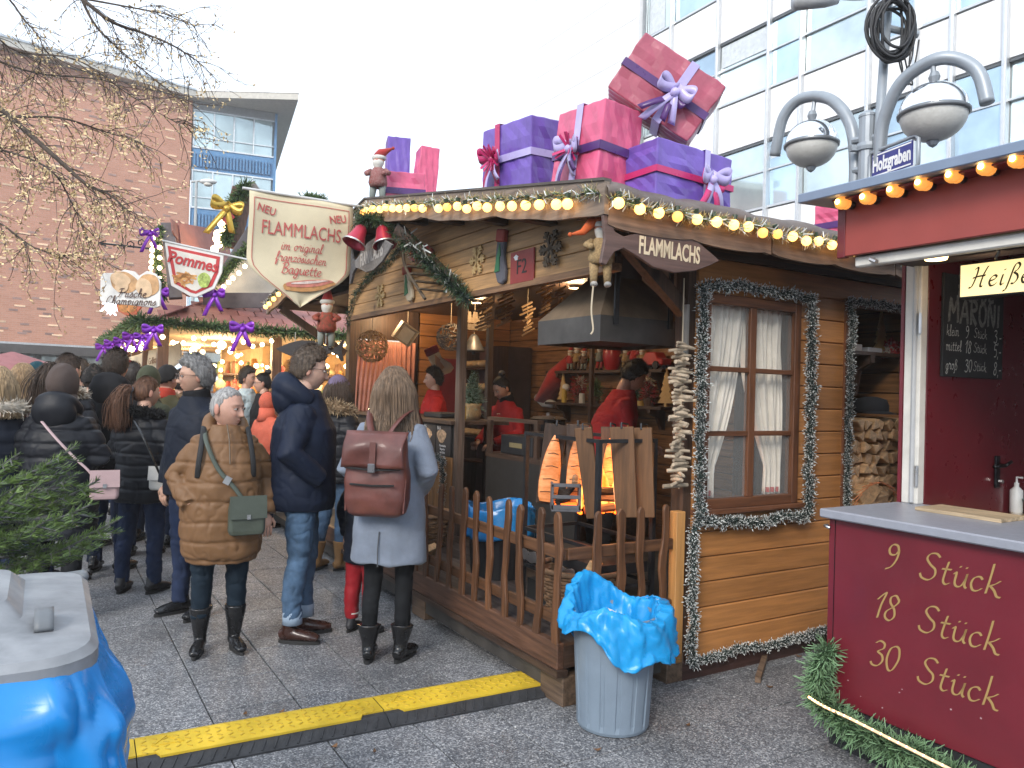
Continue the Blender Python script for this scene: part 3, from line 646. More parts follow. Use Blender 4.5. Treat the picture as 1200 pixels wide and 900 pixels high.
# tarp over the near eave, rolled edge
tp = MB()
def tfn(i, j):
    v = -.02+3.4*i; wob = .006*math.sin(v*23)+.008*math.sin(v*9+1)
    prof = [(.75, RZ(.75)+.012), (.25, RZ(.25)+.014), (-.18, RZ(-.18)+.022), (-.285, RZ(-.285)+.006), (-.315, 2.50), (-.312, 2.455+wob)]
    u, z = prof[min(5, int(round(j*5)))]; return (v, u+.4*wob*(j > .4), z+wob*(j > .2))
tp.grid(90, 6, tfn); o = tp.build('tarp', TARP, roof, smooth=True); solid(o, .004)
# verge boards with a waved lower edge
def verge(u0, u1, n=60):
    top = []; bot = []
    for i in range(n+1):
        u = u0+(u1-u0)*i/n; z = RZ(u)+.015; top.append((u, z))
        w = abs(math.sin((u-u0)*pi/1.02)); bot.append((u, z-.15-.028*w**.5-.012*math.sin(u*14)*.3))
    return top+bot[::-1]
for u0, u1 in ((-.30, 2.85), (2.85, 6.0)):
    b = MB(); poly = verge(u0, u1); n = len(poly)//2
    M = Matrix(((0,0,-1),(1,0,0),(0,1,0)))
    for i in range(n-1):
        q = [poly[i], poly[i+1], poly[2*n-2-i], poly[2*n-1-i]]
        vs = [M@Vector((x, y, 0)) for x, y in q]+[M@Vector((x, y, .03)) for x, y in q]
        b.add(vs, [(0,1,2,3),(7,6,5,4),(0,4,5,1),(3,2,6,7)]+([(0,3,7,4)] if i == 0 else [])+([(1,5,6,2)] if i == n-2 else []))
    b.build('verge_board', WOOD_WE, roof)
    b = MB(); b.prism([(u0, RZ(u0)+.016), (u1, RZ(u1)+.016), (u1, RZ(u1)+.03), (u0, RZ(u0)+.03)], .05, M, (.01, 0, 0)); b.build('verge_cap', mat('roof_felt', (.1,)*3), roof)
# eave boards in lengths
for k in range(3):
    v0 = .0+1.13*k; b = MB()
    def ef(i, j, v0=v0): return (v0+1.12*i, -.295, 2.50-(.155+.02*abs(math.sin(i*pi*2.1))**.5)*j)
    b.grid(24, 2, ef); o = b.build('eave_board', wood('eave_wood', (.17, .11, .075), 0, rnd=.1), roof); solid(o, .025, 1)
# soffit and rafters
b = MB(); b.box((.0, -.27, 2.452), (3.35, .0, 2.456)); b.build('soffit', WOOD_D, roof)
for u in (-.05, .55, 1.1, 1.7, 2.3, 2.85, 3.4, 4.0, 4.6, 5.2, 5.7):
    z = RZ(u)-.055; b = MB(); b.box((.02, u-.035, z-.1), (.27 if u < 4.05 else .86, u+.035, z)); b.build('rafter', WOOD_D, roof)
# knee braces
for (a, c_) in (((.80, 5.62, 1.95), (.05, 5.66, 2.42)), ((.84, .05, 2.02), (.25, .0, 2.42)), (tuple(PV(541, 343, .26)), tuple(PV(467, 268, .03)))):
    b = MB(); b.bar(a, c_, .06, .08); b.build('brace', WOOD_DZ, hut)
for (v, u, z0, z1, w, name, mt) in ((.89, 2.84, .12, 2.36, .035, 'post', wood('post_grey', (.10, .07, .055), 2)), (1.5, 3.42, .12, 2.5, .028, 'post', WOOD_DZ), (.89, 5.62, .1, 2.5, .06, 'post', WOOD_DZ), (2.4, 2.95, .12, 2.5, .02, 'post', WOOD_DZ)):
    b = MB(); b.box((v-w, u-w, z0), (v+w, u+w, z1)); b.build(name, mt, hut, bevel=.003)
# ceiling spots
spot_m = emit('spot_disc', (1., .72, .35), 6.)
for k, (v, u) in enumerate(((1.25, 5.25), (1.6, 3.9), (1.7, 2.3))):
    sp = hthing('ceiling_spot', ['lit round ceiling spot above the pink curtains', 'lit ceiling spot above the young man at the counter', 'lit ceiling spot deep inside the hut above the shelves'][k], 'lamp', v, u, 2.498, group='spots in the hut ceiling')
    b = MB(); b.lathe([(.055, -.03), (.06, 0)], seg=14, cap=False); b.build('rim', mat('steel', (.5, .5, .5), r=.3, m=.8), sp, smooth=True)
    b = MB(); b.lathe([(.05, -.012), (.05, -.002)], seg=14); b.build('lens', spot_m, sp)
    ld = bpy.data.lights.new('spot_light', 'POINT'); ld.energy = 11; ld.color = (1, .68, .38); ld.shadow_soft_size = .06
    lo = bpy.data.objects.new('spot_light', ld); COL.objects.link(lo); lo.parent = sp; lo.location = (0, 0, -.09)
# ------------------------------------------------------------------ picket fence
fe = hthing('picket_fence', 'brown picket fence of rough slats along the hut porch', 'fence', 0, 0, .30)
def picket(v, u, ang, k):
    h = .66+random.uniform(-.012, .012); w0 = .05+random.uniform(-.006, .006); b = MB(); n = 9; L_ = []; Rr = []
    for i in range(n):
        t = i/(n-1); off = .008*math.sin(t*7+k*1.7)+.005*math.sin(t*15+k); wd = w0/2*(1+.14*math.sin(t*9+k*2.3))
        L_.append((off-wd, t*(h-.03))); Rr.append((off+wd, t*(h-.03)))
    o_ = L_[-1][0]+w0/2
    poly = Rr+[(o_+w0*.36, h-.012), (o_+w0*.12, h), (o_-w0*.15, h-.001), (o_-w0*.38, h-.013)]+L_[::-1]
    b.prism(poly, .02, Matrix(((1,0,0),(0,0,1),(0,1,0))))
    o = b.build('picket', WOOD_FZ, fe, bevel=.004); o.location = (v, u, .0+random.uniform(-.006, .006)); o.rotation_euler = (random.uniform(-.03, .03), random.uniform(-.03, .03), ang)
for k in range(19): picket(.0, .02+.169*k, pi/2, k)
for k in range(1, 5): picket(.02+.152*k+.02, -.035, 0, 30+k)
for z in (.09, .42):
    b = MB(); b.box((.004, .0, z), (.03, 3.1, z+.06)); b.build('rail', wood('rail_u', (.10, .045, .02), 1), fe, bevel=.004)
    b = MB(); b.box((.03, -.012, z), (.73, .012, z+.06)); b.build('rail', wood('rail_v', (.10, .045, .02), 0), fe, bevel=.004)
# ------------------------------------------------------------------ tinsel garlands on the hut
TM = [TGREEN, TWHITE]
def tin(label, pts, rad, n, seed):
    p = dense([hw(*q) for q in pts], .04); p = [q+Vector((random.uniform(-1, 1), random.uniform(-1, 1), random.uniform(-1, 1)))*rad*.22 for q in p]
    t = thing('tinsel_garland', label, 'garland', p[0], 0, 'frosted tinsel garlands on the hut')
    pp = [q-p[0] for q in p]
    needles('tinsel', pp, rad*.72, n, TM, t, w=.0042, tip=.27, rseed=seed, ln=(.45, 1.12)); b = MB(); b.tube(pp, .008, 5); b.build('core', TGREEN, t)
uu = -.075
tin('frosted dark green tinsel garland framing the curtained window', [(.845, uu, 1.5), (.845, uu, 2.16), (1.30, uu, 2.19), (1.765, uu, 2.165), (1.775, uu, 1.5), (1.765, uu, .86), (1.3, uu, .845), (.86, uu, .87), (.845, uu, 1.5)], .062, 11000, 3)
tin('frosted tinsel garland running down the hut corner below the window', [(.825, uu, .86), (.815, uu, .5), (.83, uu, .11)], .055, 2400, 4)
tin('frosted tinsel garland along the foot of the plank wall', [(.83, -.055, .10), (1.2, -.055, .115), (1.6, -.055, .10), (2.0, -.055, .125), (2.6, -.055, .12)], .05, 4200, 5)
tin('frosted tinsel garland round the woodstore doorway', [(2.165, -.06, .45), (2.165, -.06, 2.19), (2.5, -.06, 2.20), (2.88, -.06, 2.19)], .048, 6000, 6)
tin('frosted tinsel bunch hanging from the counter behind the fence', [(.80, 3.35, .94), (.80, 3.05, .95), (.79, 2.95, .93), (.78, 2.93, .5)], .05, 1500, 8)
# ------------------------------------------------------------------ light strings
def light_string(label, pts, bulbs, seed, n, br=.027, gr=.05):
    P = [hw(*q) for q in pts]; t = thing('light_string', label, 'light string', P[0], 0, 'strings of warm bulbs on the hut roof')
    pp = dense([q-P[0] for q in P], .06); pp = [q+Vector((0, 0, .012*math.sin(i*1.3))) for i, q in enumerate(pp)]
    needles('garland', pp, gr, n, [GREEN2, mat('gold_tip', (.42, .33, .14), r=.4)], t, w=.003, tip=.4, rseed=seed)
    tag(needles('frost', pp, gr*1.1, n//5, [TWHITE], t, w=.006, tip=.3, rseed=seed+50, ln=(.7, 1.1)), kind='stuff')
    b = MB(); b.tube(pp, .006, 5); b.build('cable', CABLE, t)
    b0 = None
    for q in bulbs:
        c = hw(*q)-P[0]
        if b0 is None:
            b = MB(); b.ell((0, 0, 0), br, 12, 8); b0 = b.build('bulb', BULB, t, smooth=True); b0.location = c
            s = MB(); s.lathe([(.012, .0), (.015, .03)], seg=8); s0 = s.build('socket', SOCK, b0); s0.location = (0, 0, br*.8)
        else:
            o = share(b0, t, c+Vector((0, 0, random.uniform(-.008, .008))), (random.uniform(-.5, .5), random.uniform(-.5, .5), 0), name='bulb'); share(s0, o, (0, 0, br*.8), name='socket')
            if random.random() < .12: o.data = o.data.copy(); o.data.materials[0] = emit('dim_bulb', (1., .45, .1), 1.1)
def vz(u): return RZ(u)-.055
bl = [-.02]; ul = [.16, .34, .55, .73, .93, 1.12, 1.33, 1.5, 1.68, 1.85, 2.02, 2.2, 2.36, 2.5, 2.62, 2.74]
bulbs = [PV(px, py, -.075) for px, py in ((665,239),(652,239),(632,240),(616,240),(600,240),(586,240),(571,242),(559,242),(547,243),(536,243),(524,243),(514,243),(495,243),(486,243),(477,243),(468,245),(460,245),(452,244),(445,244),(437,245),(430,246),(425,250))]
light_string('warm bulb string with sparse garland along the front gable edge', [(-.06, -.30, vz(-.28)), (-.06, .9, vz(.9)), (-.06, 2.0, vz(2.0)), (-.06, 2.85, vz(2.85))], [tuple(q) for q in bulbs], 21, 1500)
bulbs = [PU(px, py, -.35) for px, py in ((725,238),(750,243),(772,249),(794,253),(817,256),(840,261),(860,263),(877,267),(894,272),(911,274),(929,277),(945,281),(959,284),(975,288),(988,291),(1002,294))]
light_string('warm bulb string with tufted garland along the side eave', [(-.02, -.335, 2.45), (.5, -.335, 2.44), (1.0, -.335, 2.45), (2.0, -.335, 2.44), (2.6, -.335, 2.44)], [tuple(q) for q in bulbs], 22, 2200)
bulbs = [(-.075, u, RZ(u)-.11) for u in (3.3, 3.7, 4.1, 4.5, 4.9, 5.3, 5.5, 5.7, 5.85)]
light_string('warm bulb string on the far slope of the gable behind the salmon banner', [(-.06, 2.9, vz(2.9)), (-.06, 4.3, vz(4.3)), (-.06, 5.95, vz(5.95))], bulbs, 23, 900)
# ================================================================== CHESTNUT STALL
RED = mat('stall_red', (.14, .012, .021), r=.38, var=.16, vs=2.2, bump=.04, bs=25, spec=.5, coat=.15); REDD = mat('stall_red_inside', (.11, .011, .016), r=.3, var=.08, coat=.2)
REDF = mat('fascia_red', (.30, .055, .045), r=.5, var=.08, vs=4); GREYT = mat('worktop_grey', (.27, .28, .32), r=.38, var=.06, vs=20); BLUG = mat('roof_bluegrey', (.19, .24, .33), r=.5, var=.06)
WHT = mat('white_paint', (.62, .60, .55), r=.5, var=.12, vs=7, bump=.1, bs=30); BLK_ = mat('black_base', (.022, .023, .025), r=.7, var=.3, vs=8); BLKM = mat('black_metal', (.018, .018, .02), r=.35, m=.6)
st = hthing('chestnut_stall', 'red roasted chestnut stall with grey counter and gold lettering', 'stall', 0, 0, 0)
FV = .853; UL = -.886; UR = -3.4
b = MB(); b.box((FV, UR, .20), (FV+.03, UL, 1.02)); cp = b.build('counter_front', RED, st, bevel=.003)
b = MB(); b.box((FV-.002, UL-.034, .2), (FV+.001, UL-.031, 1.02)); b.build('seam', BLKM, cp)
b = MB(); b.box((FV+.03, UL-.03, .05), (1.4, UL-.0, 1.02)); b.build('counter_side', RED, st)
b = MB(); b.box((FV+.015, UR, 0), (1.42, UL-.015, .2)); b.build('counter_base', BLK_, st)
b = MB(); b.box((FV-.045, UR, 1.022), (1.46, UL+.022, 1.062)); b.build('counter_top', GREYT, st, bevel=.006)
b = MB(); b.tube([(FV-.01, UL+.0, .985), (FV-.03, UL+.0, .985), (FV-.035, UL-.03, .98)], .008, 6); b.build('latch', mat('chrome', (.6, .6, .6), r=.25, m=.9), st, smooth=True)
b = MB(); b.box((1.2, -1.45, 1.063), (1.42, -1.08, 1.078)); b.build('wood_strip', wood('pale_strip', (.5, .38, .24), 1), st)
GOLD = mat('gold_paint', (.36, .235, .085), r=.4, var=.05)
for (d, dz, cu) in (('9', .885, -1.185), ('18', .672, -1.165), ('30', .465, -1.165)):
    pen(d, .118, M_FRONT, (FV-.001, cu, dz), w=.095, nib=35, thin=.3, shear=.22, gap=.02).build('lettering', GOLD, cp)
    pen('Stück', .118, M_FRONT, (FV-.001, -1.465, dz-.006), w=.088, nib=35, thin=.3, shear=.2, gap=.055).build('lettering', GOLD, cp)
for k in range(9):
    MB().obox((FV-.0008, -1.0-random.random()*1.1, .24+random.random()*.13), (.001, random.uniform(.002, .009), random.uniform(.002, .006)), (random.uniform(0, 3), 0, 0)).build('paint_chip', mat('chip_pale', (.42, .30, .30), r=.8), cp)
# side wall inside with door, post, roof
b = MB(); b.box((1.44, -.95, 0), (3.3, -.90, 2.46)); lw_ = b.build('left_wall', REDD, st)
b = MB(); b.box((1.47, -.965, .1), (2.216, -.95, 2.3)); dr = b.build('door', REDD, lw_, bevel=.003)
b = MB(); b.obox((2.126, -.975, 1.20), (.045, .012, .17)); b.build('handle_plate', BLKM, dr, bevel=.004)
b = MB(); b.tube([(2.126, -.97, 1.235), (2.126, -1.015, 1.235), (2.05, -1.02, 1.235), (2.01, -1.018, 1.232)], .01, 8); b.tube([(2.126, -1.015, 1.235), (2.18, -1.02, 1.255)], .009, 8); b.build('handle', BLKM, dr, smooth=True)
b = MB(); b.lathe([(.011, 0), (.011, .02)], (2.126, -.985, 1.15), 8, Matrix(((1,0,0),(0,0,-1),(0,1,0)))); b.build('keyhole', mat('steel', (.5,)*3), dr)
b = MB(); b.box((1.405, -.968, 1.062), (1.46, -.885, 2.23)); po = b.build('post', WHT, st, bevel=.004)
b = MB(); b.box((1.40, -.884, 1.062), (1.46, -.868, 2.23)); b.build('post_edge', RED, po)
for z in (1.94, 1.2):
    b = MB(); b.tube([(1.40, -.965, z-.05), (1.40, -.965, z+.05)], .009, 8); b.build('hinge', mat('steel', (.5,)*3), po)
b = MB(); b.tube([(1.402, -.94, 1.07), (1.402, -.94, 2.22)], .012, 8); b.build('gasket', mat('grey_pvc', (.4, .41, .42)), po)
b = MB(); b.box((2.9, UR, 0), (2.95, -.96, 2.4)); b.build('back_wall', REDD, st)
b = MB(); b.box((1.4, UR, 2.40), (2.95, -.95, 2.44)); b.build('ceiling', mat('dark_ceiling', (.03, .022, .022), r=.6), st)
b = MB(); b.box((.92, UR, 2.22), (1.42, -.92, 2.25)); b.build('canopy_soffit', mat('dark_ceiling', (.03,)*3), st)
b = MB(); b.box((.895, UR, 2.215), (.92, -.875, 2.46)); fo = b.build('fascia', REDF, st, bevel=.003)
b = MB(); b.box((.89, -.905, 2.21), (.925, -.866, 2.465)); b.build('fascia_end', RED, fo, bevel=.002)
b = MB(); b.box((.93, UR, 2.165), (.975, -.93, 2.213)); rr = b.build('shutter_rail', WHT, st, bevel=.006)
b = MB(); b.tube([(.925, -1.03, 2.185), (.905, -1.03, 2.185), (.90, -1.06, 2.17)], .011, 8); b.build('rail_pin', mat('steel', (.5,)*3), rr)
rb = MB(); vs = []
for v, z0, z1 in ((.74, 2.462, 2.505), (3.4, 2.62, 2.665)):
    for u in (UR, -.76): vs += [(v, u, z0), (v, u, z1)]
rb.add(vs, [(0,1,3,2),(4,6,7,5),(0,2,6,4),(1,5,7,3),(0,4,5,1),(2,3,7,6)]); rb.build('roof', BLUG, st, bevel=.004)
b = MB(); b.box((.8, UR, 2.452), (.93, -.9, 2.46)); b.build('roof_soffit', RED, st)
AMB = mat('amber_glass', (.85, .36, .08), r=.25, es=.45, ec=(1, .38, .07)); FIL = emit('filament', (1., .6, .2), 9.)
b0 = None
bq = [PV(px, py, .845) for px, py in ((992,239),(1021,233),(1053,224.5),(1086,216.5),(1122,207.5),(1160,198.5),(1197,189.5),(1238,179))]
bq += [bq[-1]+Vector((0, -.125*k, 0)) for k in range(1, 13)]
for q in bq:
    if b0 is None:
        b = MB(); b.lathe([(.0, -.062), (.02, -.058), (.029, -.045), (.03, -.03), (.025, -.02), (.026, 0)], seg=14, M=Matrix(((0,0,1),(0,1,0),(-1,0,0))), cap=False); b0 = b.build('bulb', AMB, fo, smooth=True)
        f_ = MB(); f_.ell((-.066, 0, 0), (.006, .012, .012), 8, 6); f0 = f_.build('filament', FIL, b0, smooth=True); s_ = MB(); s_.lathe([(.02, 0), (.02, .04)], seg=10, M=Matrix(((0,0,1),(0,1,0),(-1,0,0)))); s0_ = s_.build('socket', CABLE, b0); b0.location = q
    else:
        o = share(b0, fo, q, name='bulb'); share(f0, o, name='filament'); share(s0_, o, name='socket')
b = MB(); b.lathe([(.0, 0), (.045, .0), (.05, .015)], (1.22, -1.14, 2.205), 14); dl = b.build('downlight', emit('down_disc', (1., .7, .3), 5.), st)
ld = bpy.data.lights.new('downlight', 'POINT'); ld.energy = 2.5; ld.color = (1, .7, .42); ld.shadow_soft_size = .05; lo = bpy.data.objects.new('downlight_lamp', ld); COL.objects.link(lo); lo.parent = st; lo.location = (1.3, -1.3, 2.1)
# light box
lb = hthing('light_box_sign', 'glowing cream light box sign reading Heiße in script', 'sign', 1.24, -1.235, 2.02)
b = MB(); b.box((0, -1.0, 0), (.07, 0, .155)); b.build('case', BLKM, lb, bevel=.003)
b = MB(); b.box((-.004, -.99, .008), (-.001, -.008, .147)); fc = b.build('face', mat('lit_face', (.9, .8, .5), r=.4, es=.62, ec=(1., .78, .36), var=.05), lb)
pen('Heiße', .09, M_FRONT, (-.0055, -.165, .075), w=.11, nib=40, thin=.3, shear=.25, gap=.09, lift=.001).build('lettering', mat('sign_brown', (.10, .075, .02), r=.6), lb)
for y in (-.14, -.8):
    b = MB(); pts = [(.035, y+.006*math.sin(t*8), .155+.12*t/9) for t in range(10)]; b.tube(pts, .006, 6); b.build('chain', mat('steel', (.5,)*3), lb)
# chalk board
cb = hthing('chalkboard', 'black chalkboard listing hot chestnut portions and prices', 'chalkboard', 1.575, -.967, 1.69)
b = MB(); b.box((0, -.014, 0), (.57, 0, .515)); b.build('board', mat('slate', (.02, .021, .021), r=.6, var=.35, vs=5), cb, bevel=.002)
CH = mat('chalk', (.55, .54, .48), r=.95, var=.35, vs=60); CHF = mat('chalk_faint', (.20, .20, .18), r=.95, var=.4, vs=60)
def chalk(t, sz, x, z, w=.08, m=CH, al='LEFT', g=.08): pen(t, sz, M_SIDE, (x, -.0145, z), w=w, nib=60, thin=.7, shear=.05, align=al, gap=g, lift=.001, wob=.03).build('writing', m, cb)
chalk('HEIßE', .12, .29, .445, .17, CHF, 'CENTER', .1); chalk('MARONI', .125, .285, .315, .19, CHF, 'CENTER', .06)
for z, a, n_, p_ in ((.225, 'klein', '9', '3,-'), (.15, 'mittel', '18', '5,-'), (.055, 'groß', '30', '8,-')):
    chalk(a, .055, .025, z, .08, CH, 'LEFT', .03); chalk(n_, .065, .20, z-.004, .09, CH, 'LEFT', .02); chalk('Stück', .05, .28, z, .07, CH, 'LEFT', .02); chalk(p_, .07, .475, z-.01, .09, CH, 'LEFT', .02)
# inside shelf, bowl, soap bottle
b = MB(); b.box((2.24, -1.6, .93), (2.6, -.97, .965)); b.build('inner_shelf', wood('shelf_pale', (.42, .30, .17), 1), st)
b = MB(); b.box((2.26, -1.6, .3), (2.58, -.98, .93)); b.build('shelf_box', BLK_, st)
bo = hthing('bowl', 'teal glazed bowl on the shelf inside the chestnut stall', 'bowl', 2.33, -1.09, .966)
b = MB(); b.lathe([(.03, 0), (.035, .008), (.06, .04), (.075, .085), (.078, .09), (.07, .085), (.05, .03), (0, .02)], seg=20, cap=False); b.build('bowl_body', mat('teal_glaze', (.06, .16, .17), r=.3, var=.2), bo, smooth=True)
sb = hthing('pump_bottle', 'white pump bottle beside the teal bowl in the stall', 'bottle', 2.30, -.99, .966)
b = MB(); b.lathe([(.03, 0), (.032, .02), (.032, .13), (.012, .15), (.012, .17)], seg=14); b.build('bottle_body', mat('white_plastic', (.7, .7, .68), r=.4), sb, smooth=True)
b = MB(); b.tube([(0, 0, .17), (0, 0, .2), (0, -.03, .2)], .006, 6); b.build('pump', mat('white_plastic', (.7,)*3), sb)
nc = hthing('napkin_box', 'white card box lying on the chestnut stall worktop inside', 'box', 1.75, -1.33, .70)
b = MB(); b.box((0, -.12, 0), (.08, .1, .22)); b.build('card', mat('white_card', (.75, .75, .73), r=.7), nc)
b = MB(); b.box((-.1, -.3, -.04), (.4, .3, -.002)); b.build('tray', BLK_, nc)
# fir garland and rope light at the foot of the counter
gp_ = [(FV-.05, -.93, .43), (FV-.06, -.90, .34), (FV-.05, -.885, .25), (FV-.06, -.95, .2), (FV-.06, -1.1, .16), (FV-.06, -1.25, .15), (FV-.06, -1.45, .12), (FV-.07, -1.65, .10)]
p = dense([hw(*q) for q in gp_], .05); t = thing('fir_garland', 'green artificial fir garland along the foot of the red counter', 'garland', p[0])
needles('fir', [q-p[0]+Vector((random.uniform(-.02, .02),)*3) for q in p], .085, 5200, [GREEN, mat('fir_pale', (.14, .24, .12), r=.6, var=.4)], t, w=.0045, tip=.45, rseed=31, droop=.15)
rl = [(FV-.135, -.90, .235), (FV-.13, -.97, .22), (FV-.12, -1.1, .21), (FV-.12, -1.3, .195), (FV-.12, -1.5, .18), (FV-.12, -1.75, .165)]
p = catmull([hw(*q) for q in rl], 6); t = thing('rope_light', 'thin warm rope light lying on the fir garland', 'rope light', p[0])
b = MB(); b.tube([q-p[0] for q in p], .0065, 8); b.build('tube', mat('clear_tube', (.75, .55, .36), r=.25, es=.25, ec=(1, .55, .25)), t, smooth=True)
b0 = None
for k in range(0, 28):
    q = p[0].lerp(p[-1], 0); i = k*(len(p)-1)/28; q = p[int(i)].lerp(p[int(i)+1], i-int(i))-p[0]+Vector((0, -.006, .002))
    if b0 is None: b = MB(); b.ell((0, 0, 0), .0045, 6, 4); b0 = b.build('led', emit('led', (1., .55, .2), 7.), t); b0.location = q
    else: share(b0, t, q, name='led')
# ================================================================== STREET LAMP, SIGN, CABLE COIL
STEEL = mat('lamp_steel', (.30, .33, .36), r=.45, m=.3, var=.08); CHROME = mat('lamp_chrome', (.82, .83, .85), r=.13, m=1., var=.03); FROST = mat('frosted_globe', (.55, .54, .50), r=.35, var=.1, bump=.5, bs=55, bd=.006)
PB = Vector((3.005, 6.6, 0)); sl = thing('street_lamp', 'grey street lamp with two chrome globe lanterns on arched arms', 'street lamp', PB)
topz = (W(1017, 135, 6.6)).z
b = MB(); b.tube([(0, 0, 0), (0, 0, topz)], .07, 14); b.lathe([(.075, topz-.02), (.075, topz), (.04, topz+.03)], seg=14); b.build('pole', STEEL, sl, smooth=False)
for dz in (.28, 1.0):
    b = MB(); b.lathe([(.085, topz-dz-.03), (.09, topz-dz), (.085, topz-dz+.03)], seg=12); b.obox((.1, -.03, topz-dz), (.06, .05, .05)); b.obox((-.1, .03, topz-dz), (.06, .05, .05)); b.build('clamp', STEEL, sl)
dirL = (Vector((2.754, 7.2, 0))-PB); dirL.z = 0
def arm(pix, dep, s, lampc, lr, hang):
    pts = [W(px, py, d)-PB for (px, py), d in zip(pix, dep)]; pp = catmull(pts, 6)
    b = MB(); b.tube(pp, .052*s, 10); a = b.build('arm', STEEL, sl, smooth=True)
    C_ = W(*lampc)-PB
    ln = MB(); ln.tube([W(*hang)-PB, C_+Vector((0, 0, lr*.95))], .02, 8); ln.lathe([(.03, 0), (.045, .05), (.03, .09)], C_+Vector((0, 0, lr*.9)), 10); L0 = ln.build('lantern', STEEL, sl)
    b = MB(); b.lathe([(lr*math.cos(t), lr*.92*math.sin(t)) for t in [i*pi/2/9 for i in range(10)]], C_, 28, cap=False); b.build('dome', CHROME, L0, smooth=True)
    b = MB(); b.lathe([(lr*.99, -.035), (lr*1.05, -.03), (lr*1.06, -.008), (lr*1.0, .004)], C_, 28, cap=False); b.build('rim', mat('rim_grey', (.2, .21, .22), r=.4, m=.6), L0, smooth=True)
    b = MB(); b.lathe([(lr*.97*math.cos(t)+.0005, -.03-lr*.82*math.sin(t)) for t in [i*pi/2/9 for i in range(10)]][::-1], C_, 28, cap=False); b.build('globe', FROST, L0, smooth=True)
    b = MB(); b.lathe([(.0, -.05), (.03, -.03), (.05, .0)], C_+Vector((0, 0, -.03-lr*.83)), 10); b.build('finial', STEEL, L0)
arm([(1000, 240), (1002, 190), (997, 147), (978, 120), (955, 113), (933, 119), (917, 140), (908, 183)], [6.75, 6.75, 6.8, 6.95, 7.15, 7.3, 7.4, 7.5], 1, (951, 168, 7.15), .235, (955, 113, 7.15))
arm([(1029, 225), (1031, 180), (1036, 140), (1056, 97), (1093, 71), (1123, 70), (1147, 86), (1157, 121)], [6.5, 6.45, 6.4, 6.25, 6.05, 5.95, 5.85, 5.8], 1, (1094, 131, 6.05), .25, (1093, 72, 6.05))
for (a, c_) in (((1000, 165, 6.72), (1030, 160, 6.5)), ((1001, 200, 6.72), (1030, 196, 6.5))):
    b = MB(); b.tube([W(*a)-PB, W(*c_)-PB], .03, 8); b.build('cross_tube', STEEL, sl)
# street name plate
s0 = W(1021, 197, 6.5); s1 = W(1073, 166, 6.05); sx = (s1-s0); sx.z = 0; swid = sx.length; ang = math.atan2(sx.y, sx.x)
sg = thing('street_sign', 'blue street name plate reading Holzgraben on lamp post', 'sign', s0, ang); 
Msg = Matrix(((1,0,0),(0,0,-1),(0,1,0)))
hh = .20
b = MB(); b.box((.02, -.012, -hh/2), (swid-.02, .0, hh/2)); pl = b.build('plate', mat('sign_blue', (.035, .04, .20), r=.35, var=.05), sg)
b = MB(); 
for lo, hi in (((.03, -.014, -hh/2+.008), (swid-.03, -.0125, -hh/2+.02)), ((.03, -.014, hh/2-.02), (swid-.03, -.0125, hh/2-.008))): b = MB(); b.box(lo, hi); b.build('border', mat('sign_white', (.75, .75, .75)), sg)
t = text_mb('Holzgraben', .13, Msg, (swid/2, -.0145, 0), bold=.004, sx=1); xs = [v[0] for v in t.v]; k = (swid*.86)/(max(xs)-min(xs)); t.v = [(swid/2+(x-swid/2)*k, y, z*1.25) for x, y, z in t.v]
t.build('lettering', mat('sign_white', (.75,)*3), sg)
pth = [(0, 0, -hh/2-.03), (swid, 0, -hh/2-.03), (swid+.03, 0, -hh/2), (swid+.03, 0, hh/2), (swid, 0, hh/2+.03), (0, 0, hh/2+.03), (-.02, 0, hh/2), (-.02, 0, -hh/2)]
b = MB(); b.tube(pth, .016, 8, closed=True); b.build('frame', STEEL, sg, smooth=True)
# thin mast with cable coil
mb_ = W(1024, 235, 6.5); mt = W(1043, -30, 6.5); ms = thing('mast', 'thin grey steel tube mast beside the lamp post', 'mast', (mb_.x-.02, mb_.y, 0))
b = MB(); b.tube([(0, 0, 0), mb_-Vector(ms.location), mt-Vector(ms.location)], .038, 10); b.build('tube', STEEL, ms, smooth=True)
cc = W(1048, 32, 6.38); co = thing('cable_coil', 'coil of black cable hung high on the thin mast', 'cable', cc)
for k in range(16):
    rx = .155+random.uniform(-.045, .05); rz = .235+random.uniform(-.05, .06); ox, oz, oy = random.uniform(-.03, .03), random.uniform(-.03, .03), random.uniform(-.05, .05); ph = random.uniform(0, 6)
    pts = [(ox+rx*math.cos(a)+.012*math.sin(3*a+ph), oy+.02*math.sin(2*a+ph), oz+rz*math.sin(a)+.012*math.cos(2*a+ph)) for a in [2*pi*i/30 for i in range(30)]]
    b = MB(); b.tube(pts, .0125, 6, closed=True); b.build('loop', CABLE, co, smooth=True)
for k in range(3):
    x = random.uniform(.0, .12); b = MB(); b.tube(catmull([(x, 0, -.2), (x+.05, .02, -.36), (x-.03+.08*k, 0, -.48), (x+.1, 0, -.3), (x+.13, 0, -.1)], 6), .007, 5); b.build('loose_end', CABLE, co, smooth=True)
b = MB(); b.tube([(0, .12, .05), (.26, .12, .0)], .03, 10); b.build('bracket', STEEL, co)
# small floodlight at the top edge, on a span wire
fp = W(958, 1, 9.); f_ = thing('span_light', 'grey tubular light on a span wire near the office windows', 'lamp', fp)
b = MB(); b.tube([(-.28, 0, -.02), (.1, 0, .02), (.24, 0, .03)], [.1, .09, .06], 12); b.build('housing', mat('housing_grey', (.42, .43, .44), r=.5), f_, smooth=True)
b = MB(); b.tube(catmull([(-3, 1, .9), (0, 0, .1), (.24, 0, .03), (.6, -.1, .0), (1.0, -.3, .12)], 6), .008, 5); b.build('wire', CABLE, f_)
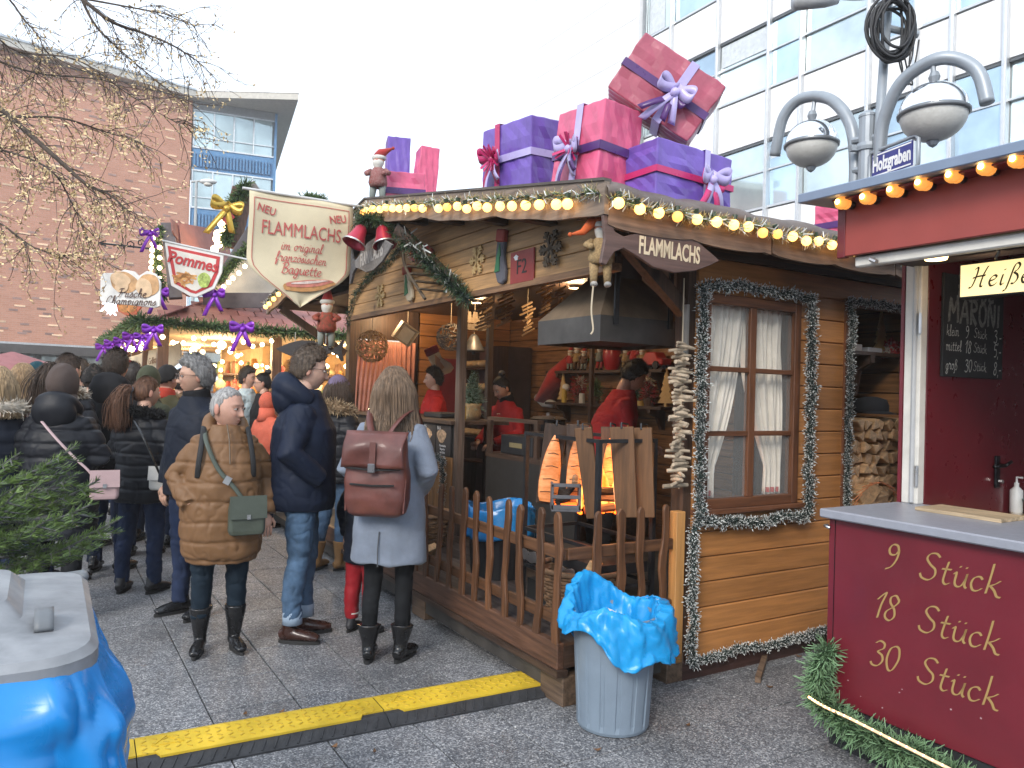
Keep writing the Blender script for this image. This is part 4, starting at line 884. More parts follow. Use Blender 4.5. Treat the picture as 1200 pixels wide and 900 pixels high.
# ================================================================== THINGS ON AND IN THE HUT
def strip(mb, pts, w, side):                              # flat ribbon along pts, width w along side
    side = Vector(side).normalized(); o = [Vector(p) for p in pts]
    vs = [q for p in o for q in (p-side*w/2, p+side*w/2)]
    mb.add(vs, [(2*i, 2*i+1, 2*i+3, 2*i+2) for i in range(len(o)-1)]); return mb
# ---- salmon banner
bn = hthing('cloth_banner', 'cream pennant banner advertising flammlachs baguette in red letters', 'banner', -.52, 2.9, 3.03)
def bhw(t):
    s = max(0, (t-.60)/.40); return float(np.interp(s, [0, .15, .35, .55, .75, .9, 1], [1, .96, .80, .56, .30, .12, .0]))*.41
def bpt(x, t, off=0.): return (x*bhw(t), -.012*math.sin(t*9)*(.4+abs(x))-.008*math.sin(x*4+t*3)-off, -.86*t)
b = MB(); b.grid(17, 30, lambda i, j: bpt(2*i-1, j)); o = b.build('cloth', mat('banner_cloth', (.66, .58, .40), r=.8, var=.05, vs=5, bump=.1, bs=300), bn, smooth=True); solid(o, .003, 1)
b = MB(); b.tube([(-.46, 0, .005), (.55, 0, .005)], .011, 8); b.build('rod', mat('rod_white', (.6, .6, .58), r=.4), bn)
BRED = mat('banner_red', (.50, .11, .10), r=.8); 
b = MB()
for s in (-1, 1):
    pts = [bpt(s*.91, .06+.885*i/40, .005) for i in range(41)]; strip(b, pts, .006, (1, 0, .3)); 
strip(b, [bpt(-.91+1.82*i/10, .06, .005) for i in range(11)], .006, (0, 0, 1)); tag(b.build('border_line', BRED, bn), kind='stuff')
def btext(mb, name='lettering'):
    mb.v = [(x, y-.004-.012*math.sin(-z/.86*9)*(.4+abs(x)/.41)-.008*math.sin(x/.41*4-z/.86*3)-.003, z) for x, y, z in mb.v]; return mb.build(name, BRED, bn)
t = text_mb('FLAMMLACHS', .15, M_SIDE, (0, 0, -.27), bold=.0, ext=.0005); xs = [v[0] for v in t.v]; k = .62/(max(xs)-min(xs)); t.v = [(x*k, y, -.275+(z+.275)*1.0) for x, y, z in t.v]; btext(t)
for s in (-1, 1):
    Mr = M_SIDE @ Matrix.Rotation(R(-12*s*-1), 3, 'Z'); btext(text_mb('NEU', .085, Mr, (s*.28, 0, -.135-.0*s), bold=.001, sx=.85))
for i, (tx, z, sz) in enumerate((('im original', -.395, .075), ('französischen', -.485, .075), ('Baguette', -.575, .088))): btext(pen(tx, sz, M_SIDE, (.0, 0, z), w=.10, nib=40, thin=.6, shear=.2, gap=.0))
def blob(mb, cx, cz, rx, rz, a, y, n=24, wob=.06): mb.prism([(cx+math.cos(a)*rx*math.cos(q)*(1+wob*math.sin(5*q+a*9))-math.sin(a)*rz*math.sin(q), cz+math.sin(a)*rx*math.cos(q)+math.cos(a)*rz*math.sin(q)*(1+wob*math.sin(3*q))) for q in [2*pi*i/n for i in range(n)]], .001, M_SIDE, (0, y, 0))
for (nm, c_, args) in (('bread', (.55, .28, .11), (.06, -.685, .21, .045, .16, -.022)), ('filling', (.60, .22, .17), (.06, -.668, .19, .028, .16, -.025)), ('cream', (.75, .62, .55), (.06, -.660, .15, .010, .17, -.028))):
    b = MB(); blob(b, *args); b.build(nm+'_print', mat('print_'+nm, c_, r=.8, var=.2, vs=30), bn)
# ---- fish signs
def fish(name, label, M, loc, rz, L_, col, tcol, mirror=False, tilt=0, txt='FLAMMLACHS', chain=True):
    t = thing(name, label, 'sign', loc, rz, 'wooden fish shaped signs on the hut')
    H_ = L_*.135; out = [(0, H_*1.25), (L_*.03, H_*1.2), (L_*.10, H_*.42), (L_*.17, H_*.28), (L_*.3, H_*.62), (L_*.45, H_*.98), (L_*.62, H_*1.02), (L_*.78, H_*.75), (L_*.92, H_*.28), (L_, 0), (L_*.92, -H_*.3), (L_*.78, -H_*.72), (L_*.6, -H_*.98), (L_*.42, -H_*.9), (L_*.28, -H_*.5), (L_*.17, -H_*.25), (L_*.10, -H_*.5), (L_*.04, -H_*1.15), (L_*.0, -H_*1.1), (L_*.025, 0)]
    if mirror: out = [(L_-x, y) for x, y in out]
    Rm = Matrix.Rotation(tilt, 3, 'Z')
    b = MB(); b.prism(out, .02, M@Rm); bo = b.build('board', wood('fish_'+name+str(round(L_, 2)), col, 0, dark=.3, rnd=0), t, bevel=.003)
    cx = L_*(.55 if not mirror else .45)
    tm = text_mb(txt, .1, Matrix.Identity(3), (0, 0, 0), bold=.002, mirror=False); xs = [v[0] for v in tm.v]; ys = [v[1] for v in tm.v]; k = L_*.52/(max(xs)-min(xs)); ky = L_*.115/(max(ys)-min(ys))
    tm.v = [tuple(M@(Rm@Vector((cx+x*k, y*ky, .0215+z)))) for x, y, z in tm.v]; tm.build('lettering', tcol, t)
    if chain:
        for f in (.27, .72):
            p = M@(Rm@Vector((L_*f, H_*.7, .01))); b = MB(); b.tube([p, p+Vector((0, 0, .12))], .004, 5); b.build('chain', mat('steel', (.5,)*3), t)
    return t
CRM = mat('cream_paint', (.62, .52, .36), r=.7); GRP = mat('grey_paint', (.42, .40, .38), r=.7)
q = hw(-.03, -.27, 2.275); fish('fish_sign', 'brown wooden fish sign lettered FLAMMLACHS hanging at the near roof corner', M_SIDE, q, TH, .77, (.115, .07, .06), CRM, tilt=-.02)
q0 = PV(412, 311, -.04); q1 = PV(474, 287, -.04); q = hw(-.04, q0.y, q0.z-.02)
fish('fish_sign', 'grey wooden fish sign under the gable peak beside the banner', M_FRONT, q, TH, .92, (.17, .16, .155), GRP, tilt=.06, chain=True)
q = W(403, 411, 8.3); fish('fish_sign', 'dark fish sign hanging at the far eave behind the santa figure', Matrix(((-1,0,0),(0,0,1),(0,1,0))), q, 0, .74, (.03, .025, .025), mat('dull_grey', (.2, .19, .18)), txt='FLAMM', tilt=.0)
# ---- gift boxes on the roof
def paper(name, c): return mat(name, c, r=.38, var=.16, vs=9, bump=.4, bs=6, bd=.02, st=(1, 1, .6), coat=.25)
PINK = paper('pink_paper', (.62, .10, .20)); PURP = paper('purple_paper', (.155, .085, .40)); MAUV = paper('mauve_paper', (.38, .075, .12))
LIL = mat('lilac_satin', (.46, .40, .70), r=.3, var=.1, sheen=.3); DPU = mat('dark_purple_satin', (.085, .03, .15), r=.3, var=.1); MAG = mat('magenta_satin', (.50, .03, .14), r=.3, var=.1)
def bow(par, c, n, up, col, s=.1, loops=2, tails=2):
    n = Vector(n).normalized(); up = Vector(up).normalized(); x = up.cross(n).normalized(); c = Vector(c)
    for sg in ([-1, 1] if loops == 2 else [1]):
        pts = [c+n*(.012+.35*s*math.sin(a))+x*(sg*s*1.0*math.sin(a*.5)*math.cos(a*.5)*2*.9)+up*(s*.55*math.sin(a)*math.cos(a)+.25*s*math.sin(a*.5)) for a in [pi*i/14 for i in range(15)]]
        b = MB(); strip(b, pts, s*.45, up+n*.3); o = b.build('bow_loop', col, par, smooth=True); solid(o, .002)
    for k in range(tails):
        sg = -1 if k % 2 else 1; ln = s*(1.3+.4*k)
        pts = [c+n*(.014+.02*math.sin(t*3))+x*sg*ln*.45*t-up*ln*t for t in [i/8 for i in range(9)]]
        b = MB(); strip(b, pts, s*.38, x+n*.2); o = b.build('bow_tail', col, par, smooth=True); solid(o, .002)
    b = MB(); b.ell(c+n*.02, (s*.22,)*3, 8, 6); b.build('bow_knot', col, par, smooth=True)
def gift(label, loc, size, rot, pap, r1, r2, face='u', bows=True, bpos=None, w=.05, star=False, cat='gift box'):
    # local box 0-centred in x, y, standing on z = 0; r1: upright ribbon, r2: ribbon round the middle
    t = thing('gift_box', label, 'gift box', loc, 0, 'wrapped gift boxes on the roof'); t.rotation_euler = rot
    a, b_, c_ = size; n = 12; m = MB()
    # crumpled paper: subdivided box with slightly bulged, uneven faces
    bm = bmesh.new(); bmesh.ops.create_cube(bm, size=1); bmesh.ops.subdivide_edges(bm, edges=bm.edges[:], cuts=7, use_grid_fill=True)
    for v in bm.verts:
        p = v.co; ex = sum(abs(abs(q)-.5) < 1e-4 for q in p); nn = .0035*math.sin(p.x*19+p.z*11+a*50)+.003*math.sin(p.y*23-p.z*17+b_*40)+.002*math.sin(p.z*31+p.x*13)
        k = 1 if ex == 1 else .45
        v.co = Vector((p.x*a, p.y*b_, (p.z+.5)*c_))+p*nn*2*k
    me = bpy.data.meshes.new('wrapping'); bm.to_mesh(me); bm.free(); me.materials.append(pap)
    o = bpy.data.objects.new('wrapping', me); COL.objects.link(o); o.parent = t; bv = o.modifiers.new('b', 'BEVEL'); bv.width = .008; bv.segments = 2; bv.limit_method = 'ANGLE'; bv.angle_limit = R(50)
    e = .007; bx, by, bz = a/2+e, b_/2+e, c_
    if r1:
        x0 = bpos[0] if bpos else 0
        if face == 'u': loop = [(x0, -by, -e), (x0, -by, bz+e), (x0, by, bz+e), (x0, by, -e)]; sd = (1, 0, 0)
        else: loop = [(-bx, x0, -e), (-bx, x0, bz+e), (bx, x0, bz+e), (bx, x0, -e)]; sd = (0, 1, 0)
        b = MB(); strip(b, loop+[loop[0]], w, sd); o = b.build('ribbon', r1, t); solid(o, .002)
    if r2:
        z0 = (bpos[1] if bpos else .5)*c_
        b = MB(); strip(b, [(-bx, -by, z0), (bx, -by, z0), (bx, by, z0), (-bx, by, z0), (-bx, -by, z0)], w*.85, (0, 0, 1)); o = b.build('ribbon', r2, t); solid(o, .002)
    if bows:
        x0 = bpos[0] if bpos else 0; z0 = (bpos[1] if bpos else .5)*c_
        c0, nn = ((x0, -by-.004, z0), (0, -1, 0)) if face == 'u' else ((-bx-.004, x0, z0), (-1, 0, 0))
        if r2: bow(t, Vector(c0)+Vector(nn)*.004-Vector((0, 0, .02)), nn, (.2, .2, 1), r2, .10, 2, 2)
        if r1: bow(t, Vector(c0)+Vector(nn)*.02, nn, (-.1, -.1, 1), r1, .115, 2, 2)
        if star:
            b = MB(); c0 = Vector(c0)+Vector(nn)*.04
            for k in range(16):
                d = Vector((random.uniform(-1, 1), random.uniform(-1, 1), random.uniform(-1, 1))); d -= Vector(nn)*d.dot(Vector(nn))*.5; d.normalize()
                b.bar(c0, c0+d*.085+Vector(nn)*.02, .016, .003, nn)
            tag(b.build('rosette', MAG, t), kind='stuff')
    return t
def rz_at(v, u): return RZ(u)
gift('purple crumpled gift box with lilac ribbon and magenta rosette, left of the pink box', hw(.38, .98, RZ(.9)+.0), (.40, .50, .48), (.05, -.06, TH+.10), PURP, MAG, LIL, face='v', bpos=(.08, .56), w=.05, star=True)
gift('tall pink gift box with dark rosette between the two purple boxes', hw(.36, .33, RZ(.33)-.01), (.28, .40, .50), (.06, .07, TH+.06), PINK, LIL, DPU, face='v', bpos=(.0, .5), w=.055, star=True)
gift('wide purple gift box with lilac bow at the roof corner', hw(.72, .08, RZ(.1)-.02), (.56, .38, .31), (.0, .03, TH+.02), PURP, LIL, MAG, face='u', bpos=(.08, .47), w=.04)
g4 = gift('tilted mauve gift box with lilac bow balanced on top of the others', hw(.58, .13, RZ(.1)+.345), (.53, .29, .35), (0, 0, 0), MAUV, LIL, DPU, face='u', bpos=(.06, .46), w=.05)
Rg = Matrix.Rotation(TH-.62, 3, 'Z') @ Matrix.Rotation(.60, 3, 'Y') @ Matrix.Rotation(.10, 3, 'X'); g4.rotation_euler = Rg.to_euler(); g4.location = W(779, 111, 4.27)-Rg@Vector((0, 0, .175))
gift('pink gift box with dark ribbon at the gable peak beside the climbing santa', hw(.38, PV(474, 220, .38).y, RZ(2.6)-.02), (.32, .36, .36), (.0, .0, TH-.35), PINK, None, DPU, face='v', bpos=(0, .55), bows=False, w=.06)
gift('pale pink narrow gift box behind the peak gifts', hw(.72, PV(495, 215, .72).y, RZ(2.8)), (.18, .22, PV(495, 176, .72).z-RZ(2.8)), (.0, .06, TH-.2), PINK, None, DPU, bows=False, bpos=(0, .12), w=.04)
gift('small purple gift box standing highest at the gable peak', hw(.66, PV(465, 215, .66).y, RZ(2.6)), (.22, .24, PV(465, 166, .66).z-RZ(2.6)), (.0, .0, TH-.3), PURP, None, None, bows=False)
gift('pink gift box with dark ribbon between hut roof and chestnut stall roof', hw(2.12, -.02, RZ(-.0)-.02), (.26, .26, .24), (.0, .05, TH+.1), PINK, None, DPU, bows=False, bpos=(0, .4), w=.05)
# ---- small figures
def figure(label, loc, rz, s, hat, coat_, legs, beard=True, cat='figurine', group=None, hat_tip=(.12, 0, .25), name='santa_figure', arms=1.):
    t = thing(name, label, cat, loc, rz, group); t.scale = (s, s, s)
    b = MB(); b.lathe([(.0, .30), (.14, .31), (.17, .38), (.15, .52), (.10, .64), (.05, .68)], seg=14); b.build('torso', coat_, t, smooth=True)
    for sd in (-1, 1):
        b = MB(); b.tube([(sd*.08, 0, .34), (sd*.09, -.02, .18), (sd*.09, -.02, .06)], [.07, .055, .045], 10); b.build('leg', legs, t, smooth=True)
        b = MB(); b.ell((sd*.09, -.06, .04), (.05, .09, .04), 10, 6); b.build('boot', mat('boot_dark', (.03, .025, .02), r=.5), t, smooth=True)
        b = MB(); b.tube([(sd*.12, 0, .60), (sd*.2, -.05, .5*arms+.05), (sd*.15, -.14, .46*arms+.06)], [.055, .05, .04], 8); b.ell((sd*.15, -.15, .46*arms+.06), .04, 8, 6); b.build('arm', coat_, t, smooth=True)
    b = MB(); b.ell((0, 0, .77), (.10, .10, .11), 12, 8); hd = b.build('head', mat('doll_skin', (.55, .30, .21), r=.6), t, smooth=True)
    b = MB(); b.ell((0, -.10, .77), .025, 8, 6); b.build('nose', mat('doll_nose', (.5, .18, .13)), hd, smooth=True)
    if beard:
        b = MB(); b.lathe([(.01, -.20), (.05, -.15), (.09, -.06), (.10, .0), (.06, .03)], (0, -.03, .76), 12); b.build('beard', mat('white_fluff', (.62, .60, .55), r=.95, bump=.6, bs=30), hd, smooth=True)
    b = MB(); b.lathe([(.11, -.02), (.125, .0), (.125, .03), (.11, .045)], (0, .01, .82), 14, cap=False); b.build('hat_trim', mat('white_fluff', (.6,)*3), hd, smooth=True)
    hx, hy, hz = hat_tip; b = MB(); b.tube([(0, .01, .84), (hx*.2, hy*.2, .92), (hx*.6, hy*.6, .84+hz*.75), (hx, hy, .84+hz)], [.108, .085, .045, .012], 12); b.ell((hx, hy, .84+hz), .03, 8, 6); b.build('hat', hat, hd, smooth=True)
    return t
RFELT = mat('red_felt', (.36, .03, .028), r=.9, var=.15, vs=20, sheen=.3); GFELT = mat('grey_felt', (.20, .22, .20), r=.9); TANF = mat('tan_burlap', (.35, .24, .12), r=.95, var=.3, vs=40, bump=.5, bs=120); ORF = mat('orange_felt', (.55, .11, .03), r=.9)
GRNF = mat('green_felt', (.05, .13, .06), r=.9); BRNF = mat('brown_felt', (.13, .075, .045), r=.9); NORD = mat('nordic_knit', (.30, .03, .035), r=.9, var=.4, vs=50, c2=(.34, .22, .2))
q = hw(.05, 2.78, RZ(2.78)-.02); figure('santa doll in a red patterned sweater climbing at the gable peak', q, TH-.7, .46, RFELT, NORD, GFELT, hat_tip=(.26, 0, .16))
q = PV(694, 275, .1); q = hw(.08, q.y-.1, 2.07); g = figure('hanging gnome doll with orange hat and burlap legs by the fish sign', q, TH-.5, .37, ORF, TANF, TANF, hat_tip=(-.42, -.05, -.16))
for o in list(g.children):
    if o.name.startswith('boot'): o.data.materials[0] = mat('grey_knit', (.38, .36, .33), r=.95, bump=.5, bs=60)
b = MB(); b.tube(catmull([(-.1, -.1, .05), (-.12, -.1, -.3), (-.09, -.1, -.55), (-.12, -.1, -.62)], 5), .012, 6); b.build('rope', mat('hemp', (.5, .42, .3), r=.95), g)
q = W(383, 372, 7.9); g = figure('santa puppet in patchwork coat hanging at the far eave', hw(*(hl(q)-Vector((0, 0, .34)))), TH-.4, .60, RFELT, mat('patchwork', (.30, .16, .09), r=.9, var=.6, vs=18, c2=(.4, .07, .05)), GFELT, hat_tip=(.02, 0, .26))
b = MB(); b.tube([(0, 0, 1.0), (0, 0, 1.3)], .008, 5); b.build('cord', mat('hemp', (.5,)*3), g)
# ---- red bells, snowflakes, stockings, plate
bl_ = thing('red_bells', 'pair of red metal bells with greenery under the gable peak', 'bells', W(432, 262, 5.9))
for dx, tl in ((-.045, .35), (.1, -.25)):
    M = Matrix.Rotation(tl, 3, 'Y') @ Matrix.Rotation(-.3, 3, 'X'); b = MB(); b.lathe([(.095, -.165), (.082, -.148), (.058, -.083), (.045, -.025), (.025, 0), (0, .01)], (dx, 0, -.02), 18, M, cap=False); o = b.build('bell', mat('bell_red', (.42, .03, .06), r=.3, m=.3), bl_, smooth=True); solid(o, .006)
    b = MB(); b.lathe([(.093, -.168), (.098, -.165), (.09, -.152)], (dx, 0, -.02), 18, M, cap=False); b.build('bell_rim', mat('bell_silver', (.6, .6, .58), r=.3, m=.8), bl_, smooth=True)
needles('greenery', [(-.1, 0, 0), (0, -.02, .05), (.14, 0, .0)], .09, 500, [GREEN], bl_, rseed=40, w=.005)
def flake(label, v, u, z, r, mt, cat='snowflake'):
    t = hthing('wooden_snowflake', label, 'snowflake', v, u, z, group='wooden snowflakes on the gable'); b = MB()
    for k in range(6):
        a = pi/3*k; d = Vector((0, math.cos(a), math.sin(a))); b.bar((0, 0, 0), d*r, .014*r/.1, .012, (1, 0, 0))
        for f, l in ((.45, .32), (.7, .28)):
            for sg in (-1, 1):
                e = Vector((0, math.cos(a+sg*.9), math.sin(a+sg*.9))); b.bar(d*r*f, d*r*f+e*r*l, .012*r/.1, .011, (1, 0, 0))
    b.lathe([(r*.2, -.006), (r*.2, .006)], seg=6, M=Matrix(((0,0,1),(0,1,0),(-1,0,0)))); b.build('flake', mt, t)
PLY = mat('plywood', (.50, .34, .15), r=.7); DRIFT = mat('driftwood_dark', (.10, .075, .05), r=.8)
flake('pale plywood snowflake on the gable next to the wooden stocking', .268, 1.461, 2.441, .105, PLY); flake('pale plywood snowflake at the far end of the gable', .268, 3.213, 2.36, .11, PLY); flake('dark rustic snowflake beside the F2 plate', .25, .55, 2.385, .115, DRIFT)
def stock_poly(w, h): return [(-.5*w, h), (.18*w, h), (.24*w, .55*h), (.62*w, .26*h), (.66*w, .08*h), (.4*w, 0), (.0, .02*h), (-.36*w, .22*h), (-.46*w, .55*h)]
def stocking(label, v, u, z, w, h, tilt, cols, face, group, rz=0):
    t = hthing('christmas_stocking', label, 'stocking', v, u, z, rz, group); M = face@Matrix.Rotation(tilt, 3, 'Z'); P = stock_poly(w, h)
    b = MB(); b.prism(P, .03, M); b.build('foot', cols[0], t, bevel=.008)
    b = MB(); b.prism([(-.53*w, .78*h), (.24*w, .78*h), (.22*w, 1.02*h), (-.54*w, 1.02*h)], .04, M); b.build('cuff', cols[1], t, bevel=.008)
    if len(cols) > 2:
        b = MB(); b.prism([(-.3*w, .2*h), (.15*w, .24*h), (.02*w, .5*h), (.1*w, .52*h), (-.1*w, .75*h), (-.25*w, .5*h)], .036, M); b.build('motif', cols[2], t)
stocking('painted wooden stocking with green tree and red cuff on the gable', .275, 1.15, 2.245, .13, .34, -.18, [mat('navy_grey', (.10, .10, .12), r=.7), mat('red_paint', (.33, .04, .03), r=.6), mat('green_paint', (.03, .16, .07), r=.6)], M_FRONT, 'wooden stockings on the gable')
stocking('painted wooden stocking half hidden by sled and fir branch', .27, 2.56, 2.245, .14, .30, .1, [mat('cream_wood', (.45, .38, .27), r=.7), mat('red_paint', (.3,)*3), mat('green_paint', (.03,)*3)], M_FRONT, 'wooden stockings on the gable')
pt = hthing('number_plate', 'square red board lettered F2 on the gable planks', 'sign', .275, .745, 2.225)
b = MB(); b.box((-.012, 0, 0), (0, .27, .20)); b.build('board', mat('plate_red', (.26, .035, .03), r=.55, var=.15), pt, bevel=.003); text_mb('F2', .13, M_FRONT, (-.013, .135, .095), ext=.001).build('lettering', mat('ink_black', (.02, .02, .02)), pt)
b = MB(); b.prism([(.06, .02), (.09, .02), (.09, .035), (.10, .04), (.07, .055), (.04, .04), (.05, .035)], .002, M_FRONT, (-.013, .27, .125)); b.build('emblem', mat('white_decal', (.7,)*3), pt)
# ---- sled with fir branches on the brace
sl_ = hthing('toy_sled', 'small dark wooden sled with red cloth tied under the gable', 'sled', .2, 2.15, 2.36); Ms = Matrix.Rotation(.7, 3, 'X')
for s in (-1, 1):
    b = MB(); b.tube(catmull([Ms@Vector((s*.1, -.28, .03)), Ms@Vector((s*.1, .15, 0)), Ms@Vector((s*.1, .3, .06)), Ms@Vector((s*.1, .32, .14))], 5), .012, 6); b.build('runner', DRIFT, sl_)
for k in range(4): b = MB(); b.bar(Ms@Vector((-.13, -.2+.1*k, .06)), Ms@Vector((.13, -.2+.1*k, .06)), .05, .012); b.build('slat', DRIFT, sl_)
b = MB(); b.ell(Ms@Vector((0, .2, .12)), (.1, .12, .08), 12, 8); b.build('red_cloth', RFELT, sl_, smooth=True)
t = hthing('fir_branch', 'dark fir branches with frosted dots tied along the gable brace', 'garland', .0, 0, 0)
needles('fir', dense([PV(462, 268, .02), PV(500, 305, .12), PV(541, 343, .24), PV(548, 352, .24)], .05), .085, 2200, [TGREEN, GREEN], t, rseed=41, w=.004); tag(needles('frost', dense([PV(467, 268, .02), PV(541, 343, .24)], .05), .10, 70, [TWHITE], t, rseed=42, w=.01, ln=(.8, 1.05), tip=.1), kind='stuff')
t = hthing('fir_garland', 'thin dark fir garland trailing along the far half of the gable beam', 'garland', .25, 2.9, 2.66)
needles('fir', catmull([(0, -.2, .06), (0, .2, -.05), (0, .6, -.12), (0, .95, -.28), (0, 1.1, -.5)], 8), .05, 1100, [TGREEN, GREEN], t, rseed=43, w=.004)
# ================================================================== HOOD, GRILL, SALMON, FIRE
IRON = mat('dark_iron', (.030, .031, .034), r=.5, m=.5, var=.3, vs=9); HOODM = mat('sooty_steel', (.085, .08, .075), r=.5, m=.55, var=.35, vs=3); HOODB = mat('hood_brown', (.20, .145, .095), r=.55, m=.4, var=.35, vs=3)
hd_ = hthing('extractor_hood', 'big sooty steel extractor hood over the salmon grill', 'hood', .37, .22, 1.845)
a_, b__ = .66, .62
b = MB(); b.add([(0,0,0),(a_,0,0),(a_,b__,0),(0,b__,0),(0,0,.145),(a_,0,.145),(a_,b__,.145),(0,b__,.145)], [(0,1,5,4),(1,2,6,5),(2,3,7,6),(3,0,4,7)]); o = b.build('rim', HOODM, hd_); solid(o, .01)
b = MB(); c0 = [(0,0,.145),(a_,0,.145),(a_,b__,.145),(0,b__,.145),(.22,.2,.40),(.46,.2,.40),(.46,.42,.40),(.22,.42,.40)]; b.add(c0, [(0,1,5,4),(1,2,6,5),(2,3,7,6),(3,0,4,7)]); o = b.build('canopy', HOODB, hd_); solid(o, .006)
b = MB(); b.box((.22, .2, .4), (.46, .42, .62)); b.build('duct', HOODM, hd_)
b = MB(); b.box((.02, .02, .02), (a_-.02, b__-.02, .03)); b.build('filter_tray', IRON, hd_)
for p_ in ((.1, .0, .145), (.5, .0, .145)): b = MB(); b.bar((p_[0], -.012, p_[2]-.05), (p_[0], -.012, .6), .03, .012, (0, 1, 0)); b.build('hanger', IRON, hd_)
gr = hthing('grill_frame', 'black iron open fire grill with upright frame behind the fence', 'grill', .33, .15, .12)
posts = ((0, 0), (.41, .02), (0, .72), (.42, .74))
for x, y in posts: b = MB(); b.box((x-.013, y-.013, 0), (x+.013, y+.013, 1.19)); b.build('post', IRON, gr)
for a, c_ in (((0, 0), (.41, .02)), ((0, 0), (0, .72)), ((.41, .02), (.42, .74)), ((0, .72), (.42, .74))):
    for z in (1.18, .60, .38): b = MB(); b.bar((a[0], a[1], z), (c_[0], c_[1], z), .02, .02); b.build('rail', IRON, gr)
b = MB(); b.box((.03, .03, .44), (.39, .69, .50)); b.build('fire_tray', IRON, gr)
b = MB(); b.box((.02, .02, .05), (.4, .7, .30)); b.build('lower_box', mat('oven_black', (.02, .02, .02), r=.6), gr)
FOIL = mat('aluminium_foil', (.75, .75, .75), r=.3, m=.9, bump=.8, bs=25, bd=.02)
for p_ in ((-.035, .12, .40), (-.035, .5, .42)):
    b = MB(); b.grid(8, 5, lambda i, j, p_=p_: (p_[0]-.02*j, p_[1]+.16*i, p_[2]+.07*j+.006*math.sin(9*i+7*j))); o = b.build('foil', FOIL, gr, smooth=False); solid(o, .002)
SALM = mat('salmon_flesh_glow', (.75, .22, .055), r=.45, var=.3, vs=14, c2=(.85, .38, .16), st=(1, 1, 3.), coat=.2, es=.10, ec=(1., .28, .05)); SKIN_F = mat('salmon_edge', (.72, .62, .52), r=.5)  # flesh emits a faint orange of its own, standing for firelight
BRD = wood('grill_board', (.125, .06, .025), 2, dark=.3, rnd=.2); BRDD = wood('char_board', (.05, .03, .02), 2, rnd=.2)
gc = hw(.53, .5, 1.0)
def salmon(label, ptop, pbot, dep, w, front, yaw=0):
    A = W(*pbot, dep); B = W(*ptop, dep); c = A; d = B-A; h = d.length
    t = thing('salmon_board', label, 'salmon board', A, 0, 'salmon boards at the fire'); zx = d.normalized(); nrm = Vector((CAM.x-A.x, CAM.y-A.y, 0)).normalized(); nrm = Matrix.Rotation(yaw, 3, 'Z')@nrm; sd = zx.cross(nrm).normalized(); nrm = sd.cross(zx)*1.0
    M = Matrix((sd, zx, nrm)).transposed()      # x across, y up the board, z towards the viewer
    b = MB(); b.prism([(-w/2*.86, 0), (w/2*.86, 0), (w/2, h), (-w/2, h)], .018, M); b.build('board', BRDD if front else BRD, t, bevel=.003)
    z0 = .018 if front else -.022; prof = [(.02, .30), (.10, .40), (.3, .44), (.55, .40), (.75, .30), (.9, .17), (.985, .06)]
    vs = []; n = 14; b = MB()
    def fn(i, j):
        tt = float(np.interp(j, np.linspace(0, 1, len(prof)), [p[0] for p in prof])); hw_ = float(np.interp(j, np.linspace(0, 1, len(prof)), [p[1] for p in prof]))*w*1.05
        a = 2*pi*i; return M@Vector((hw_*math.cos(a)+(-.012 if not front else 0), (.02+tt*.86)*h, z0+(.016 if front else -.0)+.016*math.sin(a)))
    b.grid(n, 16, fn, wrap=True); b.build('fillet', SALM if front else SKIN_F, t, smooth=True)
    if front:
        for k in range(5):
            y = (.15+.16*k)*h; b = MB(); hw_ = w*.36*(1-.12*k); b.tube([M@Vector((-hw_, y, .046)), M@Vector((0, y+.008, .054)), M@Vector((hw_, y, .046))], .0022, 5); b.build('wire', IRON, t)
    b = MB(); b.tube([M@Vector((0, h*.98, .02)), M@Vector((.0, h*1.04, .01)), M@Vector((.02, h*1.02, -.06)), M@Vector((.02, h*.98, -.08))], .006, 6); b.build('hook', IRON, t)
salmon('leftmost salmon fillet on a charred board glowing at the fire', (652, 497), (639, 590), 4.50, .135, True, .15)
salmon('second salmon fillet on a charred board left of the fire', (677, 497), (674, 590), 4.45, .13, True, .1)
salmon('bare back of a salmon board just left of the iron post', (684, 501), (697, 607), 4.22, .10, False, -.3)
salmon('salmon fillet half hidden behind the middle iron post', (716, 500), (716, 600), 4.62, .12, True, -.1)
salmon('wide bare backed salmon board right of the iron post', (729, 500), (735, 606), 4.25, .135, False, -.2)
salmon('rightmost bare backed salmon board with dark scorch mark', (752, 501), (757, 606), 4.30, .12, False, -.2)
# fire
def flame_mat():
    M_ = bpy.data.materials.new('flame'); M_.use_nodes = True; t = M_.node_tree; N = t.nodes.new; K = t.links.new; t.nodes.remove(t.nodes['Principled BSDF'])
    tcx = N('ShaderNodeTexCoord'); n = N('ShaderNodeTexNoise'); n.inputs['Scale'].default_value = 14; K(tcx.outputs['Object'], n.inputs['Vector'])
    rp = N('ShaderNodeValToRGB'); rp.color_ramp.elements[0].position = .35; rp.color_ramp.elements[0].color = (1, .14, .01, 1); rp.color_ramp.elements[1].position = .65; rp.color_ramp.elements[1].color = (1, .55, .12, 1); K(n.outputs['Fac'], rp.inputs['Fac'])
    e = N('ShaderNodeEmission'); e.inputs['Strength'].default_value = 1.9; K(rp.outputs['Color'], e.inputs['Color']); tr = N('ShaderNodeBsdfTransparent'); lw = N('ShaderNodeLayerWeight'); lw.inputs['Blend'].default_value = .35
    mx = N('ShaderNodeMixShader'); K(lw.outputs['Facing'], mx.inputs['Fac']); K(e.outputs[0], mx.inputs[1]); K(tr.outputs[0], mx.inputs[2]); K(mx.outputs[0], t.nodes['Material Output'].inputs['Surface']); return M_
FLM = flame_mat(); fpos = W(706, 590, 4.42)
fr = thing('open_fire', 'orange flames of the open fire between the salmon boards', 'fire', fpos)
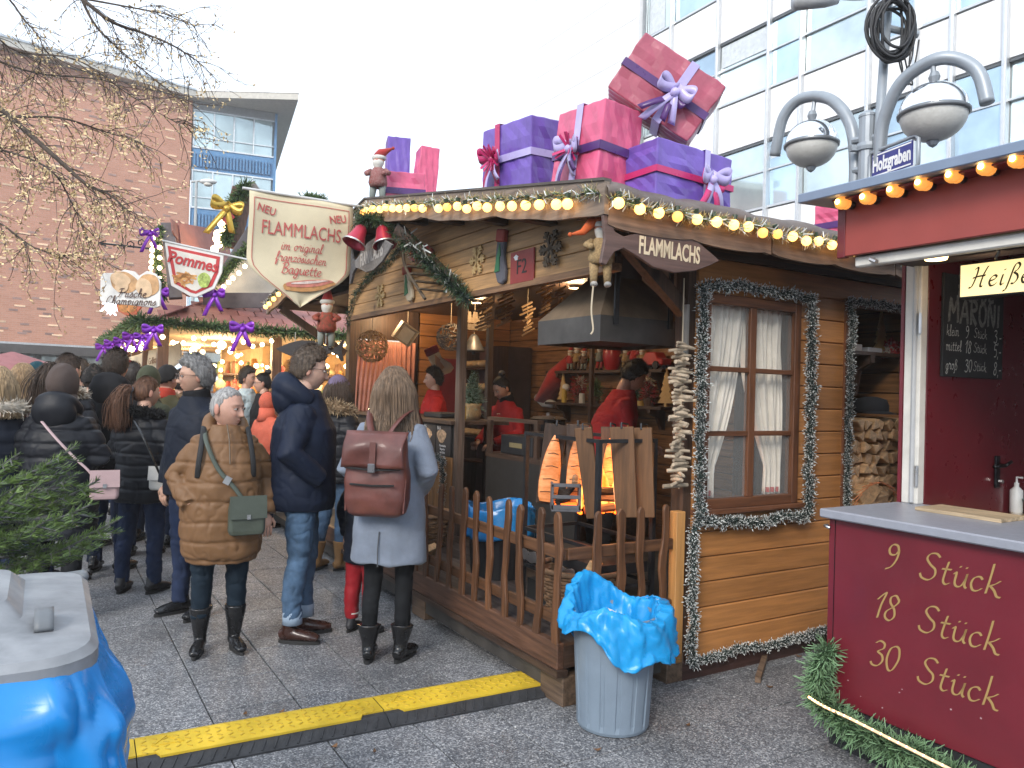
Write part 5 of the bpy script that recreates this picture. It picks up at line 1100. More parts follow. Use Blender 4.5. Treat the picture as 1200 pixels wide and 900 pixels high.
for k in range(22):
    x = random.choice((-1, 1))*random.uniform(.0, .15)+.01; y = random.uniform(-.06, .1); h = random.uniform(.1, .26); r = random.uniform(.012, .028); ph = random.uniform(0, 6)
    pts = [(x+.02*math.sin(ph+t*3)*t, y+.01*math.sin(ph+t*4), -.03+h*t) for t in [i/8 for i in range(9)]]
    b = MB(); b.tube(pts, [r*max(.03, math.sin(pi*(.12+.88*t)**.8)) for t in [i/8 for i in range(9)]], 8); b.build('flame', FLM, fr, smooth=True)
EMB = emit('ember', (1., .12, .01), 3.5); CHAR = mat('charred_log', (.03, .022, .018), r=.9, var=.6, vs=25); LOGW = wood('fire_log', (.22, .13, .07), 0)
for k in range(7):
    a = random.uniform(-.5, .5); c_ = Vector((random.uniform(-.18, .12), random.uniform(-.04, .1), -.03+.02*k)); d = Vector((math.cos(a), math.sin(a)*.4, random.uniform(-.2, .2)))*.09
    b = MB(); b.tube([c_-d, c_+d], [.022, .026], 7); b.build('log', CHAR if k % 3 else LOGW, fr)
b = MB()
for k in range(40): b.ell((random.uniform(-.18, .14), random.uniform(-.05, .1), -.06+random.uniform(0, .03)), random.uniform(.006, .014), 6, 4)
tag(b.build('embers', EMB, fr), kind='stuff')
ld = bpy.data.lights.new('fire_light', 'POINT'); ld.energy = 7; ld.color = (1, .38, .1); ld.shadow_soft_size = .1; lo = bpy.data.objects.new('fire_light', ld); COL.objects.link(lo); lo.parent = fr; lo.location = (-.03, .02, .12)
fb = thing('fire_basket', 'small grey iron fire box with round holes before the salmon', 'fire basket', W(646, 597, 4.28)); dx = .165; 
for nm, lo_, hi_ in (('side', (0, 0, 0), (.012, .14, .14)), ('side', (dx-.012, 0, 0), (dx, .14, .14)), ('bar', (.0, 0, 0), (dx, .012, .025)), ('bar', (0, -.002, .06), (dx, .012, .08)), ('bar', (0, 0, .125), (dx, .012, .145)), ('floor', (0, 0, -.012), (dx, .14, .0))): b = MB(); b.box(lo_, hi_); b.build(nm, mat('grey_iron', (.12, .12, .13), r=.6, m=.3, var=.3), fb, bevel=.002)
for k in range(3): b = MB(); b.tube([(.03+.05*k, .03, .02+.06*k), (.1+.02*k, .11, .05+.06*k)], .02, 7); b.build('log', CHAR if k < 2 else LOGW, fb)
b = MB(); b.box((.02, .03, .02), (dx-.02, .1, .03)); b.build('ember_bed', emit('dull_ember', (1., .14, .015), 1.3), fb)
# ================================================================== INSIDE THE HUT
for k, (z, u0, u1) in enumerate(((1.815, 2.45, 4.45), (1.45, 2.45, 4.45))):
    sh = hthing('wall_shelf', ['upper wall shelf crowded with christmas figures at the back of the hut', 'lower wall shelf with plants and tins at the back of the hut'][k], 'shelf', 2.86, u0, z)
    b = MB(); b.box((0, 0, -.03), (.205, u1-u0, 0)); b.build('board', WOOD_DU, sh)
    for y in (.15, 1.75): b = MB(); b.prism([(0, 0), (.18, 0), (.2, -.04), (.2, -.2), (.16, -.2), (.1, -.08), (0, -.04)], .04, Matrix(((1,0,0),(0,0,1),(0,1,0))), (.0, y, -.03)); b.build('bracket', WOOD_DZ, sh)
FC = [(RFELT, RFELT, GFELT), (GFELT, TANF, BRNF), (RFELT, BRNF, GFELT), (BRNF, GRNF, BRNF), (RFELT, GFELT, RFELT), (TANF, TANF, TANF)]
for k, (px, h) in enumerate(((668, .30), (676, .34), (684, .28), (694, .24), (703, .34), (733, .30), (743, .34), (752, .26))):
    q = PV(px, 431, 2.95); figure(['small red capped santa at the left end of upper shelf', 'santa with tall hat, second on the upper shelf', 'grey gnome, third figure on the upper shelf', 'short brown gnome left of the white bearded santa on upper shelf', 'white bearded santa left of the red vase', 'red santa right of the red vase', 'pale gnome figure right of the vase near the toy car', 'squat santa beside the red toy car'][k], hw(2.95, q.y, 1.815), TH-pi/2+.3, h/1.1, *FC[k % 6], group='figures on the upper shelf')
v_ = hthing('red_vase', 'glossy red vase in the middle of the upper shelf', 'vase', 2.95, PV(717, 431, 2.95).y, 1.815)
b = MB(); b.lathe([(.06, 0), (.085, .05), (.10, .14), (.095, .24), (.075, .28), (.07, .275), (.08, .14), (0, .02)], seg=18, cap=False); b.build('vase_body', mat('red_glaze', (.38, .025, .03), r=.3), v_, smooth=True)
cq = PV(766, 428, 2.93); tcx = hthing('toy_car', 'red toy car at the right end of the upper shelf', 'toy car', 2.93, cq.y, 1.815)
b = MB(); b.prism([(-.19, .04), (.19, .04), (.19, .09), (.10, .11), (.05, .17), (-.08, .17), (-.12, .11), (-.19, .1)], .13, Matrix(((0,0,1),(1,0,0),(0,1,0))), (-.065, 0, 0)); b.build('car_body', mat('toy_red', (.4, .03, .03), r=.35), tcx, bevel=.01)
for x in (-.07, .06):
    for y in (-.11, .11): b = MB(); b.lathe([(.04, -.012), (.04, .012)], (x, y, .04), 12, Matrix(((0,0,1),(0,1,0),(-1,0,0)))); b.build('wheel', BLKM, tcx)
# lower shelf: plants, tins, wooden trees
def tree_cut(label, loc, rz, h, mt=PLY):
    t = thing('wooden_tree', label, 'wooden tree', loc, rz, 'flat wooden christmas trees'); P = [(-.04, 0), (.04, 0), (.04, .1)]; w = .30
    for k in range(5): ww = w*(1-k*.19); z = .1+k*.17; P += [(ww, z), (ww*.52, z+.15)]
    P += [(0, 1.02)]; P = [(x*h, y*h) for x, y in P+[(-x, y) for x, y in P[:2:-1][1:]]+[(-.04, .1)]]
    b = MB(); b.prism(P, .015, Matrix(((1,0,0),(0,0,-1),(0,1,0)))); b.build('cutout', mt, t); return t
tree_cut('pale wooden tree cutout at the right end of the lower shelf', hw(2.93, PV(781, 470, 2.93).y, 1.45), TH-pi/2, .37)
tree_cut('pale wooden tree cutout at the left end of the lower shelf', hw(2.93, PV(660, 470, 2.93).y, 1.45), TH-pi/2, .34)
for k, (px, h, s) in enumerate(((678, .24, .1), (697, .2, .09), (745, .22, .11), (760, .26, .1))):
    q = PV(px, 470, 2.93); t = hthing('potted_fir', ['dried arrangement with pale star left on lower shelf', 'dark fir bunch behind the cook\'s shoulder', 'dark fir bunch right of the cook\'s head', 'dried arrangement with pale flower near the wooden tree'][k], 'plant', 2.93, q.y, 1.45, group='plants on the lower shelf')
    b = MB(); b.lathe([(.045, 0), (.06, .08)], seg=12); b.build('pot', mat('clay_dark', (.10, .06, .04), r=.8), t)
    needles('foliage', [(0, 0, .06), (0, 0, h)], s, 420, [GREEN, GREEN2] if k in (1, 2) else [BRNF, RFELT], t, rseed=60+k, w=.008)
    if k in (0, 3): tag(needles('flower', [(0, -.03, h-.02), (0, -.03, h+.02)], .07, 60, [mat('straw', (.5, .42, .3))], t, rseed=70+k, w=.014), kind='stuff')
for k, (px, h, r_, c_) in enumerate(((661, .16, .03, (.5, .34, .05)), (682, .11, .035, (.5, .48, .42)), (735, .06, .06, (.5, .52, .45)), (749, .05, .06, (.55, .38, .12)))):
    q = PV(px, 471, 2.90); t = hthing('storage_tin', ['yellow tin near the left end of the lower shelf', 'white jar beside the dried arrangement', 'flat pale dish right of the cook', 'flat yellow dish below the fir bunch'][k], 'tin', 2.90, q.y, 1.45, group='tins on the lower shelf')
    b = MB(); b.lathe([(r_, 0), (r_, h*.85), (r_*.95, h*.87), (r_*.95, h)], seg=14); b.build('can', mat('tin%d' % k, c_, r=.5), t)
# white bucket below the lower shelf
q = PV(722, 498, 2.8); t = hthing('white_bucket', 'cream plastic bucket behind the cook', 'bucket', 2.8, q.y, 1.05); b = MB(); b.lathe([(.14, 0), (.17, .32), (.18, .33), (.18, .35), (0, .35)], seg=20); b.build('tub', mat('cream_plastic', (.55, .48, .34), r=.5), t, smooth=False); b = MB(); b.box((-.2, -.25, -.04), (.3, .25, -.002)); b.box((-.18, -.23, -.93), (.28, .23, -.04)); b.build('stand', WOOD_DU, t)
# santa hat hanging on the wall
q0 = PV(668, 420, 2.98); q1 = PV(640, 474, 2.98); t = hthing('santa_hat', 'large red santa hat hanging on the back wall', 'santa hat', 2.98, q0.y, q0.z)
e = q1-q0; b = MB(); b.tube([(0, 0, 0), (-.02, e.y*.45, e.z*.35), (-.03, e.y*.95, e.z*.9)], [(.05, .05), (.11, .13), (.06, .17)], 14); b.build('cone', RFELT, t, smooth=True)
b = MB(); b.tube([(-.03, e.y*.93-.17, e.z*.84-.08), (-.03, e.y*1.0, e.z*.96), (-.03, e.y*1.05+.13, e.z*1.02+.1)], [.045, .055, .045], 10); b.build('fur_trim', mat('white_fluff', (.6,)*3), t, smooth=True)
b = MB(); b.ell((-.06, -.02, e.z*.62), .045, 10, 8); b.build('pompom', mat('white_fluff', (.6,)*3), t, smooth=True)
# fridge, bread rack
t = hthing('fridge', 'tall dark brown two door fridge at the back of the hut', 'fridge', 2.55, 5.05, .12)
b = MB(); b.box((0, 0, 0), (.5, .55, 2.0)); b.build('case', mat('fridge_brown', (.06, .045, .045), r=.5, var=.2), t, bevel=.01)
for z0, z1 in ((.05, 1.28), (1.31, 1.97)): b = MB(); b.box((-.02, .01, z0), (0, .54, z1)); b.build('door', mat('fridge_door', (.10, .055, .055), r=.4, var=.25, vs=2), t, bevel=.006)
t = hthing('bread_rack', 'dark rack with rows of pale bread rolls', 'rack', 2.3, 5.2, 1.0)
for y in (-.3, .3): b = MB(); b.box((0, y-.015, -.85), (.3, y+.015, 1.1)); b.build('side_panel', WOOD_DZ, t)
for z in (-.3, 0, .28, .56, .84): b = MB(); b.box((0, -.3, z-.02), (.3, .3, z)); b.build('shelf_board', WOOD_DU, t)
for k in range(12):
    r_ = hthing('bread_roll', 'pale bread roll, %s from the left on the %s rack shelf' % (('fourth', 'third', 'second', 'first')[k % 4], ('bottom', 'middle', 'top')[k//4]), 'bread roll', 2.33, 5.2+(-.22+.145*(k % 4)), 1.045+[.0, .56, .84][k//4], group='bread rolls on the rack'); b = MB(); b.ell((0, 0, 0), (.1, .07, .045), 10, 6); b.build('crust', mat('roll_crust', (.55, .38, .2), r=.7, var=.2), r_, smooth=True)
# red price panel on far back wall
t = hthing('price_board', 'dark red price panel on the back wall behind the young man', 'panel', 3.04, 5.35, 1.55, pi/2); t.location = hw(2.6, 5.58, 1.2); b = MB(); b.box((-.02, -.5, 0), (0, .6, .75)); o = b.build('board', mat('panel_red', (.25, .025, .03), r=.6), t)
# counter with menu boards
ct = hthing('serving_counter', 'dark serving counter with small photo menu boards behind the fence', 'counter', .86, 2.88, .12)
b = MB(); b.box((0, .0, .1), (.03, 2.7, .84)); b.build('front_panel', wood('counter_wood', (.15, .075, .03), 2), ct)
for i in range(16): b = MB(); b.box((-.014, .01+.166*i, .1), (0, .01+.166*i+.16, .84)); b.build('plank', wood('counter_plank', (.28, .14, .05), 2, rnd=.2), ct, bevel=.003)
b = MB(); b.box((-.05, -.02, 1.13), (.55, 2.7, 1.165)); b.build('worktop', WOOD_DU, ct, bevel=.004)
b = MB(); b.box((0, 0, .84), (.02, 2.7, 1.13)); b.build('upper_panel', mat('counter_black', (.02, .02, .02), r=.5), ct)
for k in range(6):
    y0 = .03+.30*k; b = MB(); b.box((-.02, y0, .85), (-.006, y0+.285, 1.12)); mb2 = b.build('menu_board', mat('menu_black', (.028, .028, .03), r=.5), ct)
    b = MB(); b.prism([(.11+.09*math.cos(a)*(1+.2*math.sin(3*a+k)), .17+.06*math.sin(a)) for a in [2*pi*i/14 for i in range(14)]], .001, M_FRONT, (-.0205, y0+.285, .85)); b.build('photo_print', mat('food_print', (.50, .33, .20), r=.6, var=.5, vs=35), mb2)
    text_mb('N.%d' % (6-k), .045, M_FRONT, (-.021, y0+.23, 1.09)).build('lettering', mat('menu_white', (.6, .6, .6)), mb2)
    for q in range(3): text_mb(('Flammlachs', 'Baguette', 'mit Soße')[q], .028, M_FRONT, (-.021, y0+.15, .935-.03*q)).build('lettering', mat('menu_white', (.6,)*3), mb2)
# tray frame, box and dark panel right of the counter
t = hthing('prep_table', 'dark prep table with raised frame beside the grill', 'table', 1.15, 1.45, .12)
b = MB(); b.box((0, 0, .86), (.55, 1.38, .90)); b.build('top', WOOD_DU, t)
b = MB(); b.box((0, .02, 0), (.03, 1.36, .86)); b.build('front_panel', mat('panel_dark', (.025, .022, .02), r=.6), t)
b = MB(); b.box((.0, .55, .90), (.03, .60, 1.18)); b.build('upright', WOOD_DZ, t); b = MB(); b.box((.0, 1.3, .90), (.03, 1.36, 1.18)); b.build('upright', WOOD_DZ, t); b = MB(); b.box((0, .55, 1.18), (.06, 1.36, 1.21)); b.build('sneeze_rail', WOOD_DU, t)
t = hthing('dark_crate', 'black plastic crate on the prep table before the woman', 'crate', 1.2, 2.15, 1.022); b = MB(); b.box((0, 0, 0), (.3, .5, .16)); b.build('shell', mat('crate_black', (.02, .02, .022), r=.5), t, bevel=.006); b = MB(); b.box((-.004, .15, .06), (-.001, .35, .10)); b.build('grip', mat('crate_grip', (.2, .16, .08)), t)
# small tree in burlap, mustard bottle, tray, pot
t = hthing('small_christmas_tree', 'small frosted christmas tree in a burlap pot on the counter', 'christmas tree', 1.22, 3.22, 1.285); b = MB(); b.lathe([(.07, 0), (.085, .05), (.075, .12), (.09, .15)], seg=14); b.build('burlap_pot', TANF, t, smooth=True)
needles('crown', [(0, 0, .12), (0, 0, .42)], .13, 1100, [GREEN, mat('fir_frost', (.2, .27, .2))], t, rseed=80, w=.006, radii=[1.1, .8, .45, .12]); b = MB(); b.tube([(0, 0, .1), (0, 0, .42)], .008, 5); b.build('stem', BRNF, t)
t = hthing('mustard_bottle', 'yellow squeeze bottle standing on the counter', 'bottle', 1.0, 3.02, 1.285); b = MB(); b.lathe([(.035, 0), (.04, .02), (.04, .12), (.02, .16), (.012, .2), (.004, .23)], seg=14); b.build('squeeze_body', mat('mustard', (.62, .48, .02), r=.4), t, smooth=True)
t = hthing('black_tray', 'stack of black trays on the counter before the young man', 'tray', 1.0, 3.45, 1.285); b = MB(); b.box((0, 0, 0), (.25, .38, .05)); b.build('tray_body', mat('crate_black', (.02,)*3), t, bevel=.01)
t = hthing('white_tub', 'white paper tub on the counter at the young man', 'tub', .95, 4.1, 1.285); b = MB(); b.lathe([(.06, 0), (.075, .13), (.08, .135), (.07, .12), (.0, .1)], seg=16, cap=False); b.build('tub_body', mat('white_card', (.75,)*3), t, smooth=True)
t = hthing('cooking_pot', 'black cooking pot on the counter behind the grill', 'pot', 2.2, 3.4, 1.12); b = MB(); b.lathe([(.17, 0), (.18, .02), (.18, .16), (.19, .165), (.0, .17)], seg=20); b.build('pot_body', BLKM, t); b = MB(); b.lathe([(.19, .17), (.15, .19), (.02, .205), (.02, .23), (0, .235)], seg=18); b.build('lid', mat('steel', (.5,)*3), t); b = MB(); b.box((-.3, -.5, -.05), (.3, .5, -.001)); b.box((-.28, -.48, -1.0), (.28, .48, -.05)); b.build('cabinet', WOOD_DU, t)
# hanging decorations under the ceiling
def cord(t, z0, z1, x=0, y=0): b = MB(); b.tube([(x, y, z0), (x, y, z1)], .004, 5); b.build('cord', mat('hemp', (.5, .42, .3), r=.95), t)
def twigs(mb, c, r, n, sh=(1, 1, 1), ln=.6):
    for k in range(n):
        d = Vector((random.gauss(0, 1), random.gauss(0, 1), random.gauss(0, 1))).normalized(); e = d.orthogonal().normalized(); e = Matrix.Rotation(random.uniform(0, 6), 3, d)@e
        p = Vector((d.x*r*sh[0], d.y*r*sh[1], d.z*r*sh[2])); L_ = r*ln; mb.tube([Vector(c)+p-e*L_, Vector(c)+p*1.08, Vector(c)+p+e*L_], .0055, 5)
q = PU(436, 406, 5.0); t = hthing('wicker_ball', 'round twig ball hanging before the pink curtains', 'twig ball', q.x, 5.0, q.z); b = MB(); twigs(b, (0, 0, 0), .155, 130); tag(b.build('twigs', mat('twig_tan', (.33, .20, .09), r=.9, rnd=.2, var=.5, vs=20), t), kind='stuff'); cord(t, .15, 2.5-q.z)
q = PU(528, 395, 4.3); t = hthing('wicker_ball', 'grey twig ball hanging behind the porch post', 'twig ball', q.x, 4.3, q.z); b = MB(); twigs(b, (0, 0, 0), .13, 110); tag(b.build('twigs', mat('twig_grey', (.17, .15, .13), r=.9, var=.5, vs=20), t), kind='stuff'); cord(t, .12, 2.5-q.z)
q = PU(478, 386, 5.1); t = hthing('wire_basket', 'tilted white wire basket hanging under the ceiling', 'basket', q.x, 5.1, q.z); M = Matrix.Rotation(.5, 3, 'Y')@Matrix.Rotation(.3, 3, 'X'); b = MB(); b.obox((0, 0, -.06), (.2, .02, .2), M); b.build('back', mat('basket_white', (.5, .47, .4), r=.7), t); 
for c_, s_ in (((-.1, 0, -.06), (.02, .1, .22)), ((.1, 0, -.06), (.02, .1, .22)), ((0, 0, -.16), (.22, .1, .02)), ((0, 0, .04), (.22, .1, .02))): b = MB(); b.obox(M@Vector(c_)+Vector((0, 0, -.0)), s_, M); b.build('frame_bar', mat('basket_frame', (.35, .3, .22), r=.7), t)
cord(t, .05, 2.5-q.z)
q = PU(520, 440, 4.9); stocking('cream felt stocking with dark red cuff hanging by the ceiling', q.x, 4.9, q.z, .22, .36, .45, [mat('cream_felt', (.50, .41, .29), r=.95), mat('wine_felt', (.16, .02, .03), r=.95), mat('tan_star', (.42, .22, .12), r=.9)], M_SIDE, 'felt stockings in the hut', 0)
q = PU(556, 385, 4.2); t = hthing('ship_model', 'small dark ship model with sails on a ceiling hanger', 'ship model', q.x, 4.2, q.z); b = MB(); b.prism([(-.16, .04), (.18, .06), (.12, -.02), (-.1, -.02)], .07, M_SIDE, (0, .035, 0)); b.build('hull', DRIFT, t)
for x in (-.08, .0, .08): b = MB(); b.tube([(x, 0, .02), (x, 0, .2)], .005, 5); b.build('mast', DRIFT, t); b = MB(); b.prism([(x-.04, .06), (x+.05, .06), (x+.03, .18), (x-.02, .18)], .004, M_SIDE); b.build('sail', mat('sail_brown', (.2, .15, .1), r=.9), t)
cord(t, .18, 2.5-q.z); q = PU(555, 412, 4.2); t = hthing('bell_lamp', 'dark metal bell shaped lamp hanging below the ship model', 'lamp', q.x, 4.2, q.z); b = MB(); b.lathe([(.125, 0), (.12, .02), (.075, .1), (.05, .16), (.02, .19)], seg=18, cap=False); o = b.build('shade', mat('pewter', (.16, .16, .16), r=.45, m=.6), t, smooth=True); solid(o, .004); b = MB(); b.lathe([(.02, -.03), (.02, .02)], seg=8); b.build('clapper', IRON, t); cord(t, .19, .33)
for k, (px, py, uu_) in enumerate(((593, 360, 2.2), (618, 372, 2.6), (640, 350, 2.2), (655, 355, 2.0), (570, 366, 2.5))):
    q = PU(px, py, uu_); t = hthing('twig_mobile', ['bundle of cut twigs dangling on cords above the second porch post', 'small twig mobile hanging left of the hood', 'twig mobile high beside the hood', 'twig bunch dangling closest to the hood', 'twig mobile near the ship model'][k], 'twig mobile', q.x, uu_, q.z, group='twig mobiles under the hut ceiling')
    for j in range(9):
        a = random.uniform(-.5, .5); z = .11-.03*j; l_ = random.uniform(.04, .075); b = MB(); b.tube([(random.uniform(-.03, .03)-l_*math.cos(a), l_*math.sin(a), z-l_*.5), (l_*math.cos(a), -l_*math.sin(a), z+l_*.5)], .010, 7); b.build('twig', mat('twig_cut', (.36, .24, .13), r=.85, rnd=.3), t)
    cord(t, -.1, 2.5-q.z)
# driftwood strand by the window corner
q0 = PU(797, 402, .03); t = hthing('driftwood_strand', 'long hanging strand of threaded driftwood sticks by the window corner', 'driftwood strand', q0.x-.03, -.02, 1.0)
for j in range(46):
    z = .84-.0172*j; a = random.uniform(-.5, .5)+(pi/2 if random.random() < .22 else 0); l_ = random.uniform(.035, .075); r_ = random.uniform(.009, .015); tl = random.uniform(-.12, .12)
    d = Vector((math.cos(a), math.sin(a), tl))*l_; o_ = Vector((random.uniform(-.025, .015), random.uniform(-.015, .015), z)); b = MB(); b.tube([o_-d, o_+d*.2+Vector((0, 0, .003)), o_+d], [r_*.8, r_, r_*.7], 7); b.build('stick', mat('driftwood', (.36, .29, .21), r=.9, rnd=.3, var=.3, vs=25), t)
cord(t, .05, 1.2)
# ---- woodstore behind the side doorway
pw_ = MB(); pw_.box((2.02, .72, .12), (3.06, .76, 2.5)); pwo = pw_.build('partition', WOOD_D, hut)
for i in range(15): b = MB(); b.box((2.03, .695, .12+.157*i+.003), (3.06, .72, .12+.157*i+.153)); b.build('plank', WOOD_U, pwo, bevel=.005)
b = MB(); b.box((2.0, .02, .12), (2.03, .72, 2.5)); b.build('partition_side', WOOD_DZ, pwo)
ws = hthing('woodstore_shelf', 'dark shelf with bracket inside the woodstore doorway', 'shelf', 2.2, .12, 1.90); b = MB(); b.box((0, 0, -.025), (.95, .19, 0)); b.build('board', WOOD_D, ws); b = MB(); b.prism([(0, 0), (.17, 0), (.17, -.28), (.13, -.28), (.1, -.1), (0, -.05)], .05, Matrix(((0,0,1),(1,0,0),(0,1,0))), (.45, 0, -.025)); b.build('bracket', WOOD_DZ, ws)
q = PU(1031, 410, .22); tree_cut('wooden tree cutout on the shelf inside the woodstore', hw(q.x, .22, 1.90), TH, .30)
for k, (px, w_, h_, c_) in enumerate(((1007, .07, .05, (.55, .5, .45)), (1026, .16, .035, (.6, .6, .62)), (1048, .12, .09, (.55, .5, .42)))):
    q = PU(px, 410, .17); t = hthing('small_box', ['small pale box left of the wooden tree', 'flat white box before the wooden tree', 'white decorative cluster right of the wooden tree'][k], 'box', q.x, .17, 1.90, group='small boxes on the woodstore shelf'); b = MB()
    if k < 2: b.box((-w_/2, 0, 0), (w_/2, .06, h_)); b.build('carton', mat('carton%d' % k, c_, r=.7), t, bevel=.004)
    else: tag(needles('cluster', [(-.05, .03, .03), (.05, .03, .06)], .07, 260, [mat('shell_white', (.6, .56, .48)), RFELT], t, rseed=90, w=.02), kind='stuff')
LOGS = wood('split_wood', (.56, .35, .18), 1, dark=.3, rnd=.22, knots=0)
rng2 = random.Random(5)
ORD = 'first second third fourth fifth sixth seventh eighth ninth tenth eleventh'.split(); rows_ = 11
for rI in range(rows_):
    z = .62+.078*rI; 
    for c_ in range(9):
        v = 2.29+.087*c_+(rI % 2)*.04+rng2.uniform(-.012, .012)
        if v > 3.02: continue
        n = rng2.choice((3, 3, 4)); r_ = rng2.uniform(.048, .06); a0 = rng2.uniform(0, 6); P = [(r_*math.cos(a0+2*pi*i/n+rng2.uniform(-.25, .25)), r_*.92*math.sin(a0+2*pi*i/n+rng2.uniform(-.25, .25))) for i in range(n)]
        t = hthing('split_log', 'split firewood log in doorway stack, %s row from the bottom, %s from the left' % (ORD[rI], ORD[c_]), 'log', v, .07+rng2.uniform(-.02, .02), z, group='split logs in the woodstore'); b = MB(); b.prism(P, .30, Matrix(((1,0,0),(0,0,1),(0,1,0)))); b.build('billet', LOGS, t, bevel=.005)
t = hthing('log_rack', 'dark rack carrying the stacked firewood in the doorway', 'rack', 2.2, .05, .12); b = MB(); b.box((0, 0, .0), (.84, .34, .44)); b.build('crate', WOOD_D, t)
NET = mat('orange_net', (.55, .17, .05), r=.6, var=.4, vs=40)
t = hthing('log_net', 'orange net sack of split wood at the foot of the log stack', 'sack', 2.52, .05, .72); 
for k in range(9): a = k*.7; b = MB(); b.obox((.13*math.cos(a)*(.4+.6*(k % 2)), .0, .10+.12*math.sin(a)), (.13, .12, .1), (rng2.uniform(-.3, .3), rng2.uniform(-1, 1), rng2.uniform(-.3, .3))); b.build('log', LOGS, t, bevel=.006)
b = MB()
for k in range(22): a = k*.3; b.tube([(.26*math.cos(a+.6*s), -.075-.03*math.cos(s*2), .10+.20*math.sin(a+.6*s)) for s in (0, .5, 1)], .003, 4)
tag(b.build('netting', NET, t), kind='stuff')
t = hthing('flat_hat', 'black flat hat lying on top of the firewood', 'hat', PU(1020, 480, .2).x, .2, 1.47); b = MB(); b.lathe([(.11, 0), (.12, .02), (.12, .06), (.105, .1), (.04, .12), (0, .12)], seg=18); b.build('crown', mat('cap_black', (.015, .016, .02), r=.9), t, smooth=True); b = MB(); b.grid(12, 4, lambda i, j: ((.10+.07*j*math.sin(pi*i))*math.cos(pi+pi*i), (.10+.07*j*math.sin(pi*i))*math.sin(pi+pi*i), .02-.02*j)); o = b.build('brim', mat('cap_black', (.015,)*3), t, smooth=True); solid(o, .005)
q = PU(862, 478, .5); t = hthing('wall_plate', 'small round white plate decoration hanging inside the window', 'ornament', q.x, .3, q.z-.02); b = MB(); b.lathe([(.0, -.008), (.055, -.006), (.055, .006), (0, .008)], seg=18, M=Matrix(((1,0,0),(0,0,-1),(0,1,0)))); b.build('disc', mat('white_card', (.7,)*3), t); b = MB(); b.ell((0, 0, .09), (.03, .01, .04), 10, 6); b.build('figure', mat('gold_card', (.5, .38, .12)), t); cord(t, .1, .9)
from mathutils import noise as mno
def wr(p, s, seed=0.): q = Vector(p)*s+Vector((seed, seed*1.7, -seed)); return abs(mno.noise(q))*1.0+.5*abs(mno.noise(q*2.3+Vector((5, 1, 2))))
# ================================================================== GREY RUBBISH BIN WITH BLUE BAG
BAGB = mat('blue_bag', (.012, .27, .60), r=.3, var=.12, vs=6, spec=.5, bump=1., bs=8, bd=.02, ridge=True); BINC = mat('grey_bin', (.185, .235, .29), r=.42, var=.08, vs=6, bump=.05, bs=60)
bc = G(717, 866); bc = bc+Vector((bc.x, bc.y, 0)).normalized()*.165
tb = thing('rubbish_bin', 'round grey plastic rubbish bin with vertical ribs at the porch corner', 'rubbish bin', bc)
b = MB(); n = 96
prof = [(.150, 0), (.165, .006), (.170, .02), (.172, .03), (.198, .50), (.205, .505), (.205, .53), (.19, .53), (.165, .04), (0, .03)]
def bfn(i, j):
    k = int(round(j*(len(prof)-1))); r_, z = prof[k]; a = 2*pi*i; rib = .006*(1 if math.sin(a*15) > .55 else 0) if 2 <= k <= 4 and z > .025 else 0
    return ((r_-rib)*math.cos(a), (r_-rib)*math.sin(a), z)
prof = [(.150, 0), (.165, .006), (.170, .02), (.1705, .05), (.1735, .10), (.194, .44), (.198, .50), (.205, .505), (.205, .53), (.19, .53), (.165, .04), (0, .03)]
b.grid(180, len(prof), bfn, wrap=True); b.build('tub', BINC, tb)
bgt = thing('bin_bag', 'bright blue plastic bag lining the round grey rubbish bin', 'bag', bc+Vector((0, 0, .3)))
def gfn(i, j):
    a = 2*pi*i; fr = 0
    # from inside floor over the rim to the outer hem
    rim = .56+.09*max(0, math.sin(a-.55))**2+.03*math.sin(3*a+1); hem = .40+.05*math.sin(a*2+.5)+.035*math.sin(5*a)-.03*math.cos(a)
    P = [(.05, .33), (.12, .36), (.165, .44), (.185, .52), (.20, rim-.01), (.212, rim), (.232, rim-.015), (.247, (rim+hem)/2+.01), (.255, hem+.03), (.26, hem)]
    t = j*(len(P)-1); k = min(len(P)-2, int(t)); f_ = t-k; r_ = P[k][0]*(1-f_)+P[k+1][0]*f_; z = P[k][1]*(1-f_)+P[k+1][1]*f_
    w = wr((math.cos(a)*1.0, math.sin(a)*1.0, z*1.6), 3.2, 3.); w2 = wr((math.cos(a), math.sin(a), z*3), 7, 8.)
    out = 1 if j > .5 else -.6
    r_ += out*(.045*(w-.35)+.012*(w2-.35))*(1 if j > .15 else .3)+.025*max(0, math.cos(a+.1))*(j > .6)
    return (r_*math.cos(a), r_*math.sin(a), z-.3+.02*(w2-.3))
b = MB(); b.grid(120, 46, gfn, wrap=True); o = b.build('film', BAGB, bgt, smooth=True); solid(o, .0015)
b = MB(); strip(b, [(-.06, -.1, .27), (-.03, -.12, .262), (0, -.14, .24), (.03, -.17, .235)], .022, (.5, 1, 0)); o = b.build('fork', mat('white_plastic', (.7,)*3), bgt); solid(o, .002)
# ================================================================== WHEELED BIN WITH BLUE BAG, LEFT FOREGROUND
LIDG = mat('lid_grey', (.20, .21, .225), r=.5, var=.25, vs=6, c2=(.29, .30, .315), bump=.1, bs=45); DGR = mat('bin_dark', (.10, .105, .115), r=.5, var=.1)
wb = hthing('wheeled_bin', 'large wheeled bin with pale grey lid and blue bag at the left edge', 'wheeled bin', -2.145, -1.33, 0); wb.scale = (1, 1, .965)
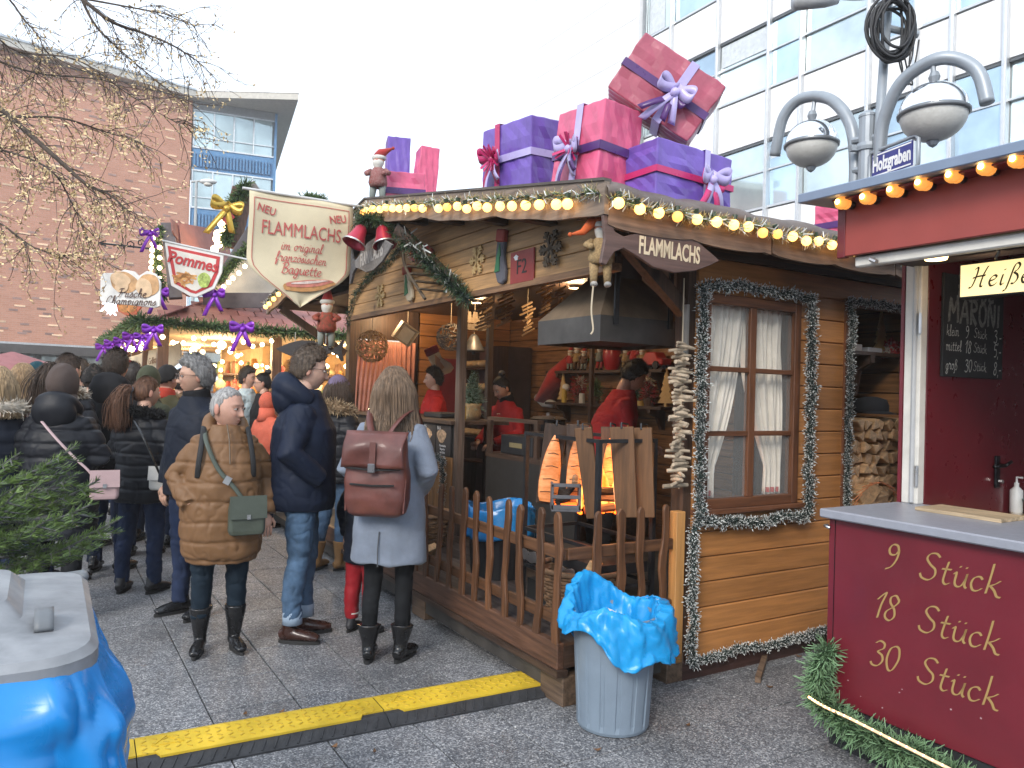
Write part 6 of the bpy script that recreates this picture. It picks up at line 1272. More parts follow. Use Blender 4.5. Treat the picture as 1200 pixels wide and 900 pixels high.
# local x along v (bin spans x -.58..0), y along u (0 front .. .62)
def rrect(x0, x1, y0, y1, r_, n=6):
    out = []
    for cx, cy, a0 in ((x1-r_, y1-r_, 0), (x0+r_, y1-r_, pi/2), (x0+r_, y0+r_, pi), (x1-r_, y0+r_, 1.5*pi)):
        out += [(cx+r_*math.cos(a0+pi/2*k/n), cy+r_*math.sin(a0+pi/2*k/n)) for k in range(n+1)]
    return out
def loft(mb, rings):
    n = len(rings[0]); vs = [p for r_ in rings for p in r_]; fs = [(k*n+i, k*n+(i+1) % n, (k+1)*n+(i+1) % n, (k+1)*n+i) for k in range(len(rings)-1) for i in range(n)]
    fs += [tuple(range(n))[::-1], tuple(range((len(rings)-1)*n, len(rings)*n))]; return mb.add(vs, fs)
b = MB(); loft(b, [[(x*.86-.04, y*.86+.04, .08) for x, y in rrect(-.56, -.02, .02, .60, .06)], [(x, y, .98) for x, y in rrect(-.56, -.02, .02, .60, .06)]]); b.build('body', DGR, wb)
lid = MB(); rs = []
def lz(y, z): return z+.012*math.sin(min(1, max(0, y/.66))*pi)+.02*(y/.62)
for (x0, x1, y0, y1, r_, z) in ((-.60, .03, -.05, .64, .10, .985), (-.61, .04, -.06, .65, .11, 1.0), (-.61, .04, -.06, .65, .11, 1.03), (-.595, .025, -.045, .635, .10, 1.045), (-.56, -.01, -.01, .60, .08, 1.05), (-.50, -.10, .14, .56, .06, 1.055), (-.47, -.13, .19, .53, .05, 1.085), (-.44, -.16, .23, .50, .04, 1.088)):
    rs.append([(x, y, lz(y, z)) for x, y in rrect(x0, x1, y0, y1, r_)])
loft(lid, rs); lo_ = lid.build('lid', LIDG, wb, smooth=True); m_ = lo_.modifiers.new('e', 'EDGE_SPLIT'); m_.split_angle = R(28)
b = MB(); b.grid(16, 4, lambda i, j: (-.06+.018*(2*j-1), .14+.055*math.cos(pi*i), 1.062+.035*math.sin(pi*i))); o = b.build('lid_handle', mat('lid_handle', (.13, .14, .15), r=.5), wb, smooth=True); solid(o, .008)
b = MB(); b.tube([(-.62, .66, 1.04), (-.05, .655, 1.04), (.035, .62, 1.055), (.03, .56, 1.06)], .014, 8); b.build('hinge_bar', mat('lid_handle', (.34,)*3), wb, smooth=True)
t = text_mb('ÜLLEN.', .035, Matrix(((1,0,0),(0,1,0),(0,0,1))), (-.33, .06, 1.068), bold=-.001); t.build('scratched_lettering', mat('scratch', (.22, .23, .24)), lo_)
for k in range(10):
    x, y = random.uniform(-.5, -.05), random.uniform(.0, .5); a = random.uniform(0, 3); l_ = random.uniform(.02, .06); 
    b = MB(); z = lz(y, 1.0525); b.bar((x, y, z), (x+l_*math.cos(a), y+l_*math.sin(a)*.3, z), .0016, .003); b.build('scratch', mat('scratch', (.22,)*3), lo_) if not (-.5 < x < -.1 and .14 < y < .56) else None
for x in (-.5, -.08): b = MB(); b.lathe([(.1, -.02), (.1, .02)], (x, .58, .1), 16, Matrix(((0,0,1),(0,1,0),(-1,0,0)))); b.build('wheel', BLKM, wb)
wbg = hthing('large_bin_bag', 'shiny blue bag hanging out round the wheeled bin', 'bag', -2.145, -1.33, .6); n = 30
base = rrect(-.575, .0, -.02, .615, .09, 10)
def wf(i, j):
    t = i*len(base); k = int(t) % len(base); f_ = t-int(t); p = Vector(base[k]+(0,)).lerp(Vector(base[(k+1) % len(base)]+(0,)), f_); c = Vector((-.29, .3, 0)); d = (p-c).normalized()
    z = .385-.50*j; z += .05*math.sin(i*2*pi*3)*j+.1*j*(p.y/.6)
    w = wr((p.x*1.2, p.y*1.2, z*.8), 5., 2.); w2 = wr((p.x, p.y, z*.6), 10., 6.)
    out = .03+.09*math.sin(min(1, j*1.25)*pi*.8)**.8+.06*(w-.35)*(j > .02)*min(1, j*5)+.04*(w2-.3)*min(1, j*4)
    out += .04*(wr((p.x*14, p.y*14, z*2.2), 1., 4.)-.35)*min(1, j*4); q = p+d*out; return (q.x, q.y, z)
b = MB(); b.grid(170, 44, wf, wrap=True); o = b.build('film', mat('blue_bag_deep', (.012, .21, .56), r=.28, var=.1, spec=.6, bump=1., bs=6, bd=.06, ridge=True, st=(1, 1, .5)), wbg, smooth=True); solid(o, .002)
# ================================================================== CABLE COVER ON THE GROUND
YEL = mat('cover_yellow', (.62, .42, .03), r=.5, var=.2, vs=5, bump=.1, bs=70); RUB = mat('rubber_black', (.030, .031, .034), r=.65, var=.3, vs=12, bump=.3, bs=40)
ea = G(158, 884); eb = G(440, 832); dv = Vector((eb.x-ea.x, eb.y-ea.y, 0)); sl_n = dv.length; ang = math.atan2(dv.y, dv.x)
for k in range(-1, 3):
    P = ea+Vector((dv.x, dv.y, 0))*k; cv = thing('cable_cover', ['yellow and black cable cover running out of the picture at the left', 'longest fully seen yellow cable cover left of middle', 'yellow cable cover ending under the porch block', 'yellow cable cover in the dark under the hut'][k+1], 'cable cover', (P.x, P.y, 0), ang, 'cable covers laid across the paving')
    L_ = sl_n-.004; b = MB(); pr = [(-.225, .0), (-.225, .008), (-.15, .038), (.03, .038), (.12, .012), (.12, 0)]; b.add([(x, y, z) for x in (0, L_) for y, z in pr], [tuple(range(6))[::-1], tuple(range(6, 12))]+[(i, 6+i, 6+(i+1) % 6, (i+1) % 6) for i in range(6)]); bo_ = b.build('rubber_base', RUB, cv)
    # yellow lid with notches for the connectors
    o_ = [(0, -.12), (.07, -.12), (.085, -.158), (L_-.12, -.158), (L_-.10, -.12), (L_, -.12), (L_, .09), (0, .09)]
    b = MB()
    pts = [(x, y, .043 if y < 0 else .030) for x, y in o_]; nn_ = len(pts); mid = [(x, min(y, .03), .046) for x, y in o_]
    vs = [(x, y, .02) for x, y in o_]+[(x, y, .044) for x, y in [(q[0], q[1]) for q in o_[:6]]]+[(L_, .03, .047), (0, .03, .047), (L_, .10, .022), (0, .10, .022)]
    b.add([(x, y, .036) for x, y in o_[:6]]+[(x, y, .046) for x, y in o_[:6]]+[(L_, .04, .046), (0, .04, .046), (L_, .118, .018), (0, .118, .018)], [(6,7,8,9,10,11,12,13), (13,12,14,15)]+[(i, i+1, i+7, i+6) for i in range(5)])
    b.build('lid', YEL, cv)
    tr = MB(); nx = int(L_/.042)
    for i in range(nx):
        for j in range(5):
            x = .03+i*.042; y = -.115+j*.036+(i % 2)*.012
            if y > .03 or x > L_-.03: continue
            s = 1 if (i+j) % 2 else -1; tr.obox((x, y, .047), (.024, .007, .004), (0, 0, s*.75))
    tag(tr.build('tread', mat('tread_worn', (.50, .34, .035), r=.6), cv), kind='stuff')
    for xx in (.12, L_-.14):
        for (a, c_) in (((xx-.06, -.06), (xx, .02)), ((xx, .02), (xx+.06, -.06)), ((xx-.06, -.06), (xx+.06, -.06))): b = MB(); b.bar((a[0], a[1], .0475), (c_[0], c_[1], .0475), .006, .004); b.build('triangle_mark', YEL, cv)
    rt = MB()
    for i in range(int(L_/.05)): rt.bar((.02+i*.05, -.218, .013), (.045+i*.05, -.168, .034), .006, .004, (0, -.3, 1))
    tag(rt.build('base_ribs', RUB, cv), kind='stuff')
# plank lying under the hut
t = hthing('loose_batten', 'thin wooden batten lying under the hut wall', 'batten', 1.15, -.25, .0); b = MB(); b.bar((0, 0, .02), (.5, .35, .03), .03, .03); b.build('stick', BLK, t)
# inner bin with blue bag behind the fence, wicker basket, log pile
q = PV(574, 600, .45); t = hthing('inner_bin', 'black bin with blue bag standing behind the picket fence', 'rubbish bin', .48, 1.42, .302)
b = MB(); b.lathe([(.19, 0), (.22, .38)], seg=24); b.build('tub', mat('crate_black', (.02,)*3), t)
def i_fn(i, j):
    a = 2*pi*i; w = wr((math.cos(a), math.sin(a), j*.8), 3.5, 5.); P = [(.19, .40), (.215, .47), (.235, .48), (.245, .44), (.25, .34), (.252, .28)]
    tt = j*5; k = min(4, int(tt)); f_ = tt-k; r_ = P[k][0]*(1-f_)+P[k+1][0]*f_; z = P[k][1]*(1-f_)+P[k+1][1]*f_; return ((r_+.04*(w-.3))*math.cos(a), (r_+.04*(w-.3))*math.sin(a), z+.02*math.sin(3*a))
b = MB(); b.grid(60, 20, i_fn, wrap=True); o = b.build('bag', mat('blue_bag_dull', (.02, .19, .47), r=.25), t, smooth=True); solid(o, .002)
WICK = mat('wicker', (.19, .11, .06), r=.8, var=.4, vs=30)
def basket(label, v, u, z, r0, r1, h):
    t = hthing('wicker_basket', label, 'basket', v, u, z, 0, 'wicker baskets on the porch'); b = MB(); b.lathe([(r0*.95, .005), (r1*.95, h*.97)], seg=24, cap=False); b.lathe([(0, .005), (r0*.95, .006)], seg=24, cap=False); b.build('lining', WICK, t)
    w = MB(); ns = 26
    for k in range(13):
        f_ = k/12; rr = r0+(r1-r0)*f_; w.tube([((rr+.007*(1 if (i+k) % 2 else -1))*math.cos(2*pi*i/ns), (rr+.007*(1 if (i+k) % 2 else -1))*math.sin(2*pi*i/ns), .01+h*f_) for i in range(ns)], .0085, 5, closed=True)
    tag(w.build('weave', WICK, t), kind='stuff'); b = MB(); b.tube([(r1*math.cos(2*pi*i/24), r1*math.sin(2*pi*i/24), h+.012) for i in range(24)], .016, 7, closed=True); b.build('rim', WICK, t, smooth=True); return t
basket('round wicker basket with firewood behind the near fence corner', .40, .38, .302, .17, .24, .26); basket('wicker basket behind the far part of the fence', .45, 2.55, .302, .18, .23, .24)
for k in range(7):
    t = hthing('firewood_piece', ['firewood piece leaning in the near basket at left', 'firewood piece lying across the near basket', 'firewood piece standing at the back of near basket', 'split log lying on the porch left of inner bin', 'split log stacked behind fence by the counter', 'round log end behind far pickets', 'thin split log beside the far basket'][k], 'log', *((.40+.05*(k-1), .38+.06*(k-1), .40) if k < 3 else (.35+.1*(k-3), 2.1+.32*(k-3), .36)), group='firewood on the porch'); b = MB(); b.prism([(.05, 0), (-.03, .045), (-.04, -.04)], .26, Euler((.5+k, .4*k, .3)).to_matrix()); b.build('billet', LOGS, t, bevel=.004)
# ================================================================== FIR TREE AND BARE TREE ON THE LEFT
def fir_branch(par, a, d, L_, seed, w=.0035, fl=.045):
    a = Vector(a); d = Vector(d).normalized(); sd = d.cross(Vector((0, 0, 1))).normalized(); rg = random.Random(seed); pts = [a+d*L_*t+Vector((0, 0, -.10*L_*math.sin(t*2.2)+.05*L_*t*t)) for t in [i/8 for i in range(9)]]
    b = MB(); b.tube(pts, [.008*(1-.7*i/8) for i in range(9)], 5)
    mb = MB(); subs = [(pts, L_)]
    for k in range(3, 8):
        for s in (-1, 1):
            l_ = L_*.42*(1-k/9.5); e = (d*.75+sd*s*.65).normalized(); sp = [pts[k]+e*l_*t+Vector((0, 0, -.03*t)) for t in [i/4 for i in range(5)]]; subs.append((sp, l_)); b.tube(sp, [.004, .0035, .003, .002, .0015], 4)
    b.build('twig', mat('fir_bark', (.10, .07, .045), r=.9), par)
    for sp, l_ in subs:
        n = int(l_*520); m = len(sp)-1
        for q in range(n):
            t = rg.uniform(0.05 if l_ < L_ else .12, 1)*m; i = min(m-1, int(t)); p = sp[i].lerp(sp[i+1], t-i); dd = (sp[i+1]-sp[i]).normalized(); s2 = dd.cross(Vector((0, 0, 1))).normalized(); up = s2.cross(dd)
            an = rg.uniform(-.4, pi+.4); o = (s2*math.cos(an)+up*math.sin(an)*.8+dd*.75).normalized(); ll = fl*rg.uniform(.45, .75)*(1-.25*t/m); ww = o.cross(Vector((rg.random(), rg.random(), rg.random()))).normalized()*w*.5
            mb.add([p-ww, p+ww, p+o*ll+ww*.4, p+o*ll-ww*.4], [(0, 1, 2, 3)])
    tag(mb.build('needles', mat('fir_needle', (.075, .14, .04), r=.5, var=.5, vs=9, c2=(.19, .28, .08)), par), kind='stuff')
fc = W(-60, 700, 2.5); ft = thing('fir_tree', 'small cut fir tree spreading green branches behind the wheeled bin', 'tree', (fc.x, fc.y, 0))
b = MB(); b.tube([(0, 0, 0), (.01, 0, .9), (0, 0, 1.5)], [.035, .028, .01], 8); b.build('trunk', mat('fir_bark', (.1,)*3), ft)
tips = [((92, 553), 2.35), ((95, 585), 2.45), ((122, 590), 2.5), ((108, 622), 2.3), ((142, 638), 2.45), ((125, 655), 2.55), ((60, 640), 2.2), ((50, 600), 2.35), ((30, 560), 2.5), ((75, 630), 2.6), ((20, 610), 2.2), ((105, 660), 2.35), ((60, 575), 2.55), ((35, 655), 2.3)]
for k, ((px, py), dep) in enumerate(tips):
    tp_ = W(px, py, dep)-Vector((fc.x, fc.y, 0)); st_ = Vector((0, 0, tp_.z-.02-.08*random.random())); fir_branch(ft, st_, tp_-st_+Vector((0, 0, .10)), (tp_-st_).length*1.02, k+5, fl=.05)
for k in range(4): a = random.uniform(2.2, 4.5); fir_branch(ft, (0, 0, .5+.1*k), (math.cos(a), math.sin(a), .1), .45, 50+k)
# bare tree: limbs traced in the photograph, standing 9 m away
TD = 9.; tx = W(-170, 470, TD); tr_ = thing('bare_tree', 'bare winter tree with thin twigs and few golden leaves at upper left', 'tree', (tx.x, tx.y, 0)); T0 = Vector((tx.x, tx.y, 0))
BARK = mat('tree_bark', (.07, .052, .04), r=.9, var=.4, vs=10)
b = MB(); b.tube([(0, 0, 0), (.03, 0, 1.5), (0, .05, 3.2), (.1, 0, 5.2), (0, .1, 7.5)], [.2, .16, .13, .10, .06], 12); b.build('trunk', BARK, tr_, smooth=True)
limbs = [([(-175, 60), (-60, 85), (0, 128), (60, 180), (100, 215), (128, 228), (150, 247)], .045, TD-.2), ([(-170, -150), (20, -60), (95, -2), (130, 25), (165, 38), (200, 52), (232, 72)], .035, TD+.3), ([(95, -2), (112, 30), (140, 58), (180, 92), (215, 118)], .018, TD+.3), ([(-160, 40), (-40, 60), (40, 85), (110, 92), (140, 100)], .02, TD+.5), ([(-170, 120), (-60, 110), (0, 135), (70, 138), (125, 155), (160, 165)], .024, TD+.2), ([(-170, 180), (-50, 170), (10, 178), (60, 200), (85, 240), (100, 275)], .02, TD-.4), ([(-170, 250), (-60, 235), (0, 262), (40, 290), (75, 300)], .018, TD), ([(-170, -40), (-20, -20), (30, 25), (50, 55), (40, 90)], .018, TD+.6), ([(95, -2), (150, 8), (200, 18), (228, 30)], .014, TD+.4), ([(-170, 0), (-30, 30), (20, 60), (90, 70), (150, 110), (200, 140), (218, 145)], .014, TD+.1)]
rg = random.Random(11); lv = MB(); tw = MB(); tips_ = []
def leafq(p, s):
    a = Vector((rg.gauss(0, 1), rg.gauss(0, 1), rg.gauss(0, 1))).normalized(); c_ = a.orthogonal().normalized(); lv.add([p-a*s, p+c_*s*.5, p+a*s, p-c_*s*.5], [(0, 1, 2, 3)])
for li, (px, r0, dep) in enumerate(limbs):
    pts = catmull([W(x, y, dep+rg.uniform(-.2, .2))-T0 for x, y in px], 5); n = len(pts); b = MB(); b.tube(pts, [max(.004, r0*(1-.85*i/n)) for i in range(n)], 7); b.build('limb', BARK, tr_, smooth=True)
    for i in range(4, n):
        for q in range(2):
            d = (pts[min(i+1, n-1)]-pts[i-1]).normalized(); sdv = Vector((rg.uniform(-1, 1), rg.uniform(-1, 1), rg.uniform(-1, .8))); dd = (d*.8+sdv*.8).normalized(); L_ = rg.uniform(.25, .75)
            p = pts[i]; sp = [p]
            for s in range(5): dd = (dd+Vector((rg.uniform(-.25, .25), rg.uniform(-.25, .25), rg.uniform(-.35, .15)))).normalized(); p = p+dd*L_/5; sp.append(p)
            tw.tube(sp, [.006, .005, .004, .0035, .003, .002], 4); tips_.append(sp)
            for s in range(2, 6):
                if rg.random() < .7:
                    e = (dd+Vector((rg.uniform(-1, 1), rg.uniform(-1, 1), rg.uniform(-1, .6)))).normalized(); l2 = rg.uniform(.1, .28); s2 = [sp[s], sp[s]+e*l2*.5+Vector((0, 0, rg.uniform(-.03, .03))), sp[s]+e*l2]; tw.tube(s2, [.004, .003, .002], 3); tips_.append(s2)
for sp in tips_:
    q = sp[-1]; scr = q+T0; px = 600+F*scr.x/scr.y; dens = 6 if px < 140 else 3
    if scr.z > 5.0: dens = 2
    for k in range(dens): i = rg.randrange(1, len(sp)); leafq(sp[i]+Vector((rg.gauss(0, .03), rg.gauss(0, .03), rg.gauss(0, .03))), rg.uniform(.014, .028))
tag(tw.build('twigs', BARK, tr_), kind='stuff'); tag(lv.build('leaves', mat('golden_leaf', (.80, .56, .30), r=.7, var=.4, vs=5), tr_), kind='stuff')
# ================================================================== CHIPS STALL BEHIND THE QUEUE
PW = wood('stall_brown', (.13, .07, .045), 2); PWH = wood('stall_brown_h', (.13, .07, .045), 0); CRMW = mat('cream_plaster', (.62, .56, .46), r=.8, var=.1); TIL = mat('roof_shingle', (.30, .12, .10), r=.6, var=.15, rnd=.2, vs=5)
ps = hthing('chips_stall', 'chips stall with red shingle roof, fir garlands and bright bulbs', 'stall', -1.0, 7.0, 0); SX, SY = 4.2, 6.6
for x, y in ((0, 0), (1.35, 0), (2.75, 0), (4.2, 0), (0, 1.6), (0, 3.2), (0, 4.8), (0, 6.6)):
    b = MB(); b.box((x-.06, y-.06, 0), (x+.06, y+.06, 2.19)); b.build('post', PW, ps)
b = MB(); b.box((.06, -.02, .1), (SX, .03, 1.0)); b.build('end_panel', CRMW, ps); b = MB(); b.box((-.02, .06, .1), (.03, SY, 1.0)); b.build('front_panel', CRMW, ps)
for k in range(3):
    x0 = .1+1.38*k; b = MB(); b.bar((x0, -.035, .15), (x0+1.2, -.035, .95), .09, .03, (0, 1, 0)); b.build('brace', PW, ps); b = MB(); b.box((x0-.05, -.045, .92), (x0+1.33, -.02, 1.0)); b.build('rail', PWH, ps)
b = MB(); b.box((-.25, -.28, 1.0), (SX, .35, 1.05)); b.build('end_counter', PWH, ps); b = MB(); b.box((-.3, .35, 1.0), (.35, SY, 1.05)); b.build('front_counter', wood('c_u', (.13, .07, .045), 1), ps)
b = MB(); b.box((1.8, 2.6, .0), (SX, 2.66, 2.5)); b.build('inner_wall', mat('warm_board', (.50, .33, .17), r=.7, var=.2, vs=4), ps); b = MB(); b.box((1.9, 2.6, 0), (1.96, SY, 2.5)); b.build('inner_wall', mat('warm_board', (.5,)*3), ps)
b = MB(); b.box((-.15, -.15, 2.19), (SX, SY, 2.24)); b.build('ceiling', mat('warm_ceiling', (.45, .34, .22), r=.8), ps); b = MB(); b.box((0, 0, .0), (SX, SY, .08)); b.build('floor', BLK_, ps)
def hip(ov, z0, inset, z1): return [(-ov, -ov, z0), (SX+ov, -ov, z0), (SX+ov, SY+ov, z0), (-ov, SY+ov, z0), (inset, inset, z1), (SX-inset, inset, z1), (SX-inset, SY-inset, z1), (inset, SY-inset, z1)]
b = MB(); b.add(hip(.2, 2.24, 1.35, 3.0), [(0,1,5,4),(1,2,6,5),(2,3,7,6),(3,0,4,7),(4,5,6,7)]); pr_ = b.build('roof', TIL, ps)
# shingles on the two visible slopes
sh = MB(); sh.prism([(-.10, .2), (-.10, .03), (-.06, -.01), (0, -.025), (.06, -.01), (.10, .03), (.10, .2)], .014); s0 = None; ns_ = 0
def shing(p, M):
    global s0, ns_
    if ns_ >= 290: return
    ns_ += 1
    if s0 is None: s0 = sh.build('shingle', TIL, pr_); o = s0
    else: o = share(s0, pr_, name='shingle')
    o.location = p; o.rotation_euler = M.to_euler()
up_e = Vector((0, 1.55, .76)).normalized(); up_f = Vector((1.55, 0, .76)).normalized()
for r_ in range(9):
    t = r_/9.; 
    for k in range(-3, 14):
        x = -.28+.215*k+(r_ % 2)*.107; lo_x = -.2+1.55*t
        if x < lo_x-.02 or x > 2.9: continue
        shing(Vector((x, -.2+1.55*t, 2.255+.76*t)), Matrix((Vector((1, 0, 0)), up_e, Vector((1, 0, 0)).cross(up_e))).transposed())
    for k in range(26):
        y = -.28+.215*k+(r_ % 2)*.107
        if y < -.2+1.55*t: continue
        ax = Vector((0, -1, 0)); shing(Vector((-.2+1.55*t, y, 2.255+.76*t)), Matrix((ax, up_f, ax.cross(up_f))).transposed())
# upper gables and boards above the roof, each board where the photograph shows it
def pboard(a, c_, w, name='gable_board', mt=None, dep=None, t=.06):
    A = W(*a)-ps.location; C_ = W(*c_)-ps.location; A = Matrix.Rotation(-TH, 3, 'Z')@A; C_ = Matrix.Rotation(-TH, 3, 'Z')@C_; b = MB(); vd = Matrix.Rotation(-TH, 3, 'Z')@ray(a[0], a[1]); b.bar(A, C_, w, t, -vd.normalized()); return b.build(name, mt or mat('slate_wood', (.13, .115, .12), r=.7, var=.2), ps, bevel=.005)
def ploc(px, py, d): return Matrix.Rotation(-TH, 3, 'Z')@(W(px, py, d)-Vector(ps.location))
pboard((196, 262, 9.6), (206, 350, 9.3), .15); pboard((285, 222, 10.2), (268, 290, 10.), .28, mt=wood('gable_brown', (.13, .065, .04), 2)); pboard((290, 216, 10.2), (306, 240, 10.3), .2, mt=mat('grey_board', (.3, .27, .25), r=.8)); pboard((238, 352, 9.9), (345, 352, 10.2), .2, 'cross_beam'); pboard((255, 332, 9.8), (296, 268, 9.9), .13)
b = MB(); b.add([ploc(245, 345, 10.0), ploc(300, 345, 10.2), ploc(330, 345, 10.4), ploc(292, 285, 10.2)], [(0, 1, 2, 3)]); o = b.build('gable_infill', CRMW, ps); solid(o, .03)
b = MB(); b.add([ploc(205, 262, 9.7), ploc(262, 272, 11.6), ploc(275, 345, 11.4), ploc(214, 345, 9.5)], [(0, 1, 2, 3)]); o = b.build('dormer_roof', TIL, ps); solid(o, .05)
for i in range(7):
    for j in range(6):
        f_ = (i+.5*(j % 2))/7; g_ = j/6; A = ploc(205+57*f_, 263+10*f_, 9.64+1.9*f_).lerp(ploc(214+61*f_, 345, 9.44+1.9*f_), min(1, g_+.19))
        if ns_ < 300:
            ns_ += 1; ax = (ploc(262, 272, 11.6)-ploc(205, 262, 9.7)).normalized(); dn = (ploc(205, 262, 9.7)-ploc(214, 345, 9.5)).normalized(); zz = ax.cross(dn).normalized(); zz = zz if zz.dot(ploc(600, 450, .1)-A) > 0 else -zz; ax = dn.cross(zz); o = share(s0, pr_, name='shingle'); o.location = A; o.rotation_euler = Matrix((ax, dn, zz)).transposed().to_euler(); o.scale = (1.25, 1, 1)
# garlands, bulbs and bows on the stall
FPUR = mat('purple_foil', (.20, .02, .42), r=.3, var=.2, spec=.7, m=.2); PBUL = None
def pgar(label, pix, rad, n, seed, bulbs=(), br=.028):
    P = [q if isinstance(q, Vector) else W(*q) for q in pix]; t = thing('stall_garland', label, 'garland', P[0], 0, 'fir garlands on the chips stall'); pp = dense([q-P[0] for q in P], .1); needles('fir', pp, rad, n, [GREEN, GREEN2], t, rseed=seed, w=.012, ln=(.5, 1.1)); b = MB(); b.tube(pp, .02, 5); b.build('core', GREEN, t); b0 = None
    for q in bulbs:
        c_ = (q if isinstance(q, Vector) else W(*q))-P[0]
        if b0 is None: b = MB(); b.ell((0, 0, 0), br, 10, 7); b0 = b.build('bulb', BULBW, t, smooth=True); b0.location = c_
        else: share(b0, t, c_, name='bulb')
pgar('thick fir garland along the front eave of the chips stall', [hw(-1.3, 13.6, 2.26), hw(-1.3, 10, 2.22), hw(-1.28, 6.72, 2.26)], .14, 3200, 101, [hw(-1.22, 6.9+.28*k, 2.03+random.uniform(-.08, .08)) for k in range(22)])
pgar('thick fir garland along the near eave of the chips stall', [hw(-1.28, 6.70, 2.26), hw(0, 6.68, 2.23), hw(2.2, 6.70, 2.24)], .11, 3600, 102, [hw(-1.15+.115*k, 6.76, 2.06+random.uniform(-.06, .06)) for k in range(30)])
pgar('fir garland with warm bulbs on the left gable board of the chips stall', [(187, 265, 9.5), (184, 300, 9.4), (190, 350, 9.2)], .09, 900, 103, [(180-(y-265)*.06, y, 9.35) for y in range(272, 322, 7)]+[(187, y, 9.3) for y in range(290, 345, 12)])
pgar('fir garland with gold bows on the upper gable of the chips stall', [(290, 215, 10.1), (272, 240, 10.0), (265, 285, 9.9)], .12, 1500, 104, [(262-(y-250)*.2+random.uniform(-4, 4), y, 9.95) for y in range(262, 330, 6)], .05)
pgar('fir garland with bulbs on the lower right gable of the chips stall', [(248, 335, 9.7), (270, 312, 9.8), (292, 288, 9.8)], .09, 900, 105, [(262, 336, 9.6), (268, 331, 9.6), (273, 326, 9.6), (280, 320, 9.6), (287, 312, 9.6)])
pgar('short fir tuft peeking above the salmon banner', [(355, 234, 10.5), (378, 236, 10.5)], .13, 700, 106)
def pbow(label, px, py, d, s):
    t = thing('purple_bow', label, 'bow', W(px, py, d), .1, 'purple foil bows on the chips stall'); bow(t, (0, 0, 0), (0, -1, 0), (0, 0, 1), FPUR, s, 2, 2)
for k, (px, py, d, s) in enumerate(((252, 346, 9.3, .15), (285, 386, 9.2, .16), (181, 388, 8.6, .13), (168, 396, 8.9, .10), (156, 396, 9.4, .12), (144, 401, 10., .11), (133, 404, 10.8, .12), (122, 408, 11.8, .12), (187, 345, 9.1, .14), (177, 275, 9.3, .13), (362, 428, 9.8, .2))):
    pbow(['purple bow on the beam below the chips pennant', 'purple bow in the middle of the near eave garland', 'purple bow at the corner of the eave garlands', 'purple bow hanging just left of the corner', 'purple bow, third along the front eave garland', 'purple bow midway along the front eave garland', 'purple bow on the outer front eave garland', 'purple bow at the far end of the front eave', 'purple bow on the mushroom sign\'s right edge', 'purple bow on top of the left gable board', 'purple bow below the dark fish sign'][k], px, py, d, s)
gb_ = thing('gold_bow', 'gold and red foil bow on the upper gable garland', 'bow', W(266, 245, 9.8), .3); bow(gb_, (0, 0, 0), (0, -1, 0), (.2, 0, 1), mat('gold_foil', (.55, .36, .06), r=.3, m=.5), .22, 2, 2); b = MB(); b.prism([(0, -.2), (.1, -.1), (0, .02), (-.1, -.1)], .02, M_SIDE); b.build('red_tag', mat('toy_red', (.4, .03, .03)), gb_)
# warm light and goods inside the stall
for x, y in ((.9, 1.2), (2.6, 1.2), (.9, 3.6), (.8, 5.4)):
    ld = bpy.data.lights.new('stall_lamp', 'POINT'); ld.energy = 60; ld.color = (1, .66, .32); ld.shadow_soft_size = .1; lo = bpy.data.objects.new('stall_lamp', ld); COL.objects.link(lo); lo.parent = ps; lo.location = (x, y, 2.02)
    b = MB(); b.ell((x, y, 2.1), .06, 10, 8); b.build('ceiling_bulb', BULBW, ps, smooth=True)
goods = [((200, 448), .13, (.55, .38, .12)), ((213, 452), .10, (.5, .16, .1)), ((258, 447), .14, (.62, .5, .35)), ((275, 452), .12, (.5, .12, .1)), ((304, 438), .2, (.62, .5, .38)), ((330, 440), .18, (.45, .1, .1)), ((345, 452), .2, (.12, .3, .16)), ((238, 450), .15, (.3, .2, .12)), ((370, 448), .18, (.55, .5, .42)), ((317, 470), .15, (.55, .4, .2))]
for k, ((px, py), h, c_) in enumerate(goods):
    t = thing('hanging_goods', ['yellow lantern hanging deep in the chips stall', 'small red lantern right of the yellow lantern', 'pale paper ornament over the queue', 'red stacked jars near the stall post', 'pale plush figure hanging in the stall window', 'dark red packet stack on the stall shelf', 'green patterned board behind the man in navy', 'brown wooden box on the stall shelf', 'white paper cluster near the hut\'s far post', 'tan basket on the chips stall shelf'][k], 'goods', W(px, py, 11.2+.1*k), 0, 'goods inside the chips stall'); b = MB()
    b.lathe([(h*.35, -h), (h*.55, -h*.7), (h*.6, -h*.2), (h*.35, h*.1), (h*.2, h*.3), (h*.1, h*.6)], seg=12); b.ell((0, 0, h*.55), h*.28, 8, 6); b.build('body', mat('goods%d' % k, c_, r=.7, var=.3, vs=12), t, smooth=True); cord(t, h*.6, 2.3-W(px, py, 11.2).z)
rg4 = random.Random(21); gcol = [(.55, .12, .08), (.62, .5, .3), (.2, .3, .14), (.6, .32, .1), (.35, .2, .12)]; gmb = [MB() for _ in gcol]; bmb = MB()
for z in (1.05, 1.4, 1.75):
    MB().box((1.85, 2.3, z-.03), (SX, 2.6, z)).build('goods_shelf', PWH, ps); MB().box((1.62, 2.6, z-.03), (1.9, SY, z)).build('goods_shelf', PWH, ps)
    for k in range(26):
        h_ = rg4.uniform(.07, .25); w_ = rg4.uniform(.03, .07); q = gmb[rg4.randrange(5)]; x_ = rg4.uniform(1.95, 4.0); q.lathe([(w_, 0), (w_*1.1, h_*.6), (w_*.5, h_)], (x_, 2.42, z), 8); x_ = rg4.uniform(2.7, 6.3); gmb[rg4.randrange(5)].lathe([(w_, 0), (w_, h_*.7), (w_*.6, h_)], (1.75, x_, z), 8)
